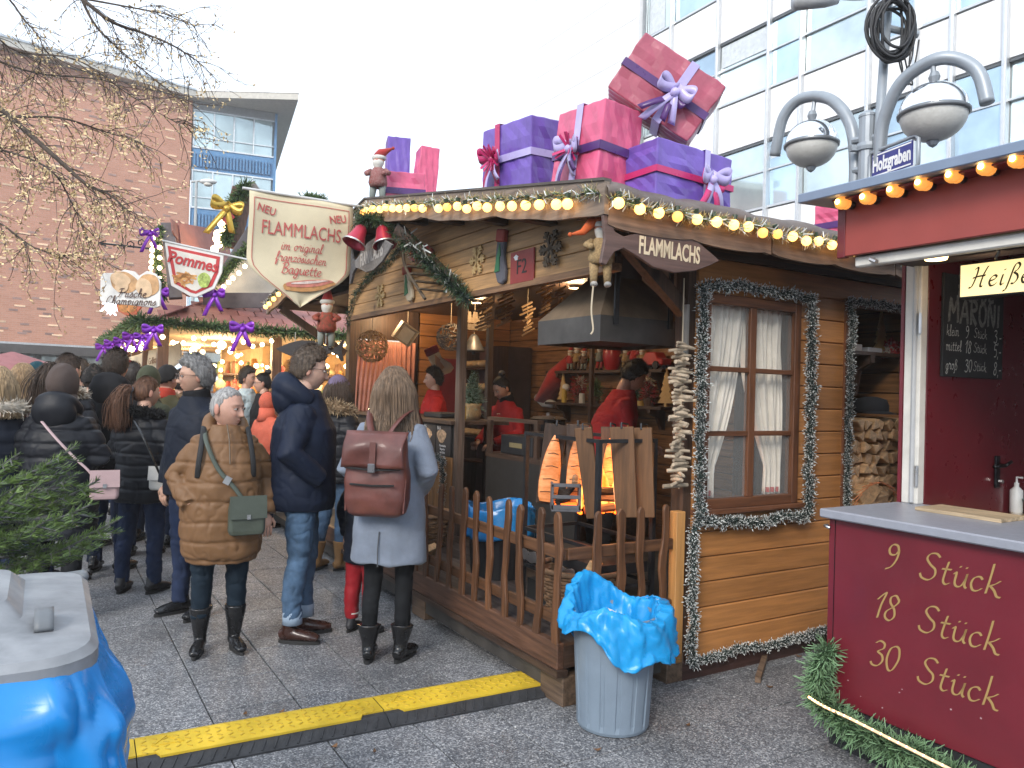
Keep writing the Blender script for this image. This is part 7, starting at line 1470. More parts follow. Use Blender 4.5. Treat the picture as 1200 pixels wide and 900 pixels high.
for k, q in enumerate(gmb): tag(q.build('shelf_goods', mat('shelf_goods%d' % k, gcol[k], r=.6, var=.3), ps, smooth=True), kind='stuff')
for k in range(46): bmb.ell((rg4.uniform(.2, 3.8), rg4.uniform(.15, 2.2), rg4.uniform(1.75, 2.12)), rg4.uniform(.018, .035), 8, 6)
tag(bmb.build('hanging_bulbs', BULBW, ps), kind='stuff')
# cream cloth under the front eave
t = thing('cream_valance', 'cream cloth valance with brown lines of writing under the front eave', 'valance', W(210, 400, 9.6)); T1 = Vector(t.location); A = W(212, 400, 9.6)-T1; B = W(130, 425, 12.2)-T1
def vf(i, j): p = A.lerp(B, i); return p+Vector((0, 0, -.38*j*(.35+.65*math.sin(pi*(.15+.8*i)))+.0))+Vector((.02*math.sin(14*i), .03*math.sin(9*i+2*j), 0))
b = MB(); b.grid(24, 6, vf); o = b.build('cloth', mat('valance_cream', (.62, .53, .38), r=.8), t, smooth=True); solid(o, .004)
d_ = (B-A).normalized(); Mv = Matrix((d_*-1, Vector((0, 0, 1)), (d_*-1).cross(Vector((0, 0, 1))))).transposed()
for f_, tx_ in ((.25, 'Grillstation'), (.55, 'Reibekuchen'), (.8, 'Champignons')):
    p = A.lerp(B, f_)+Vector((0, 0, -.17)); text_mb(tx_, .13, Mv, p+Mv@Vector((0, 0, .06)), ext=.002).build('lettering', mat('valance_brown', (.25, .14, .07)), t)
# ---- signs of the chips stall
def wsign(name, label, a, dep, wpx, hpx, poly, col, rz=0, edge=None):
    P = W(a[0], a[1], dep); s = dep/F; t = thing(name, label, 'sign', P, rz); b = MB(); b.prism([(x*wpx*s, -y*hpx*s) for x, y in poly], .03, M_SIDE, (0, .03, 0)); b.build('board', col, t, bevel=.004); return t, s
WHB = mat('sign_white_board', (.72, .70, .66), r=.5); ORG = mat('print_orange', (.60, .26, .08), r=.6, var=.4, vs=20); PRD = mat('print_red', (.50, .04, .04), r=.6); TANP = mat('print_tan', (.52, .30, .14), r=.6, var=.3, vs=10); TANL = mat('print_tan_light', (.66, .46, .28), r=.6, var=.2, vs=10); BRW = mat('print_brown', (.10, .05, .035), r=.6)
t, s = wsign('mushroom_sign', 'white board sign reading Frische Champignons with mushroom picture', (118, 319), 8.6, 72, 40, [(0, .1), (.05, .02), (.28, .0), (.38, -.1), (.55, -.05), (.62, .08), (.75, -.08), (.9, .0), (.98, .25), (.98, .95), (.9, 1.0), (.04, .88), (0, .8)], WHB)
def pr(t, cx, cy, rx, ry, m, a=0, y=-.001, w=.05):
    b = MB(); b.prism([(cx+rx*math.cos(q)*math.cos(a)-ry*math.sin(q)*math.sin(a)+w*rx*math.sin(4*q), cy+rx*math.cos(q)*math.sin(a)+ry*math.sin(q)*math.cos(a)) for q in [2*pi*i/26 for i in range(26)]], .004, M_SIDE, (0, y, 0)); b.build('print', m, t)
for (cx, cy, rx, ry, m, a, y) in ((28, 11, 17, 12, TANP, -.3, -.001), (24, 8, 12, 8, TANL, -.3, -.006), (56, 14, 14, 13, TANP, .6, -.003), (52, 17, 9, 12, TANL, .5, -.008), (26, 17, 8, 6, TANL, .2, -.0095)): pr(t, cx*s, -cy*s, rx*s, ry*s, m, a, y)
for tx_, cx, cy, sz in (('Frische', 38, 25, 10.5), ('Champignons', 37, 34, 10.2)):
    m_ = pen(tx_, sz*s, M_SIDE, (cx*s, -.016, -cy*s), w=.12, thin=.7, shear=.25, gap=.05); m_.build('lettering', BRW, t)
t, s = wsign('chips_pennant', 'pennant sign reading Pommes with a heap of chips', (193, 284), 9.1, 66, 63, [(0, 0), (1, .16), (.98, .5), (.86, .82), (.55, 1.0), (.45, .98), (.13, .8), (.06, .4)], WHB, rz=.2)
b = MB(); b.prism([(x*66*s, -y*63*s) for x, y in [(.05, .06), (.94, .21), (.92, .5), (.82, .77), (.55, .93), (.46, .91), (.18, .75), (.11, .4)]], .004, M_SIDE, (0, -.001, 0)); b.build('red_field', PRD, t); b = MB(); b.prism([(x*66*s, -y*63*s) for x, y in [(.11, .12), (.88, .26), (.86, .5), (.77, .73), (.55, .88), (.47, .86), (.23, .71), (.17, .4)]], .004, M_SIDE, (0, -.006, 0)); b.build('inner_field', mat('field_pale', (.68, .64, .56)), t)
for k in range(16): a = random.uniform(-.9, .9); b = MB(); b.obox(((24+random.uniform(-8, 9))*s, -.014, -(42+random.uniform(-7, 7))*s), (15*s, .004, 2.2*s), (0, a, 0)); b.build('chip_print', ORG if k % 2 else mat('chip_gold', (.68, .36, .12)), t)
pr(t, 45*s, -42*s, 7*s, 9*s, mat('salad_print', (.4, .5, .12), var=.5, vs=30), 0, -.012)
m_ = text_mb('Pommes', 19*s, M_SIDE @ Matrix.Rotation(-.17, 3, 'Z'), (32*s, -.016, -21.5*s), bold=.005, shear=.12, sx=.86, ext=.002); m_.build('lettering', PRD, t); b = MB(); b.tube([(-.03, 0, .02), (72*s, 0, -11*s), (100*s, .05, -15*s)], .012, 6); b.build('rod', mat('rod_white', (.6,)*3), t)
t, s = wsign('pizza_sign', 'small orange food picture sign below the mushroom sign', (135, 351), 9.8, 31, 19, [(0, .1), (.2, 0), (.8, .05), (1, .4), (.8, .9), (.45, 1.0), (.1, .7)], mat('sign_orange', (.60, .16, .08), r=.6)); pr(t, 15*s, -9*s, 11*s, 6*s, ORG)
t = thing('star_light', 'white glowing crystal star beside the mushroom sign', 'star light', W(132, 358, 10.)); tag(needles('star', [(0, 0, -.08), (0, 0, .08)], .16, 60, [emit('cool_white', (.9, .95, 1.), 1.6)], t, rseed=120, w=.03, ln=(.5, 1.)), kind='stuff'); b = MB(); b.ell((0, 0, 0), .06, 8, 6); b.build('core', emit('cool_white', (.9,)*3, 1.6), t)
P = W(182, 292, 9.7); t = thing('iron_bracket', 'curled wrought iron arrow bracket before the brick wall', 'bracket', P); Pm = lambda x, y: W(x, y, 9.7)-P
b = MB(); b.tube([Pm(182, 292), Pm(118, 285)], .012, 6); b.tube([Pm(124, 282), Pm(114, 285), Pm(124, 288)], .012, 5)
for c_ in ((165, 285), (152, 287), (141, 290)): b.tube([Pm(c_[0]+(1+k*.7)*math.cos(k), c_[1]+(1+k*.7)*math.sin(k)) for k in range(8)], .008, 5)
tag(b.build('ironwork', BLKM, t), kind='stuff')
# pale red market parasol far left
P = W(14, 440, 17.); t = thing('market_parasol', 'faded red parasol roof behind the crowd at the left edge', 'parasol', (P.x, P.y, 0)); zz = W(14, 412, 17.).z; b = MB(); b.lathe([(1.6, zz-.62), (1.0, zz-.3), (.02, zz)], seg=8, cap=False); o = b.build('canopy', mat('parasol_red', (.26, .10, .10), r=.8), t); solid(o, .01); b = MB(); b.tube([(0, 0, 0), (0, 0, zz)], .03, 8); b.build('pole', WOOD_DZ, t)
# ================================================================== PEOPLE
def grow(mb, voxel, smooth, disp=None, name='t'):
    """join closed shapes into one smooth surface; disp(P, N) moves it along its normals"""
    me = bpy.data.meshes.new('t'); me.from_pydata(mb.v, [], mb.f); o = bpy.data.objects.new('t', me)
    m = o.modifiers.new('r', 'REMESH'); m.mode = 'VOXEL'; m.voxel_size = voxel; m.use_smooth_shade = True
    ev = evaluated(o)
    bpy.data.objects.remove(o); bpy.data.meshes.remove(me)
    n = len(ev.vertices); P = np.empty(n*3); ev.vertices.foreach_get('co', P); P = P.reshape(-1, 3); E = np.empty(len(ev.edges)*2, int); ev.edges.foreach_get('vertices', E); E = E.reshape(-1, 2)
    deg = np.bincount(E.ravel(), minlength=n).astype(float)[:, None]; deg[deg == 0] = 1
    def lap(X):
        S = np.zeros_like(X)
        for c in range(3): S[:, c] = np.bincount(E[:, 0], X[E[:, 1], c], n)+np.bincount(E[:, 1], X[E[:, 0], c], n)
        return S/deg
    for k in range(smooth): P = P*.4+lap(P)*.6
    ev.vertices.foreach_set('co', P.ravel()); ev.update()
    if disp:
        N = np.empty(n*3); ev.vertices.foreach_get('normal', N); N = N.reshape(-1, 3); P = P+N*disp(P, N)[:, None]; P = P*.6+lap(P)*.4; ev.vertices.foreach_set('co', P.ravel()); ev.update()
    ev.polygons.foreach_set('use_smooth', [True]*len(ev.polygons)); return ev
def vnoise(P, s, seed=0):
    """cheap smooth noise: a sum of crossed waves"""
    r_ = np.random.default_rng(seed); out = np.zeros(len(P))
    for k in range(7):
        d = r_.normal(size=3); d /= np.linalg.norm(d); out += np.sin(P@d*s*r_.uniform(.6, 1.6)+r_.uniform(0, 6)+1.3*np.sin(P@r_.normal(size=3)*s*.5))
    return out/7
def link(me, name, m, par): me.name = name; me.materials.clear(); me.materials.append(m); o = bpy.data.objects.new(name, me); COL.objects.link(o); o.parent = par; return o
SKINM = mat('skin', (.5,)*3, r=.5, var=.06, vs=40, attr=True, sub=.08)
def fabric(name, c, r=.8, bump=.25, bs=90, sheen=.0, var=.14, **k): k.setdefault('spec', .25); return mat('cloth_'+name, c, r=r, bump=bump, bs=bs, sheen=sheen, var=var, vs=9, bd=.004, **k)
def sphere_dirs(nl, nm):
    t = np.linspace(.0001, pi-.0001, nl)[:, None]; a = np.linspace(0, 2*pi, nm, endpoint=False)[None, :]
    x = np.sin(t)*np.sin(a); y = -np.sin(t)*np.cos(a); z = np.cos(t)*np.ones_like(a); return np.stack([x, y, z], -1).reshape(-1, 3)
def sphere_faces(nl, nm): return [(j*nm+i, (j+1)*nm+i, (j+1)*nm+(i+1) % nm, j*nm+(i+1) % nm) for j in range(nl-1) for i in range(nm)]
def head_shape(D, s):
    x, y, z = D[:, 0], D[:, 1], D[:, 2]; P = D*np.array([.0785, .101, .122])
    low = np.clip(-z, 0, 1); P[:, 0] *= 1-.30*low**1.5; fr = np.clip(-y, 0, 1); P[:, 1] *= np.where(y > 0, 1.04, .93); P[:, 1] -= .012*low*fr
    P[:, 1] += np.where(y > 0, -.035*low**1.2*y, 0)
    g = lambda cx, cz, sx, sz: np.exp(-((np.abs(x)-cx)/sx)**2-((z-cz)/sz)**2)*(y < .2)
    nz_ = np.clip((.08-z)/.42, 0, 1)*np.clip((z+.44)/.06, 0, 1); f = .027*np.exp(-(x/(.10+.07*nz_))**2)*nz_*(y < 0)
    f += -.010*g(.36, .0, .17, .11)+.006*g(.34, .19, .26, .07)+.006*g(.52, -.28, .2, .18)+.008*g(0, -.56, .24, .05)+.007*g(0, -.67, .20, .05)-.004*g(0, -.615, .3, .02)+.012*g(0, -.9, .26, .13)
    P[:, 1] -= f; return P*s
def smooth(a, b, x): t = np.clip((x-a)/(b-a), 0, 1); return t*t*(3-2*t)
HL = {'short': ([-1, -.7, -.35, -.05, .3, 1], [.62, .52, .34, -.05, -.45, -.62]), 'long': ([-1, -.7, -.35, 0, .3, 1], [.64, .5, .1, -.7, -1.1, -1.1]), 'crop': ([-1, -.7, -.35, -.05, .3, 1], [.70, .60, .40, .0, -.4, -.55])}
def put(mb, cols, V, Fs, C_): o = len(mb.v); mb.v += [tuple(p) for p in V]; mb.f += [tuple(i+o for i in f) for f in Fs]; mb.m += [0]*len(Fs); cols += [tuple(c)+(1,) for c in C_]
ARMS = {'down': ((.19,.0,1.42),(.245,.03,1.14),(.25,-.03,.88)), 'pocket': ((.19,.0,1.42),(.275,.05,1.14),(.20,-.13,.98)), 'front': ((.19,.0,1.42),(.25,.02,1.15),(.11,-.25,1.14)), 'work': ((.18,-.02,1.40),(.24,-.06,1.14),(.12,-.34,1.04)), 'raise': ((.19,.0,1.42),(.26,-.06,1.18),(.13,-.27,1.26)), 'back': ((.18,.02,1.42),(.25,.08,1.15),(.16,-.10,1.02))}
HAIRM = lambda n, c: mat('hair_'+n, c, r=.5, var=.55, vs=14, st=(6, 6, .7), bump=.5, bs=30, bst=(9, 9, .8), bd=.006, spec=.4)
def person(label, x, y, h, rz, coat, hem=.80, rings=None, style='wool', girth=1., arms=('down', 'down'), trouser=None, shoe=None, boot=0., skin=(.56, .33, .24), hair=('short', 'brown', (.10, .06, .035)), yaw=0., pitch=0., hood=None, hoodm=None, collar=None, fur=None, glasses=False, hat=None, det=1, z=0., stance=((-.10, .0), (.10, .03)), lean=0., group='people at the market', old=False, brows=(.10, .07, .05), hands=True, name='person', quilt=.095, cuff=None, hs=1., hdz=0., hwd=1.):
    s = h/1.75; t = thing(name, label, 'person', (x, y, z), rz, group); vx = .009 if det else .018
    def L_(p): return Vector((p[0]*s, (p[1]-lean*max(0, p[2]-.9))*s, p[2]*s))
    # --- body with head, neck, torso, limbs and hands
    mb = MB(); cols = []; nl, nm = (64, 72) if det else (32, 36); D = sphere_dirs(nl, nm); P = head_shape(D, s*hs)*np.array([hwd, 1, 1]); Cc = np.tile(np.array(skin), (len(D), 1)); ax = np.abs(D[:, 0]); zz = D[:, 2]; fy = D[:, 1] < -.3
    lips = (np.exp(-(ax/.22)**4-((zz+.615)/.085)**4)*fy)[:, None]; Cc = Cc*(1-.55*lips)+np.array((skin[0]*.80, skin[1]*.48, skin[2]*.50))*.55*lips
    br = (np.exp(-((ax-.36)/.20)**4-((zz-.185+.05*(ax-.36)**2)/.035)**4)*fy)[:, None]*(.75 if not old else .4); Cc = Cc*(1-br)+np.array(brows)*br
    ck = (np.exp(-((ax-.5)/.2)**2-((zz+.3)/.2)**2)*fy)[:, None]; Cc = Cc*(1-.25*ck)+np.array((skin[0]*1.05, skin[1]*.72, skin[2]*.70))*.25*ck
    so = (np.exp(-((ax-.36)/.18)**2-((zz+.06)/.10)**2)*fy)[:, None]; Cc = Cc*(1-.22*so)
    Hc = L_((0, -.012, 1.632+hdz)); piv = L_((0, .0, 1.55)); RM = Matrix.Rotation(yaw, 3, 'Z')@Matrix.Rotation(pitch, 3, 'X'); RN = np.array(RM)
    def HP(V): return (np.asarray(V)+np.array(Hc-piv))@RN.T+np.array(piv)
    put(mb, cols, HP(P), sphere_faces(nl, nm), Cc)
    def sub(fn, col): q = MB(); fn(q); put(mb, cols, HP(np.array(q.v)) if col[1] else np.array(q.v), q.f, [col[0]]*len(q.v))
    for sd in (-1, 1): sub(lambda q: q.ell((sd*.082*s*hs*hwd, .012*s, -.008*s), (.011*s, .021*s*hs, .034*s*hs), 10, 8, Matrix.Rotation(.25*sd, 3, 'Z')), (tuple(np.array(skin)*(.95, .8, .8)), 1))
    lb = tuple(skin); sub(lambda q: q.tube([L_((0, .02, 1.38)), L_((0, .015, 1.50)), L_((0, .0, 1.60))], [.062*s, .053*s, .056*s], 14), (lb, 0))
    sub(lambda q: q.tube([L_((0, 0, .88)), L_((0, 0, 1.1)), L_((0, 0, 1.36))], [(.10*s, .13*s), (.09*s, .12*s), (.08*s, .13*s)], 10), (lb, 0))
    A = []
    for i, sd in enumerate((-1, 1)):
        pts = ARMS[arms[i]] if isinstance(arms[i], str) else arms[i]; pts = [L_((p[0]*sd*(1+.22*(girth-1)), p[1], p[2])) for p in pts]; A.append(pts)
        sub(lambda q: q.tube([pts[1].lerp(pts[0], .6)-Vector((0, 0, .02)), pts[1], pts[2]], [.02*s, .03*s, .026*s], 8), (lb, 0))
        if hands and arms[i] not in ('pocket', 'back', 'front', 'hid'):
            d = (pts[2]-pts[1]).normalized(); w = pts[2]; up = Vector((0, 0, 1)) if abs(d.z) < .8 else Vector((0, -1, 0)); sx = d.cross(up).normalized(); nr = sx.cross(d)
            M = Matrix((sx, d, nr)).transposed(); sub(lambda q: q.ell(w+d*.05*s, (.038*s, .05*s, .016*s), 10, 8, M), (lb, 0))
            for k in range(4):
                b0 = w+d*.085*s+sx*(k-1.5)*.019*s; ln = (.058, .068, .064, .05)[k]*s; cv = nr*-.022*s; sub(lambda q: q.tube([b0, b0+d*ln*.5+cv*.3, b0+d*ln*.9+cv*1.3, b0+d*ln+cv*1.9], [.009*s, .0088*s, .008*s, .005*s], 7), (lb, 0))
            b0 = w+d*.035*s+sx*.032*s*sd*-1; sub(lambda q: q.tube([b0, b0+d*.03*s-sx*sd*.018*s, b0+d*.06*s-sx*sd*.016*s-nr*.01*s], [.012*s, .010*s, .006*s], 7), (lb, 0))
    for sd, (fx, fy_) in zip((-1, 1), stance): sub(lambda q: q.tube([L_((sd*.085, 0, .9)), L_((fx*.95, fy_*.5, .48)), L_((fx, fy_+.02, .07))], [.05*s, .030*s, .018*s], 8), (lb, 0))
    bo = mb.build('body', SKINM, t, smooth=True); ca = bo.data.color_attributes.new('Col', 'FLOAT_COLOR', 'POINT'); ca.data.foreach_set('color', np.array(cols).ravel())
    # --- eyes, glasses
    def HV(p): return Vector(HP(np.array([(p[0]*hs*1.065*hwd, p[1]*hs*1.065, p[2]*hs*1.065)]))[0])
    if det:
        for sd in (-1, 1):
            for rad, yy, m_, nm_ in (((.0135*s, .008*s, .0072*s), -.0795, mat('eye_white', (.62, .58, .54), r=.3), 'eye'), ((.0056*s, .003*s, .0056*s), -.0868, mat('iris', (.05, .03, .02), r=.2), 'iris')):
                q = MB(); q.ell((sd*.029*s, yy*s, -.001*s), rad, 12, 8); q.v = [tuple(HV(v)) for v in q.v]; q.build(nm_, m_, bo, smooth=True)
            q = MB(); q.tube([HV(p) for p in ((sd*.012*s, -.0845*s, .003*s), (sd*.028*s, -.0895*s, .0085*s), (sd*.045*s, -.080*s, .002*s))], .0028*s, 5); q.build('eyelid', mat('lid_skin', (.34, .19, .14), r=.6), bo, smooth=True)
    if glasses:
        gl = MB(); G_ = mat('spectacle', (.06, .045, .04), r=.3)
        for sd in (-1, 1):
            gl.tube([HV((sd*.032*s+.023*s*math.cos(a), -.104*s, -.004*s+.017*s*math.sin(a))) for a in [2*pi*k/16 for k in range(16)]], .003*s, 5, closed=True); gl.tube([HV(p) for p in ((sd*.054*s, -.102*s, .004*s), (sd*.076*s, -.05*s, .006*s), (sd*.082*s, .01*s, .004*s))], .002*s, 5)
        gl.tube([HV((-.01*s, -.106*s, .002*s)), HV((.01*s, -.106*s, .002*s))], .002*s, 5); tag(gl.build('glasses', G_, bo), kind='stuff')
    # --- hair or headwear
    if hair and hair[0] != 'none':
        kind, hn, hc = hair[:3]; base = 'long' if kind in ('long', 'pony', 'bun', 'curly_long') else ('crop' if kind == 'crop' else 'short'); D2 = sphere_dirs(56 if det else 28, 72 if det else 36); P2 = head_shape(D2, s*hs)*np.array([hwd, 1, 1]); ys, zs = HL[base]; zt = np.interp(D2[:, 1], ys, zs)
        if kind in ('pony', 'bun'): zt = np.maximum(zt, np.interp(D2[:, 1], [-1, -.3, .2, 1], [.6, .15, -.35, -.7]))
        m = smooth(-.05, .10, D2[:, 2]-zt+.05*np.sin(D2[:, 0]*31)+.03*np.sin(D2[:, 1]*47)); th = {'crop': .006, 'short': .017, 'long': .020, 'pony': .011, 'bun': .011, 'curly': .034}.get(kind, .018)*s
        tp = np.clip(D2[:, 2], 0, 1); th = th*(1+(.7*tp if kind == 'short' else 0)); nzv = vnoise(D2, 26 if kind != 'curly' else 17, 3)*(.12 if kind in ('crop', 'pony', 'bun') else .30)
        r_ = np.linalg.norm(P2, axis=1)[:, None]; U_ = P2/r_; P2 = U_*(r_+(-.014*s*(1-m)+th*(1+nzv)*m)[:, None]); q = MB(); q.v = [tuple(p) for p in HP(P2)]; q.f = sphere_faces(56 if det else 28, 72 if det else 36); q.m = [0]*len(q.f); ho = q.build('hair', HAIRM(hn, hc), bo, smooth=True)
        rg = random.Random(9); st_ = MB()
        if kind in ('short', 'crop', 'curly', 'bun', 'pony'):
            r3 = np.random.default_rng(4); ok = np.where(m > .75)[0]; nn_ = (2600 if det else 700); ix = r3.choice(ok, nn_); B_ = P2[ix]; U3 = U_[ix]; flow = np.array([0, .75, -.35]) if kind != 'curly' else r3.normal(size=(nn_, 3)); T_ = flow-U3*np.sum(flow*U3, 1)[:, None]+U3*{'crop': .5, 'short': .35, 'curly': .6}.get(kind, .08)+r3.normal(size=(nn_, 3))*(.3 if kind in ('short', 'crop', 'curly') else .08); T_ /= np.linalg.norm(T_, axis=1)[:, None]; S_ = np.cross(T_, U3); S_ /= np.linalg.norm(S_, axis=1)[:, None]+1e-9; ln_ = (r3.uniform(.5, 1.1, nn_)*{'crop': .010, 'short': .030, 'curly': .028}.get(kind, .035)*s)[:, None]; w_ = .0016*s; A_ = B_-U3*.002; E_ = A_+T_*ln_; Q_ = np.stack([A_-S_*w_, A_+S_*w_, E_+S_*w_*.3, E_-S_*w_*.3], 1).reshape(-1, 3); st3 = MB(); st3.v = [tuple(p) for p in HP(Q_)]; st3.f = [(4*k, 4*k+1, 4*k+2, 4*k+3) for k in range(nn_)]; st3.m = [0]*nn_; tag(st3.build('hair_strands', HAIRM(hn, hc), ho), kind='stuff')
        if kind == 'long':
            ln = hair[3]*s
            for k in range(1000):
                a = rg.uniform(-2.35, 2.35); el = rg.uniform(.15, 1.25); d = Vector((math.sin(a)*math.cos(el), math.cos(a)*math.cos(el), math.sin(el))); p0 = np.array([(d.x*.094*s, d.y*.118*s, d.z*.136*s)]); e = math.hypot(math.sin(a), math.cos(a)); rr = rg.uniform(.93, 1.12)
                p1 = (math.sin(a)*.108*s*rr, math.cos(a)*.124*s*rr, -.0*s); p2 = (math.sin(a)*.125*s*rr, math.cos(a)*.128*s*rr, -.12*s); L2 = ln*rg.uniform(.82, 1.03); p3 = (math.sin(a)*.135*s*rr+rg.uniform(-.02, .02), math.cos(a)*.135*s*rr+.02*s, -.05*s-L2*.75); p4 = (math.sin(a)*.12*s*rr+rg.uniform(-.025, .025), math.cos(a)*.13*s*rr+.03*s+rg.uniform(-.015, .015), -.05*s-L2)
                pts = catmull([HV(p0[0]), HV(p1), HV(p2), HV(p3), HV(p4)], 3); n = len(pts); st_.tube(pts, [(.0036*s*(1-.75*(i/n)**3), .0022*s) for i in range(n)], 4)
            tag(st_.build('strands', HAIRM(hn, hc), ho, smooth=True), kind='stuff')
        if kind == 'pony':
            b0 = Vector((0, .112*s, .02*s))
            for k in range(420):
                o_ = Vector((rg.gauss(0, .016), rg.gauss(0, .014), rg.gauss(0, .012)))*s; e = Vector((rg.gauss(.01, .03), .02+rg.gauss(0, .02), 0))*s; pts = catmull([HV(b0+o_*.3), HV(b0+Vector((0, .05*s, -.0*s))+o_*1.1), HV(b0+Vector((.01*s, .065*s, -.12*s))+o_*1.7+e), HV(b0+Vector((.02*s, .045*s, -.26*s-rg.uniform(0, .06)*s))+o_*1.2+e*1.6)], 4); n = len(pts); st_.tube(pts, [.003*s*(1-.6*(i/n)**2) for i in range(n)], 4)
            tag(st_.build('ponytail', HAIRM(hn, hc), ho, smooth=True), kind='stuff'); q = MB(); q.tube([HV(b0+Vector((.02*s*math.cos(a), .01*s, .02*s*math.sin(a)))) for a in [2*pi*k/12 for k in range(12)]], .008*s, 6, closed=True); q.build('hair_tie', mat('hair_tie', (.12, .12, .14)), ho)
        if kind == 'bun': q = MB(); q.ell((0, .06*s, .135*s), (.04*s, .04*s, .036*s), 14, 10); q.v = [tuple(HV(v)) for v in q.v]; q.build('bun', HAIRM(hn, hc), ho, smooth=True)
    if hat:
        hk, hm = hat; nl2, nm2 = (44, 60) if det else (26, 32); D3 = sphere_dirs(nl2, nm2); P3 = head_shape(D3, s)
        if hk == 'beanie': zt = np.interp(D3[:, 1], [-1, 0, 1], [.30, .05, -.35]); th = .020*s*(1+.45*np.clip(D3[:, 2], 0, 1))
        elif hk == 'cap': zt = np.interp(D3[:, 1], [-1, 0, 1], [.42, .15, -.1]); th = .018*s*np.ones(len(D3))
        else: zt = np.interp(D3[:, 1], [-1, -.86, -.6, 0, 1], [.74, .5, -.95, -1.3, -1.3]); th = .020*s*(1+.5*np.clip(D3[:, 2], 0, 1)+.4*np.clip(D3[:, 1], 0, 1))
        m = smooth(-.03, .05, D3[:, 2]-zt); fold = .0022*s*(np.sin(np.arctan2(D3[:, 0], D3[:, 1])*26) if hk == 'beanie' else vnoise(D3*np.array([1, 1, .5]), 9, 4)*2.2); band = .007*s*((D3[:, 2]-zt) < .34) if hk == 'beanie' else 0
        r_ = np.linalg.norm(P3, axis=1)[:, None]; P3 = P3/r_*(r_+(-.02*s*(1-m)+(th+fold+band)*m)[:, None]); q = MB(); q.v = [tuple(p) for p in HP(P3)]; q.f = sphere_faces(nl2, nm2); q.m = [0]*len(q.f); hob = q.build({'beanie': 'knit_hat', 'cap': 'cap', 'hijab': 'headscarf'}[hk], hm, t, smooth=True)
        if hk == 'cap': q = MB(); q.grid(14, 4, lambda i, j: tuple(HV((.088*s*math.cos(pi*i)*(1-.1*j), -(.07+.085*j*math.sin(pi*i))*s-.03*s*math.sin(pi*i), .052*s-.012*s*j)))); solid(q.build('peak', hm, hob, smooth=True), .004)
        if hk == 'hijab': q = MB(); q.tube([HV((0, .02*s, -.06*s)), L_((0, .01, 1.49)), L_((0, .0, 1.42))], [(.095*s, .10*s), (.10*s, .105*s), (.12*s, .15*s)], 18); q.build('scarf_wrap', hm, hob, smooth=True)
    # --- coat, grown as one surface from torso rings and sleeves
    g = girth; rings = rings or [(hem, .195, .155), (hem+.12, .20, .16), (1.02, .195, .155), (1.16, .20, .155), (1.28, .20, .15), (1.36, .18, .130), (1.43, .125, .105), (1.50, .08, .082)]
    q = MB(); vs = []; n = 28
    for (z_, rx, ry) in rings:
        gg = g if z_ < 1.36 else 1+(g-1)*.5
        for k in range(n): a = 2*pi*k/n; c_ = math.cos(a); sn = math.sin(a); p = L_((rx*gg*math.copysign(abs(c_)**.85, c_), ry*gg*math.copysign(abs(sn)**.9, sn)+.005, z_)); vs.append(p)
    m_ = len(rings); q.add(vs, [(j*n+i, j*n+(i+1) % n, (j+1)*n+(i+1) % n, (j+1)*n+i) for j in range(m_-1) for i in range(n)]+[tuple(range(n))[::-1], tuple(range((m_-1)*n, m_*n))])
    sl = {'puffer': 1.28, 'wool': 1.08, 'shell': 1.15, 'sweater': 1.0}[style]*(1+.35*(g-1))
    for pts in A:
        a, e, w = pts; w2 = w; r0 = .075*sl; sgn = 1 if a.x > 0 else -1; a = L_((sgn*(.232+.05*(g-1)-r0), .005, 1.437-r0)); inn = L_((sgn*.05, .005, 1.45-r0)); pp = [inn, a, a.lerp(e, .5), e, e.lerp(w, .55), w2]; q.tube(pp, [.07*s*sl, .078*s*sl, .070*s*sl, .062*s*sl, .056*s*sl, .047*s*sl], 14)
    sd_ = abs(hash(label)) % 1000 if False else (len(label)*37+int(x*100)) % 997
    def disp(P_, N):
        P_ = P_/s; w1 = vnoise(P_*np.array([1, 1, 1.5]), 17, sd_); w2 = vnoise(P_, 42, sd_+1)
        if style == 'puffer':
            ph = P_[:, 2]/quilt+.16*w1; dd = np.abs(ph-np.round(ph))*quilt; return s*(-.010*np.exp(-(dd/.010)**2)+.008*w1+.005*np.abs(w2)+.004*vnoise(P_*np.array([1, 1, .45]), 75, sd_+2)-.006*np.exp(-(vnoise(P_, 22, sd_+4)/.06)**2))
        cr = vnoise(P_*np.array([1, 1, 1.6]), 24, sd_+3); cr = -np.exp(-(cr/.07)**2)
        if style == 'shell': return s*(.010*w1+.005*np.abs(w2)+.004*cr)
        if style == 'sweater': return s*(.010*w1+.004*w2+.007*cr)
        an = np.arctan2(P_[:, 1], P_[:, 0]); lowf = np.clip((1.0-P_[:, 2])/.35, 0, 1); return s*(.006*w1+.0025*w2+.004*cr*(1-lowf)+.007*lowf*np.cos(an*6+1))
    cm = link(grow(q, vx*s, 3, disp), 'coat' if style != 'sweater' else 'sweater', coat, t)
    for pts in A:
        if cuff: e, w = pts[1], pts[2]; d = (w-e).normalized(); k_ = MB(); k_.tube([w-d*.01, w+d*.03*s], [.05*s*sl, .042*s*sl], 12); k_.build('cuff', cuff, cm, smooth=True)
    if hood:
        k_ = MB(); rr = hood*s
        pts = [L_((.108*math.cos(a), .02+.105*math.sin(a), 1.475+.055*math.sin(a))) for a in [(-.6+(pi+1.2)*i/14) for i in range(15)]]; k_.tube(pts, [rr*(.6+.4*math.sin(pi*i/14)) for i in range(15)], 12); k_.ell(L_((0, .115, 1.44)), (.145*s, .085*s, .12*s), 16, 12, Matrix.Rotation(-.35, 3, 'X'))
        link(grow(k_, vx*s, 3, lambda P_, N: s*(.008*vnoise(P_/s, 20, 8)+.003*vnoise(P_/s, 50, 9))), 'hood', hoodm or coat, t)
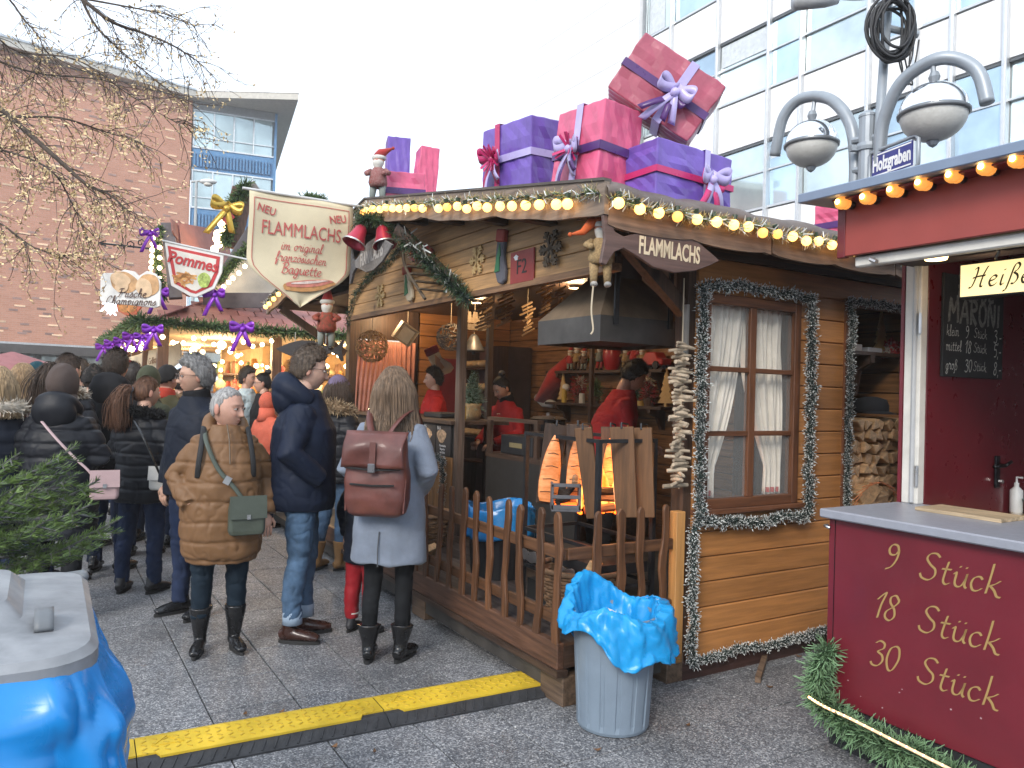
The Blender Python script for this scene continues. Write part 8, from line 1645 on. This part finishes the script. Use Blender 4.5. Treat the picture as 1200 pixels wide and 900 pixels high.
    if collar:
        k_ = MB(); k_.tube([L_((0, .012, 1.44)), L_((0, .01, 1.50)), L_((0, .0, 1.545))], [(.10*s, .11*s), (.088*s, .092*s), (.085*s, .088*s)], 20); link(grow(k_, vx*s, 2, lambda P_, N: s*.004*vnoise(P_/s, 30, 2)), 'collar', collar, t)
    if fur:
        pts = [L_((.15*math.cos(a), .03+.125*math.sin(a), 1.46+.03*math.sin(a))) for a in [(-.7+(pi+1.4)*i/12) for i in range(13)]]; tag(needles('fur_trim', pts, fur[0]*s, 2600 if det else 1100, [fur[1], fur[2]], t, rseed=sd_, w=.006*s, ln=(.5, 1.1), tip=.4), kind='stuff'); k_ = MB(); k_.tube(pts, fur[0]*s*.45, 8); k_.build('fur_core', fur[1], t, smooth=True)
    # --- trousers and shoes
    if trouser:
        k_ = MB(); k_.tube([L_((0, .0, hem-.04 if hem > .9 else .84)), L_((0, 0, .93)), L_((0, 0, 1.0))], [(.10*s*g, .15*s*g), (.10*s*g, .155*s*g), (.09*s*g, .13*s*g)], 16); wd = {'jeans': 1.0, 'slim': .86, 'wide': 1.25}[trouser[1]]*(1+.5*(g-1))
        for sd, (fx, fy_) in zip((-1, 1), stance): k_.tube([L_((sd*.085*g, .005, .92)), L_((sd*.095*g, 0, .76)), L_((fx*.97, fy_*.5-.012, .50)), L_((fx, fy_*.85+.012, .30)), L_((fx, fy_, trouser[2]))], [.094*s*wd, .086*s*wd, .067*s*wd, .060*s*wd, .054*s*wd], 14)
        link(grow(k_, vx*s, 2, lambda P_, N: s*((.007 if trouser[1] != 'slim' else .0035)*vnoise(P_/s*np.array([1, 1, 1.8]), 26, 5)+.002*vnoise(P_/s, 60, 6)-(.007 if trouser[1] != 'slim' else .003)*np.exp(-(vnoise(P_/s*np.array([1, 1, 2.]), 30, 15)/.08)**2))), 'trousers', trouser[0], t)
    if shoe:
        for sd, (fx, fy_) in zip((-1, 1), stance):
            k_ = MB(); f0 = (fx, fy_); an = sd*.22; R2 = Matrix.Rotation(an, 3, 'Z')
            def fp(px, py, pz): v_ = R2@Vector((px, py, pz)); return L_((fx+v_.x, fy_+v_.y, pz))
            k_.tube([fp(0, .075, .045), fp(0, .03, .06), fp(0, -.05, .052), fp(0, -.12, .042), fp(0, -.165, .034)], [(.030*s, .030*s), (.046*s, .036*s), (.034*s, .042*s), (.027*s, .043*s), (.018*s, .030*s)], 14); k_.tube([fp(0, .03, .05), fp(0, .018, .11), fp(0, .006, max(.12, boot))], [.040*s, .043*s, (.05 if boot < .2 else .074)*s], 14)
            so_ = link(grow(k_, .0075*s if det else .016*s, 2, (lambda P_, N: s*.003*vnoise(P_/s, 40, 7)) if boot > .2 else None), 'boot' if boot else 'shoe', shoe, t)
            P_ = [fp(.034*math.cos(a)*(1.0 if math.sin(a) < 0 else .9)+0, -.045+.128*math.sin(a)*-1, 0) for a in [2*pi*k/20 for k in range(20)]]; k_ = MB(); k_.add([(p.x, p.y, .0+z*0) for p in P_]+[(p.x, p.y, .022*s) for p in P_], [tuple(range(20))[::-1], tuple(range(20, 40))]+[(i, (i+1) % 20, 20+(i+1) % 20, 20+i) for i in range(20)]); k_.build('sole', mat('sole_black', (.02, .02, .02), r=.7), so_)
    t['_s'] = s; return t, L_, HV, s
def bagbox(par_label, name, label, loc, rz, size, m, cat='bag'):
    t = thing(name, label, cat, loc, rz); w, d, h = size; k_ = MB(); loft(k_, [[(x*.9, y*.9, 0) for x, y in rrect(-w/2, w/2, -d/2, d/2, d*.35)], [(x, y, h*.12) for x, y in rrect(-w/2, w/2, -d/2, d/2, d*.35)], [(x, y, h*.7) for x, y in rrect(-w/2, w/2, -d/2, d/2, d*.35)], [(x*.9, y*.6, h) for x, y in rrect(-w/2, w/2, -d/2, d/2, d*.35)]]); k_.build('pouch', m, t, smooth=False, bevel=.006)
    k_ = MB(); loft(k_, [[(x*1.02, -d/2-.006, h*(.45+.6*j)) for x, j in ((-w/2, 0), (w/2, 0))]+[(w/2, -d/2+.012, h*1.04), (-w/2, -d/2+.012, h*1.04)] , [(x*1.02, -d/2-.012, h*(.45+.6*j)) for x, j in ((-w/2, 0), (w/2, 0))]+[(w/2, -d/2+.0, h*1.06), (-w/2, -d/2+.0, h*1.06)]]); k_.build('flap', m, t)
    k_ = MB(); k_.obox((0, -d/2-.014, h*.5), (.02, .006, .025)); k_.build('clasp', mat('steel', (.5,)*3), t); return t
def strap(name, label, pts, w, m, side=None, cat='strap'):
    P0 = pts[0]; t = thing(name, label, cat, P0); pp = catmull([p-P0 for p in pts], 6); k_ = MB()
    k_.tube(pp, [(.004, w/2)]*len(pp), 8); k_.build('band', m, t, smooth=True); return t
BLKC = fabric('black_puffer', (.011, .012, .016), r=.48, sheen=0., bump=.5, bs=16); BLKW = fabric('black_wool', (.012, .012, .014), r=.85); NAVY = fabric('navy_shell', (.006, .011, .027), r=.6, bump=.6, bs=14); DNAVY = fabric('dark_navy', (.007, .010, .019), r=.65)
JEAN = fabric('denim', (.065, .115, .19), r=.8, var=.35, bump=.3); DJEAN = fabric('dark_denim', (.016, .026, .06), r=.8, var=.25); BLKT = fabric('black_tights', (.008, .009, .011), r=.8); TEAL = fabric('dark_teal', (.008, .017, .028), r=.8)
LBLK = mat('black_leather', (.010, .010, .011), r=.25, var=.2, vs=14, spec=.6, bump=.1, bs=30); LBRN = mat('brown_leather', (.045, .018, .013), r=.28, var=.35, vs=9, bump=.1, bs=40, coat=.2)
# ---- woman in the brown quilted coat
def foot(px, py): p = G(px, py); return p.x, p.y
x, y = foot(256, 762); BRC = fabric('brown_quilt', (.165, .088, .042), r=.5, var=.12, bump=.6, bs=15, sheen=0.)
h = W(268, 452, y).z
p1, Lp, Hp, s = person('older woman with cropped grey hair in a long brown quilted coat', x, y, h, .42, BRC, hem=.60, style='puffer', girth=1.12, rings=[(.60, .195, .165), (.66, .225, .185), (.78, .235, .195), (.95, .235, .20), (1.10, .225, .195), (1.25, .21, .172), (1.35, .18, .140), (1.43, .125, .11), (1.50, .085, .088)], quilt=.125, arms=('pocket', ((.21, .0, 1.42), (.275, .04, 1.13), (.27, -.03, .90))), trouser=(TEAL, 'jeans', .22), shoe=LBLK, boot=.30, skin=(.52, .30, .225), hair=('crop', 'silver', (.30, .29, .28)), yaw=.85, pitch=.02, hood=.06, hs=1.10, hdz=-.03, hwd=1.08, old=True, stance=((-.12, .0), (.10, .0)))
OLV = mat('olive_leather', (.062, .075, .058), r=.45, var=.12, vs=12, bump=.1, bs=50); R1 = Matrix.Rotation(.42, 3, 'Z'); base = Vector((x, y, 0))
def B1(v): return base+R1@v
bp_ = B1(Vector((.13, -.235, .80))*s); bagbox('', 'shoulder_bag', 'olive green leather shoulder bag at the brown coat woman\'s hip', bp_, .55, (.20, .07, .21), OLV)
strap('bag_strap', 'olive strap crossing the front of the brown coat', [B1(Vector(q)*s) for q in ((-.13, -.02, 1.475), (-.12, -.155, 1.38), (-.05, -.215, 1.22), (.05, -.245, 1.10), (.12, -.262, 1.0), (.135, -.25, .99))], .026, OLV)
k_ = MB(); k_.obox((0, 0, 0), (.035, .012, .045)); bk = k_.build('strap_buckle', mat('steel', (.5,)*3)); bk.location = B1(Vector((.005, -.245, 1.15))*s); bk.rotation_euler = (0, .5, .42); tag(bk, 'silver buckle on the olive bag strap', 'buckle')
for sd in (-1, 1): strap('rucksack_strap', ['black rucksack strap over the brown coat at the left of the picture', 'black rucksack strap over the brown coat at the right of the picture'][sd > 0], [B1(Vector((sd*q[0], q[1], q[2]))*s) for q in ((.13, .1, 1.46), (.135, -.03, 1.475), (.15, -.14, 1.37), (.165, -.175, 1.25), (.17, -.16, 1.16))], .03, mat('black_strap', (.012, .012, .013), r=.7))
k_ = MB(); k_.tube([B1(Vector((-.0, -.12, 1.50))*s)-B1(Vector((0, -.2, 1.3))*s), B1(Vector((.015, -.165, 1.40))*s)-B1(Vector((0, -.2, 1.3))*s), B1(Vector((.02, -.215, 1.25))*s)-B1(Vector((0, -.2, 1.3))*s)], .004, 6); zp = k_.build('coat_zip', mat('zip_dull', (.09, .06, .035), r=.5), p1); zp.location = Vector((0, -.2, 1.3))*s; zp.rotation_euler = (0, 0, -.42)
# ---- man in the navy parka
x, y = foot(350, 748); h = W(366, 410, y).z
p2, Lp, Hp, s = person('young man with glasses in a navy hooded parka and cuffed jeans', x, y, h, 1.72, NAVY, hem=.80, style='shell', girth=1.12, rings=[(.79, .19, .165), (.84, .205, .175), (1.0, .205, .175), (1.16, .205, .175), (1.28, .20, .165), (1.37, .175, .135), (1.44, .12, .11), (1.51, .085, .088)], arms=('pocket', 'pocket'), trouser=(JEAN, 'jeans', .13), shoe=LBRN, boot=.12, skin=(.60, .38, .29), hair=('short', 'dark_blond', (.085, .06, .042)), yaw=.10, pitch=.10, hood=.085, glasses=True, stance=((-.085, .03), (.085, -.02)))
for sd, (fx, fy_) in zip((-1, 1), ((-.085, .03), (.085, -.02))): k_ = MB(); k_.tube([(fx*s, (fy_+.0)*s, .115*s), (fx*s, fy_*s, .19*s)], .058*s, 16); k_.build('jeans_cuff', fabric('pale_denim', (.28, .36, .46), r=.85), p2, smooth=True)
# ---- woman in the grey coat with rucksack
x, y = foot(452, 772); h = W(455, 433, y).z; GRY = fabric('grey_wool', (.175, .205, .26), r=.9, var=.12, bump=.5, bs=220, sheen=.1)
RZ3 = 2.98; p3, Lp, Hp, s = person('woman with long light brown hair in a grey coat seen from behind', x, y, h, RZ3, GRY, hem=.60, style='wool', girth=1.0, rings=[(.60, .235, .185), (.75, .225, .18), (.92, .215, .172), (1.06, .195, .155), (1.20, .19, .15), (1.30, .19, .145), (1.37, .17, .128), (1.44, .11, .10), (1.50, .078, .08)], arms=('back', 'back'), trouser=(BLKT, 'slim', .14), shoe=LBLK, boot=.22, hair=('long', 'ash_brown', (.17, .115, .075), .30), collar=fabric('white_collar', (.55, .56, .58), r=.8), yaw=-.1, stance=((-.10, .0), (.09, .05)))
R3 = Matrix.Rotation(RZ3, 3, 'Z'); base3 = Vector((x, y, 0)); LTH = mat('cognac_leather', (.105, .034, .027), r=.5, var=.35, vs=7, bump=.25, bs=22, bd=.006, coat=.15)
rk = thing('rucksack', 'brown leather roll top rucksack on the grey coat woman\'s back', 'rucksack', base3+R3@(Vector((0, .15, .90))*s), RZ3)
k_ = MB(); n = 26
rs_ = [(.0, .13, .045), (.02, .165, .075), (.10, .185, .095), (.22, .185, .09), (.34, .17, .078), (.43, .165, .06), (.47, .165, .035)]
vs = []
for z_, rx, ry in rs_:
    for k in range(n): a = 2*pi*k/n; c_, sn = math.cos(a), math.sin(a); vs.append((rx*math.copysign(abs(c_)**.6, c_)*s, .09*s+ry*math.copysign(abs(sn)**.6, sn)*s, z_*s))
k_.add(vs, [(j*n+i, j*n+(i+1) % n, (j+1)*n+(i+1) % n, (j+1)*n+i) for j in range(len(rs_)-1) for i in range(n)]+[tuple(range(n))[::-1], tuple(range((len(rs_)-1)*n, len(rs_)*n))])
link(grow(k_, .009, 2, lambda P_, N: .010*vnoise(P_*np.array([1, 1, .6]), 18, 4)+.004*vnoise(P_, 45, 5)), 'main_bag', LTH, rk)
k_ = MB(); k_.grid(24, 10, lambda i, j: ((-.185+.37*i)*s*(1-.10*j*(1-j)*2), (.19-.075*max(0, (j-.55)/.45)**1.6+.012*math.sin(i*7+j*4)*(j < .9))*s, (.285+.20*j)*s)); solid(k_.build('top_flap', LTH, rk, smooth=True), .006)
k_ = MB(); k_.bar((0, .202*s, .26*s), (0, .196*s, .43*s), .036*s, .006*s, (0, 1, 0)); k_.build('centre_strap', LTH, rk); k_ = MB(); k_.obox((0, .212*s, .285*s), (.042*s, .012*s, .05*s)); k_.build('buckle', mat('dark_buckle', (.18, .18, .19), r=.3, m=.5), rk, bevel=.003)
k_ = MB(); k_.tube([(-.13*s, .195*s, .19*s), (0, .2*s, .185*s), (.13*s, .193*s, .19*s)], .006*s, 6); k_.build('pocket_zip', mat('dark_zip', (.03, .03, .03), r=.4, m=.5), rk); k_ = MB(); k_.tube([(-.165*s, .186*s, .282*s), (0, .205*s, .272*s), (.165*s, .186*s, .282*s)], .006*s, 6); k_.build('flap_zip', mat('dark_zip', (.03,)*3), rk)
for sd in (-1, 1):
    k_ = MB(); k_.tube(catmull([(sd*.05*s, .07*s, .47*s), (sd*.085*s, .02*s, .54*s), (sd*.12*s, -.10*s, .60*s), (sd*.135*s, -.20*s, .58*s), (sd*.14*s, -.28*s, .45*s)], 6), [(.007, .022*s)]*25, 8); k_.build('shoulder_strap', LTH, rk, smooth=True)
    k_ = MB(); k_.bar((sd*.172*s, .13*s, .03*s), (sd*.178*s, .12*s, .22*s), .03*s, .008, (sd, 0, 0)); k_.build('side_strap', LTH, rk)
k_ = MB(); k_.tube([(.0, .205*s, .60*s), (.004, .198*s, .70*s), (.0, .19*s, .80*s)], .0035, 5); k_.build('coat_vent', mat('vent_shadow', (.07, .075, .085), r=.9), p3)
# ---- child in red trousers
x, y = foot(424, 742); REDT = fabric('red_snow', (.28, .015, .022), r=.6)
pc, Lp, Hp, s = person('small child in navy jacket and red snow trousers hidden by the grey coat', x, y, 1.18, 2.6, DNAVY, hem=.66, style='puffer', trouser=(REDT, 'wide', .12), shoe=mat('boot_grey', (.03, .03, .035), r=.6), boot=.16, hat=('beanie', fabric('navy_knit', (.02, .025, .05))), stance=((-.09, .0), (.13, .0)), det=0)
k_ = MB()
for fx in (-.09, .13): k_ = MB(); k_.tube([(fx*s, .0, .17*s), (fx*s, 0, .182*s)], .068*s, 14); k_.build('reflective_band', mat('reflector', (.6, .58, .56)), pc)
# ---- man with curly grey hair and glasses
y = 5.15; x = W(225, 600, y).x; h = W(236, 421, y).z
person('man with curly grey hair and glasses in a dark navy jacket', x, y, h, -.55, DNAVY, hem=.82, style='shell', girth=1.08, trouser=(DJEAN, 'jeans', .08), shoe=LBLK, skin=(.47, .28, .20), hair=('curly', 'salt_pepper', (.20, .195, .19)), yaw=-.42, pitch=.0, collar=BLKW, glasses=True, old=True, arms=('down', 'pocket'))
# ---- queue on the left
y = 5.7; x = W(166, 600, y).x; h = W(178, 443, y).z; FURK = mat('fur_black', (.010, .010, .011), r=.9)
p6_, Lp, Hp, s = person('woman with auburn ponytail in a black quilted coat and jeans', x, y, h, pi-.15, BLKC, hem=.74, style='puffer', girth=1.1, trouser=(DJEAN, 'jeans', .08), shoe=mat('shoe_black', (.015, .014, .015), r=.35), hair=('pony', 'auburn', (.13, .062, .035)), fur=(.055, FURK, FURK), yaw=-.5, arms=('down', 'front'), stance=((-.13, .0), (.12, .05)))
bpos = W(190, 574, 5.42); bagbox('', 'white_handbag', 'small white handbag on the ponytail woman\'s back', bpos, .15, (.17, .07, .16), mat('white_leather', (.58, .56, .52), r=.45))
strap('bag_strap', 'thin black bag strap across the black quilted coat', [W(157, 492, 5.48), W(167, 510, 5.38), W(178, 535, 5.36), W(189, 560, 5.38)], .018, LBLK)
k_ = MB(); 
y = 4.95; x = W(68, 600, y).x; h = W(66, 431, y).z; HIJ = fabric('brown_scarf', (.075, .055, .048), r=.8, var=.1)
p7_, Lp, Hp, s = person('woman in brown headscarf and black quilted coat with pink bag strap', x, y, h, pi+.15, BLKC, hem=.58, style='puffer', girth=1.16, rings=[(.58, .22, .18), (.75, .22, .18), (.95, .21, .175), (1.10, .205, .17), (1.25, .205, .165), (1.36, .18, .14), (1.44, .12, .11), (1.50, .09, .09)], trouser=(BLKT, 'jeans', .08), shoe=LBLK, hair=None, hat=('hijab', HIJ), hood=.06, arms=('front', 'front'))
PNK = mat('pink_leather', (.42, .29, .29), r=.45); bpos = W(122, 585, 4.68); bagbox('', 'pink_handbag', 'pale pink handbag at the headscarf woman\'s side', bpos, .5, (.16, .07, .17), PNK); strap('bag_strap', 'pale pink bag strap across the black quilted coat', [W(49, 494, 4.74), W(66, 514, 4.68), W(88, 537, 4.66), W(105, 553, 4.66), W(112, 566, 4.68)], .022, PNK)
def crowd(label, px, pyt, dep, rz, coat, **k):
    P = W(px, pyt, dep); k.setdefault('trouser', (DJEAN, 'jeans', .08)); k.setdefault('shoe', LBLK); k.setdefault('det', 0); k.setdefault('style', 'shell'); return person(label, P.x, P.y, P.z-k.get('z', 0), rz, coat, **k)
FT = mat('fur_tan', (.25, .17, .10), r=.9, var=.4, vs=40); FC_ = mat('fur_cream', (.50, .44, .36), r=.9)
crowd('tall man with short brown hair in a black hooded jacket seen from behind', 136, 413, 6.3, pi, BLKW, hood=.06, hair=('short', 'mid_brown', (.05, .034, .024)), girth=1.12, det=1)
crowd('woman with pinned up dark hair and tan fur hood behind the headscarf woman', 79, 416, 5.9, pi-.2, BLKC, style='puffer', hair=('pony', 'dark_brown', (.06, .038, .026)), fur=(.06, FT, FC_), girth=1.1, det=1)
crowd('woman with long blond hair and burgundy coat at the left of the crowd', 27, 428, 6.4, pi+.4, fabric('burgundy', (.14, .018, .03)), hair=('long', 'blond', (.30, .20, .11), .22), collar=fabric('plaid_scarf', (.16, .05, .06), var=.5))
crowd('fair haired woman with cream fur collar at the left edge of the picture', -2, 432, 4.9, pi+.9, DNAVY, style='puffer', hem=.6, hair=('long', 'fair', (.33, .23, .13), .16), fur=(.075, FC_, FC_), girth=1.1, yaw=.3)
crowd('person in a dark teal knit hat behind the blond woman', 43, 427, 7.4, pi, BLKW, hat=('beanie', fabric('teal_knit', (.012, .05, .065))), hair=None)
crowd('person with a black knit cap beside the tall man', 110, 431, 7.2, pi-.2, BLKW, hat=('beanie', fabric('black_knit', (.015, .014, .014))), hair=('short', 'mid_brown', (.09,)*3))
crowd('dark haired person in black half hidden by the tall man', 156, 428, 7.5, pi+.3, BLKW, hair=('short', 'black_brown', (.03, .022, .018)))
crowd('person in a green hooded jacket in the queue', 174, 432, 6.9, pi, fabric('olive_green', (.055, .06, .035)), hat=('hijab', fabric('olive_green', (.055,)*3)), hair=None)
crowd('person with black beanie and red scarf in the queue', 196, 431, 7.3, pi-.3, fabric('khaki', (.10, .085, .04)), hat=('beanie', fabric('black_knit', (.015,)*3)), hair=None, collar=fabric('red_scarf', (.42, .05, .03)))
crowd('person with dark hair and brown coat near the stall counter', 212, 436, 8.0, pi+.5, fabric('brown_wool', (.10, .06, .035)), hair=('short', 'black_brown', (.03,)*3), fur=(.06, FT, FT))
crowd('person with bare brown head of hair far left in the queue', 94, 424, 8.2, pi, DNAVY, hair=('short', 'mid_brown', (.09,)*3)); crowd('person with light hair far behind at the left', 60, 432, 9.0, pi, fabric('grey_jacket', (.12, .12, .13)), hair=('short', 'dark_blond', (.085,)*3)); crowd('person in red cap deep in the queue', 148, 424, 9., pi, BLKW, hat=('beanie', fabric('red_knit', (.28, .03, .04))), hair=None)
crowd('person in dark green jacket at the chips counter', 226, 433, 8.7, pi+.2, fabric('dark_green', (.02, .04, .03)), hair=('short', 'black_brown', (.03,)*3))
# purple beanie woman
crowd('woman in a lilac knit hat and dark coat with brown fur collar', 396, 443, 6.6, pi-.5, BLKC, style='puffer', hat=('beanie', fabric('lilac_knit', (.16, .125, .20), r=.9)), hair=('long', 'dark_brown', (.06, .038, .026), .12), fur=(.085, FT, mat('fur_tan_light', (.38, .28, .17), r=.9)), trouser=(JEAN, 'jeans', .24), shoe=mat('tan_suede', (.28, .15, .06), r=.9), boot=.26, girth=1.1, det=1, stance=((-.10, .0), (.08, .1)))
# people at the chips stall
crowd('man in a pale blue shirt facing right inside the chips stall', 290, 432, 9.6, 1.4, fabric('pale_blue', (.42, .50, .52)), style='sweater', hair=('short', 'black_brown', (.03,)*3), det=1)
crowd('woman with black hair and glasses facing left in the chips stall', 309, 438, 9.4, -1.3, BLKW, hair=('bun', 'raven', (.014, .012, .012)), glasses=True, det=1)
crowd('person in an orange red coat behind the brown coat woman', 314, 462, 8.4, pi-.6, fabric('coral', (.58, .13, .08)), hair=('short', 'dark_brown', (.06,)*3), hat=('hijab', fabric('coral', (.58,)*3)))
crowd('person in a black cap standing behind the grey coat woman', 470, 442, 6.3, pi-.4, BLKW, hat=('cap', fabric('black_knit', (.015,)*3)), hair=('short', 'dark_brown', (.06,)*3), girth=.95)
# ---- hut staff
RSW = fabric('red_sweat', (.42, .022, .020), r=.85, bump=.15); RSD = fabric('red_sweat_dark', (.34, .02, .022), r=.85, bump=.15); BLKA = fabric('staff_black', (.015, .015, .017))
q = hw(1.55, 4.75); person('young dark haired man in a red sweater behind the counter', q.x, q.y, W(500, 432, q.y).z-.12, -1.25, RSW, hem=.86, style='sweater', arms=('raise', 'work'), trouser=(BLKA, 'jeans', .08), shoe=LBLK, skin=(.56, .34, .25), hair=('short', 'near_black', (.022, .017, .014)), yaw=-.15, z=.12, group='stall staff in red sweaters')
q = hw(1.75, 3.42); person('woman with tied back hair in a red sweater looking down', q.x, q.y, W(578, 443, q.y).z-.12+.02, -.75, RSD, hem=.80, style='sweater', girth=.98, arms=('work', 'work'), trouser=(BLKA, 'jeans', .08), shoe=LBLK, skin=(.50, .30, .22), hair=('bun', 'raven', (.014, .012, .012)), yaw=-.15, pitch=.42, z=.12, lean=.12, collar=BLKW, group='stall staff in red sweaters')
q = hw(1.75, 1.92); person('cook in a red sweater bending over the salmon fire', q.x, q.y, W(715, 432, q.y).z-.12+.08, 1.75, RSD, hem=.84, style='sweater', girth=1.18, arms=('work', 'work'), trouser=(BLKA, 'jeans', .08), shoe=LBLK, skin=(.46, .26, .19), hair=('short', 'near_black', (.022,)*3), yaw=.1, pitch=.45, z=.12, lean=.30, group='stall staff in red sweaters')
bpy.data.scenes.remove(TMP)
# ================================================================== THIN WINTER HAZE ROUND THE WHOLE PLACE
hz = MB(); hz.box((-75, -35, -1), (75, 105, 27)); HZM = bpy.data.materials.new('haze'); HZM.use_nodes = True; HZM.node_tree.nodes.remove(HZM.node_tree.nodes['Principled BSDF'])
pv = HZM.node_tree.nodes.new('ShaderNodeVolumePrincipled'); pv.inputs['Color'].default_value = (1., .97, .93, 1); pv.inputs['Density'].default_value = .0024; pv.inputs['Anisotropy'].default_value = .2
HZM.node_tree.links.new(pv.outputs['Volume'], HZM.node_tree.nodes['Material Output'].inputs['Volume'])
tag(hz.build('haze', HZM), kind='stuff')
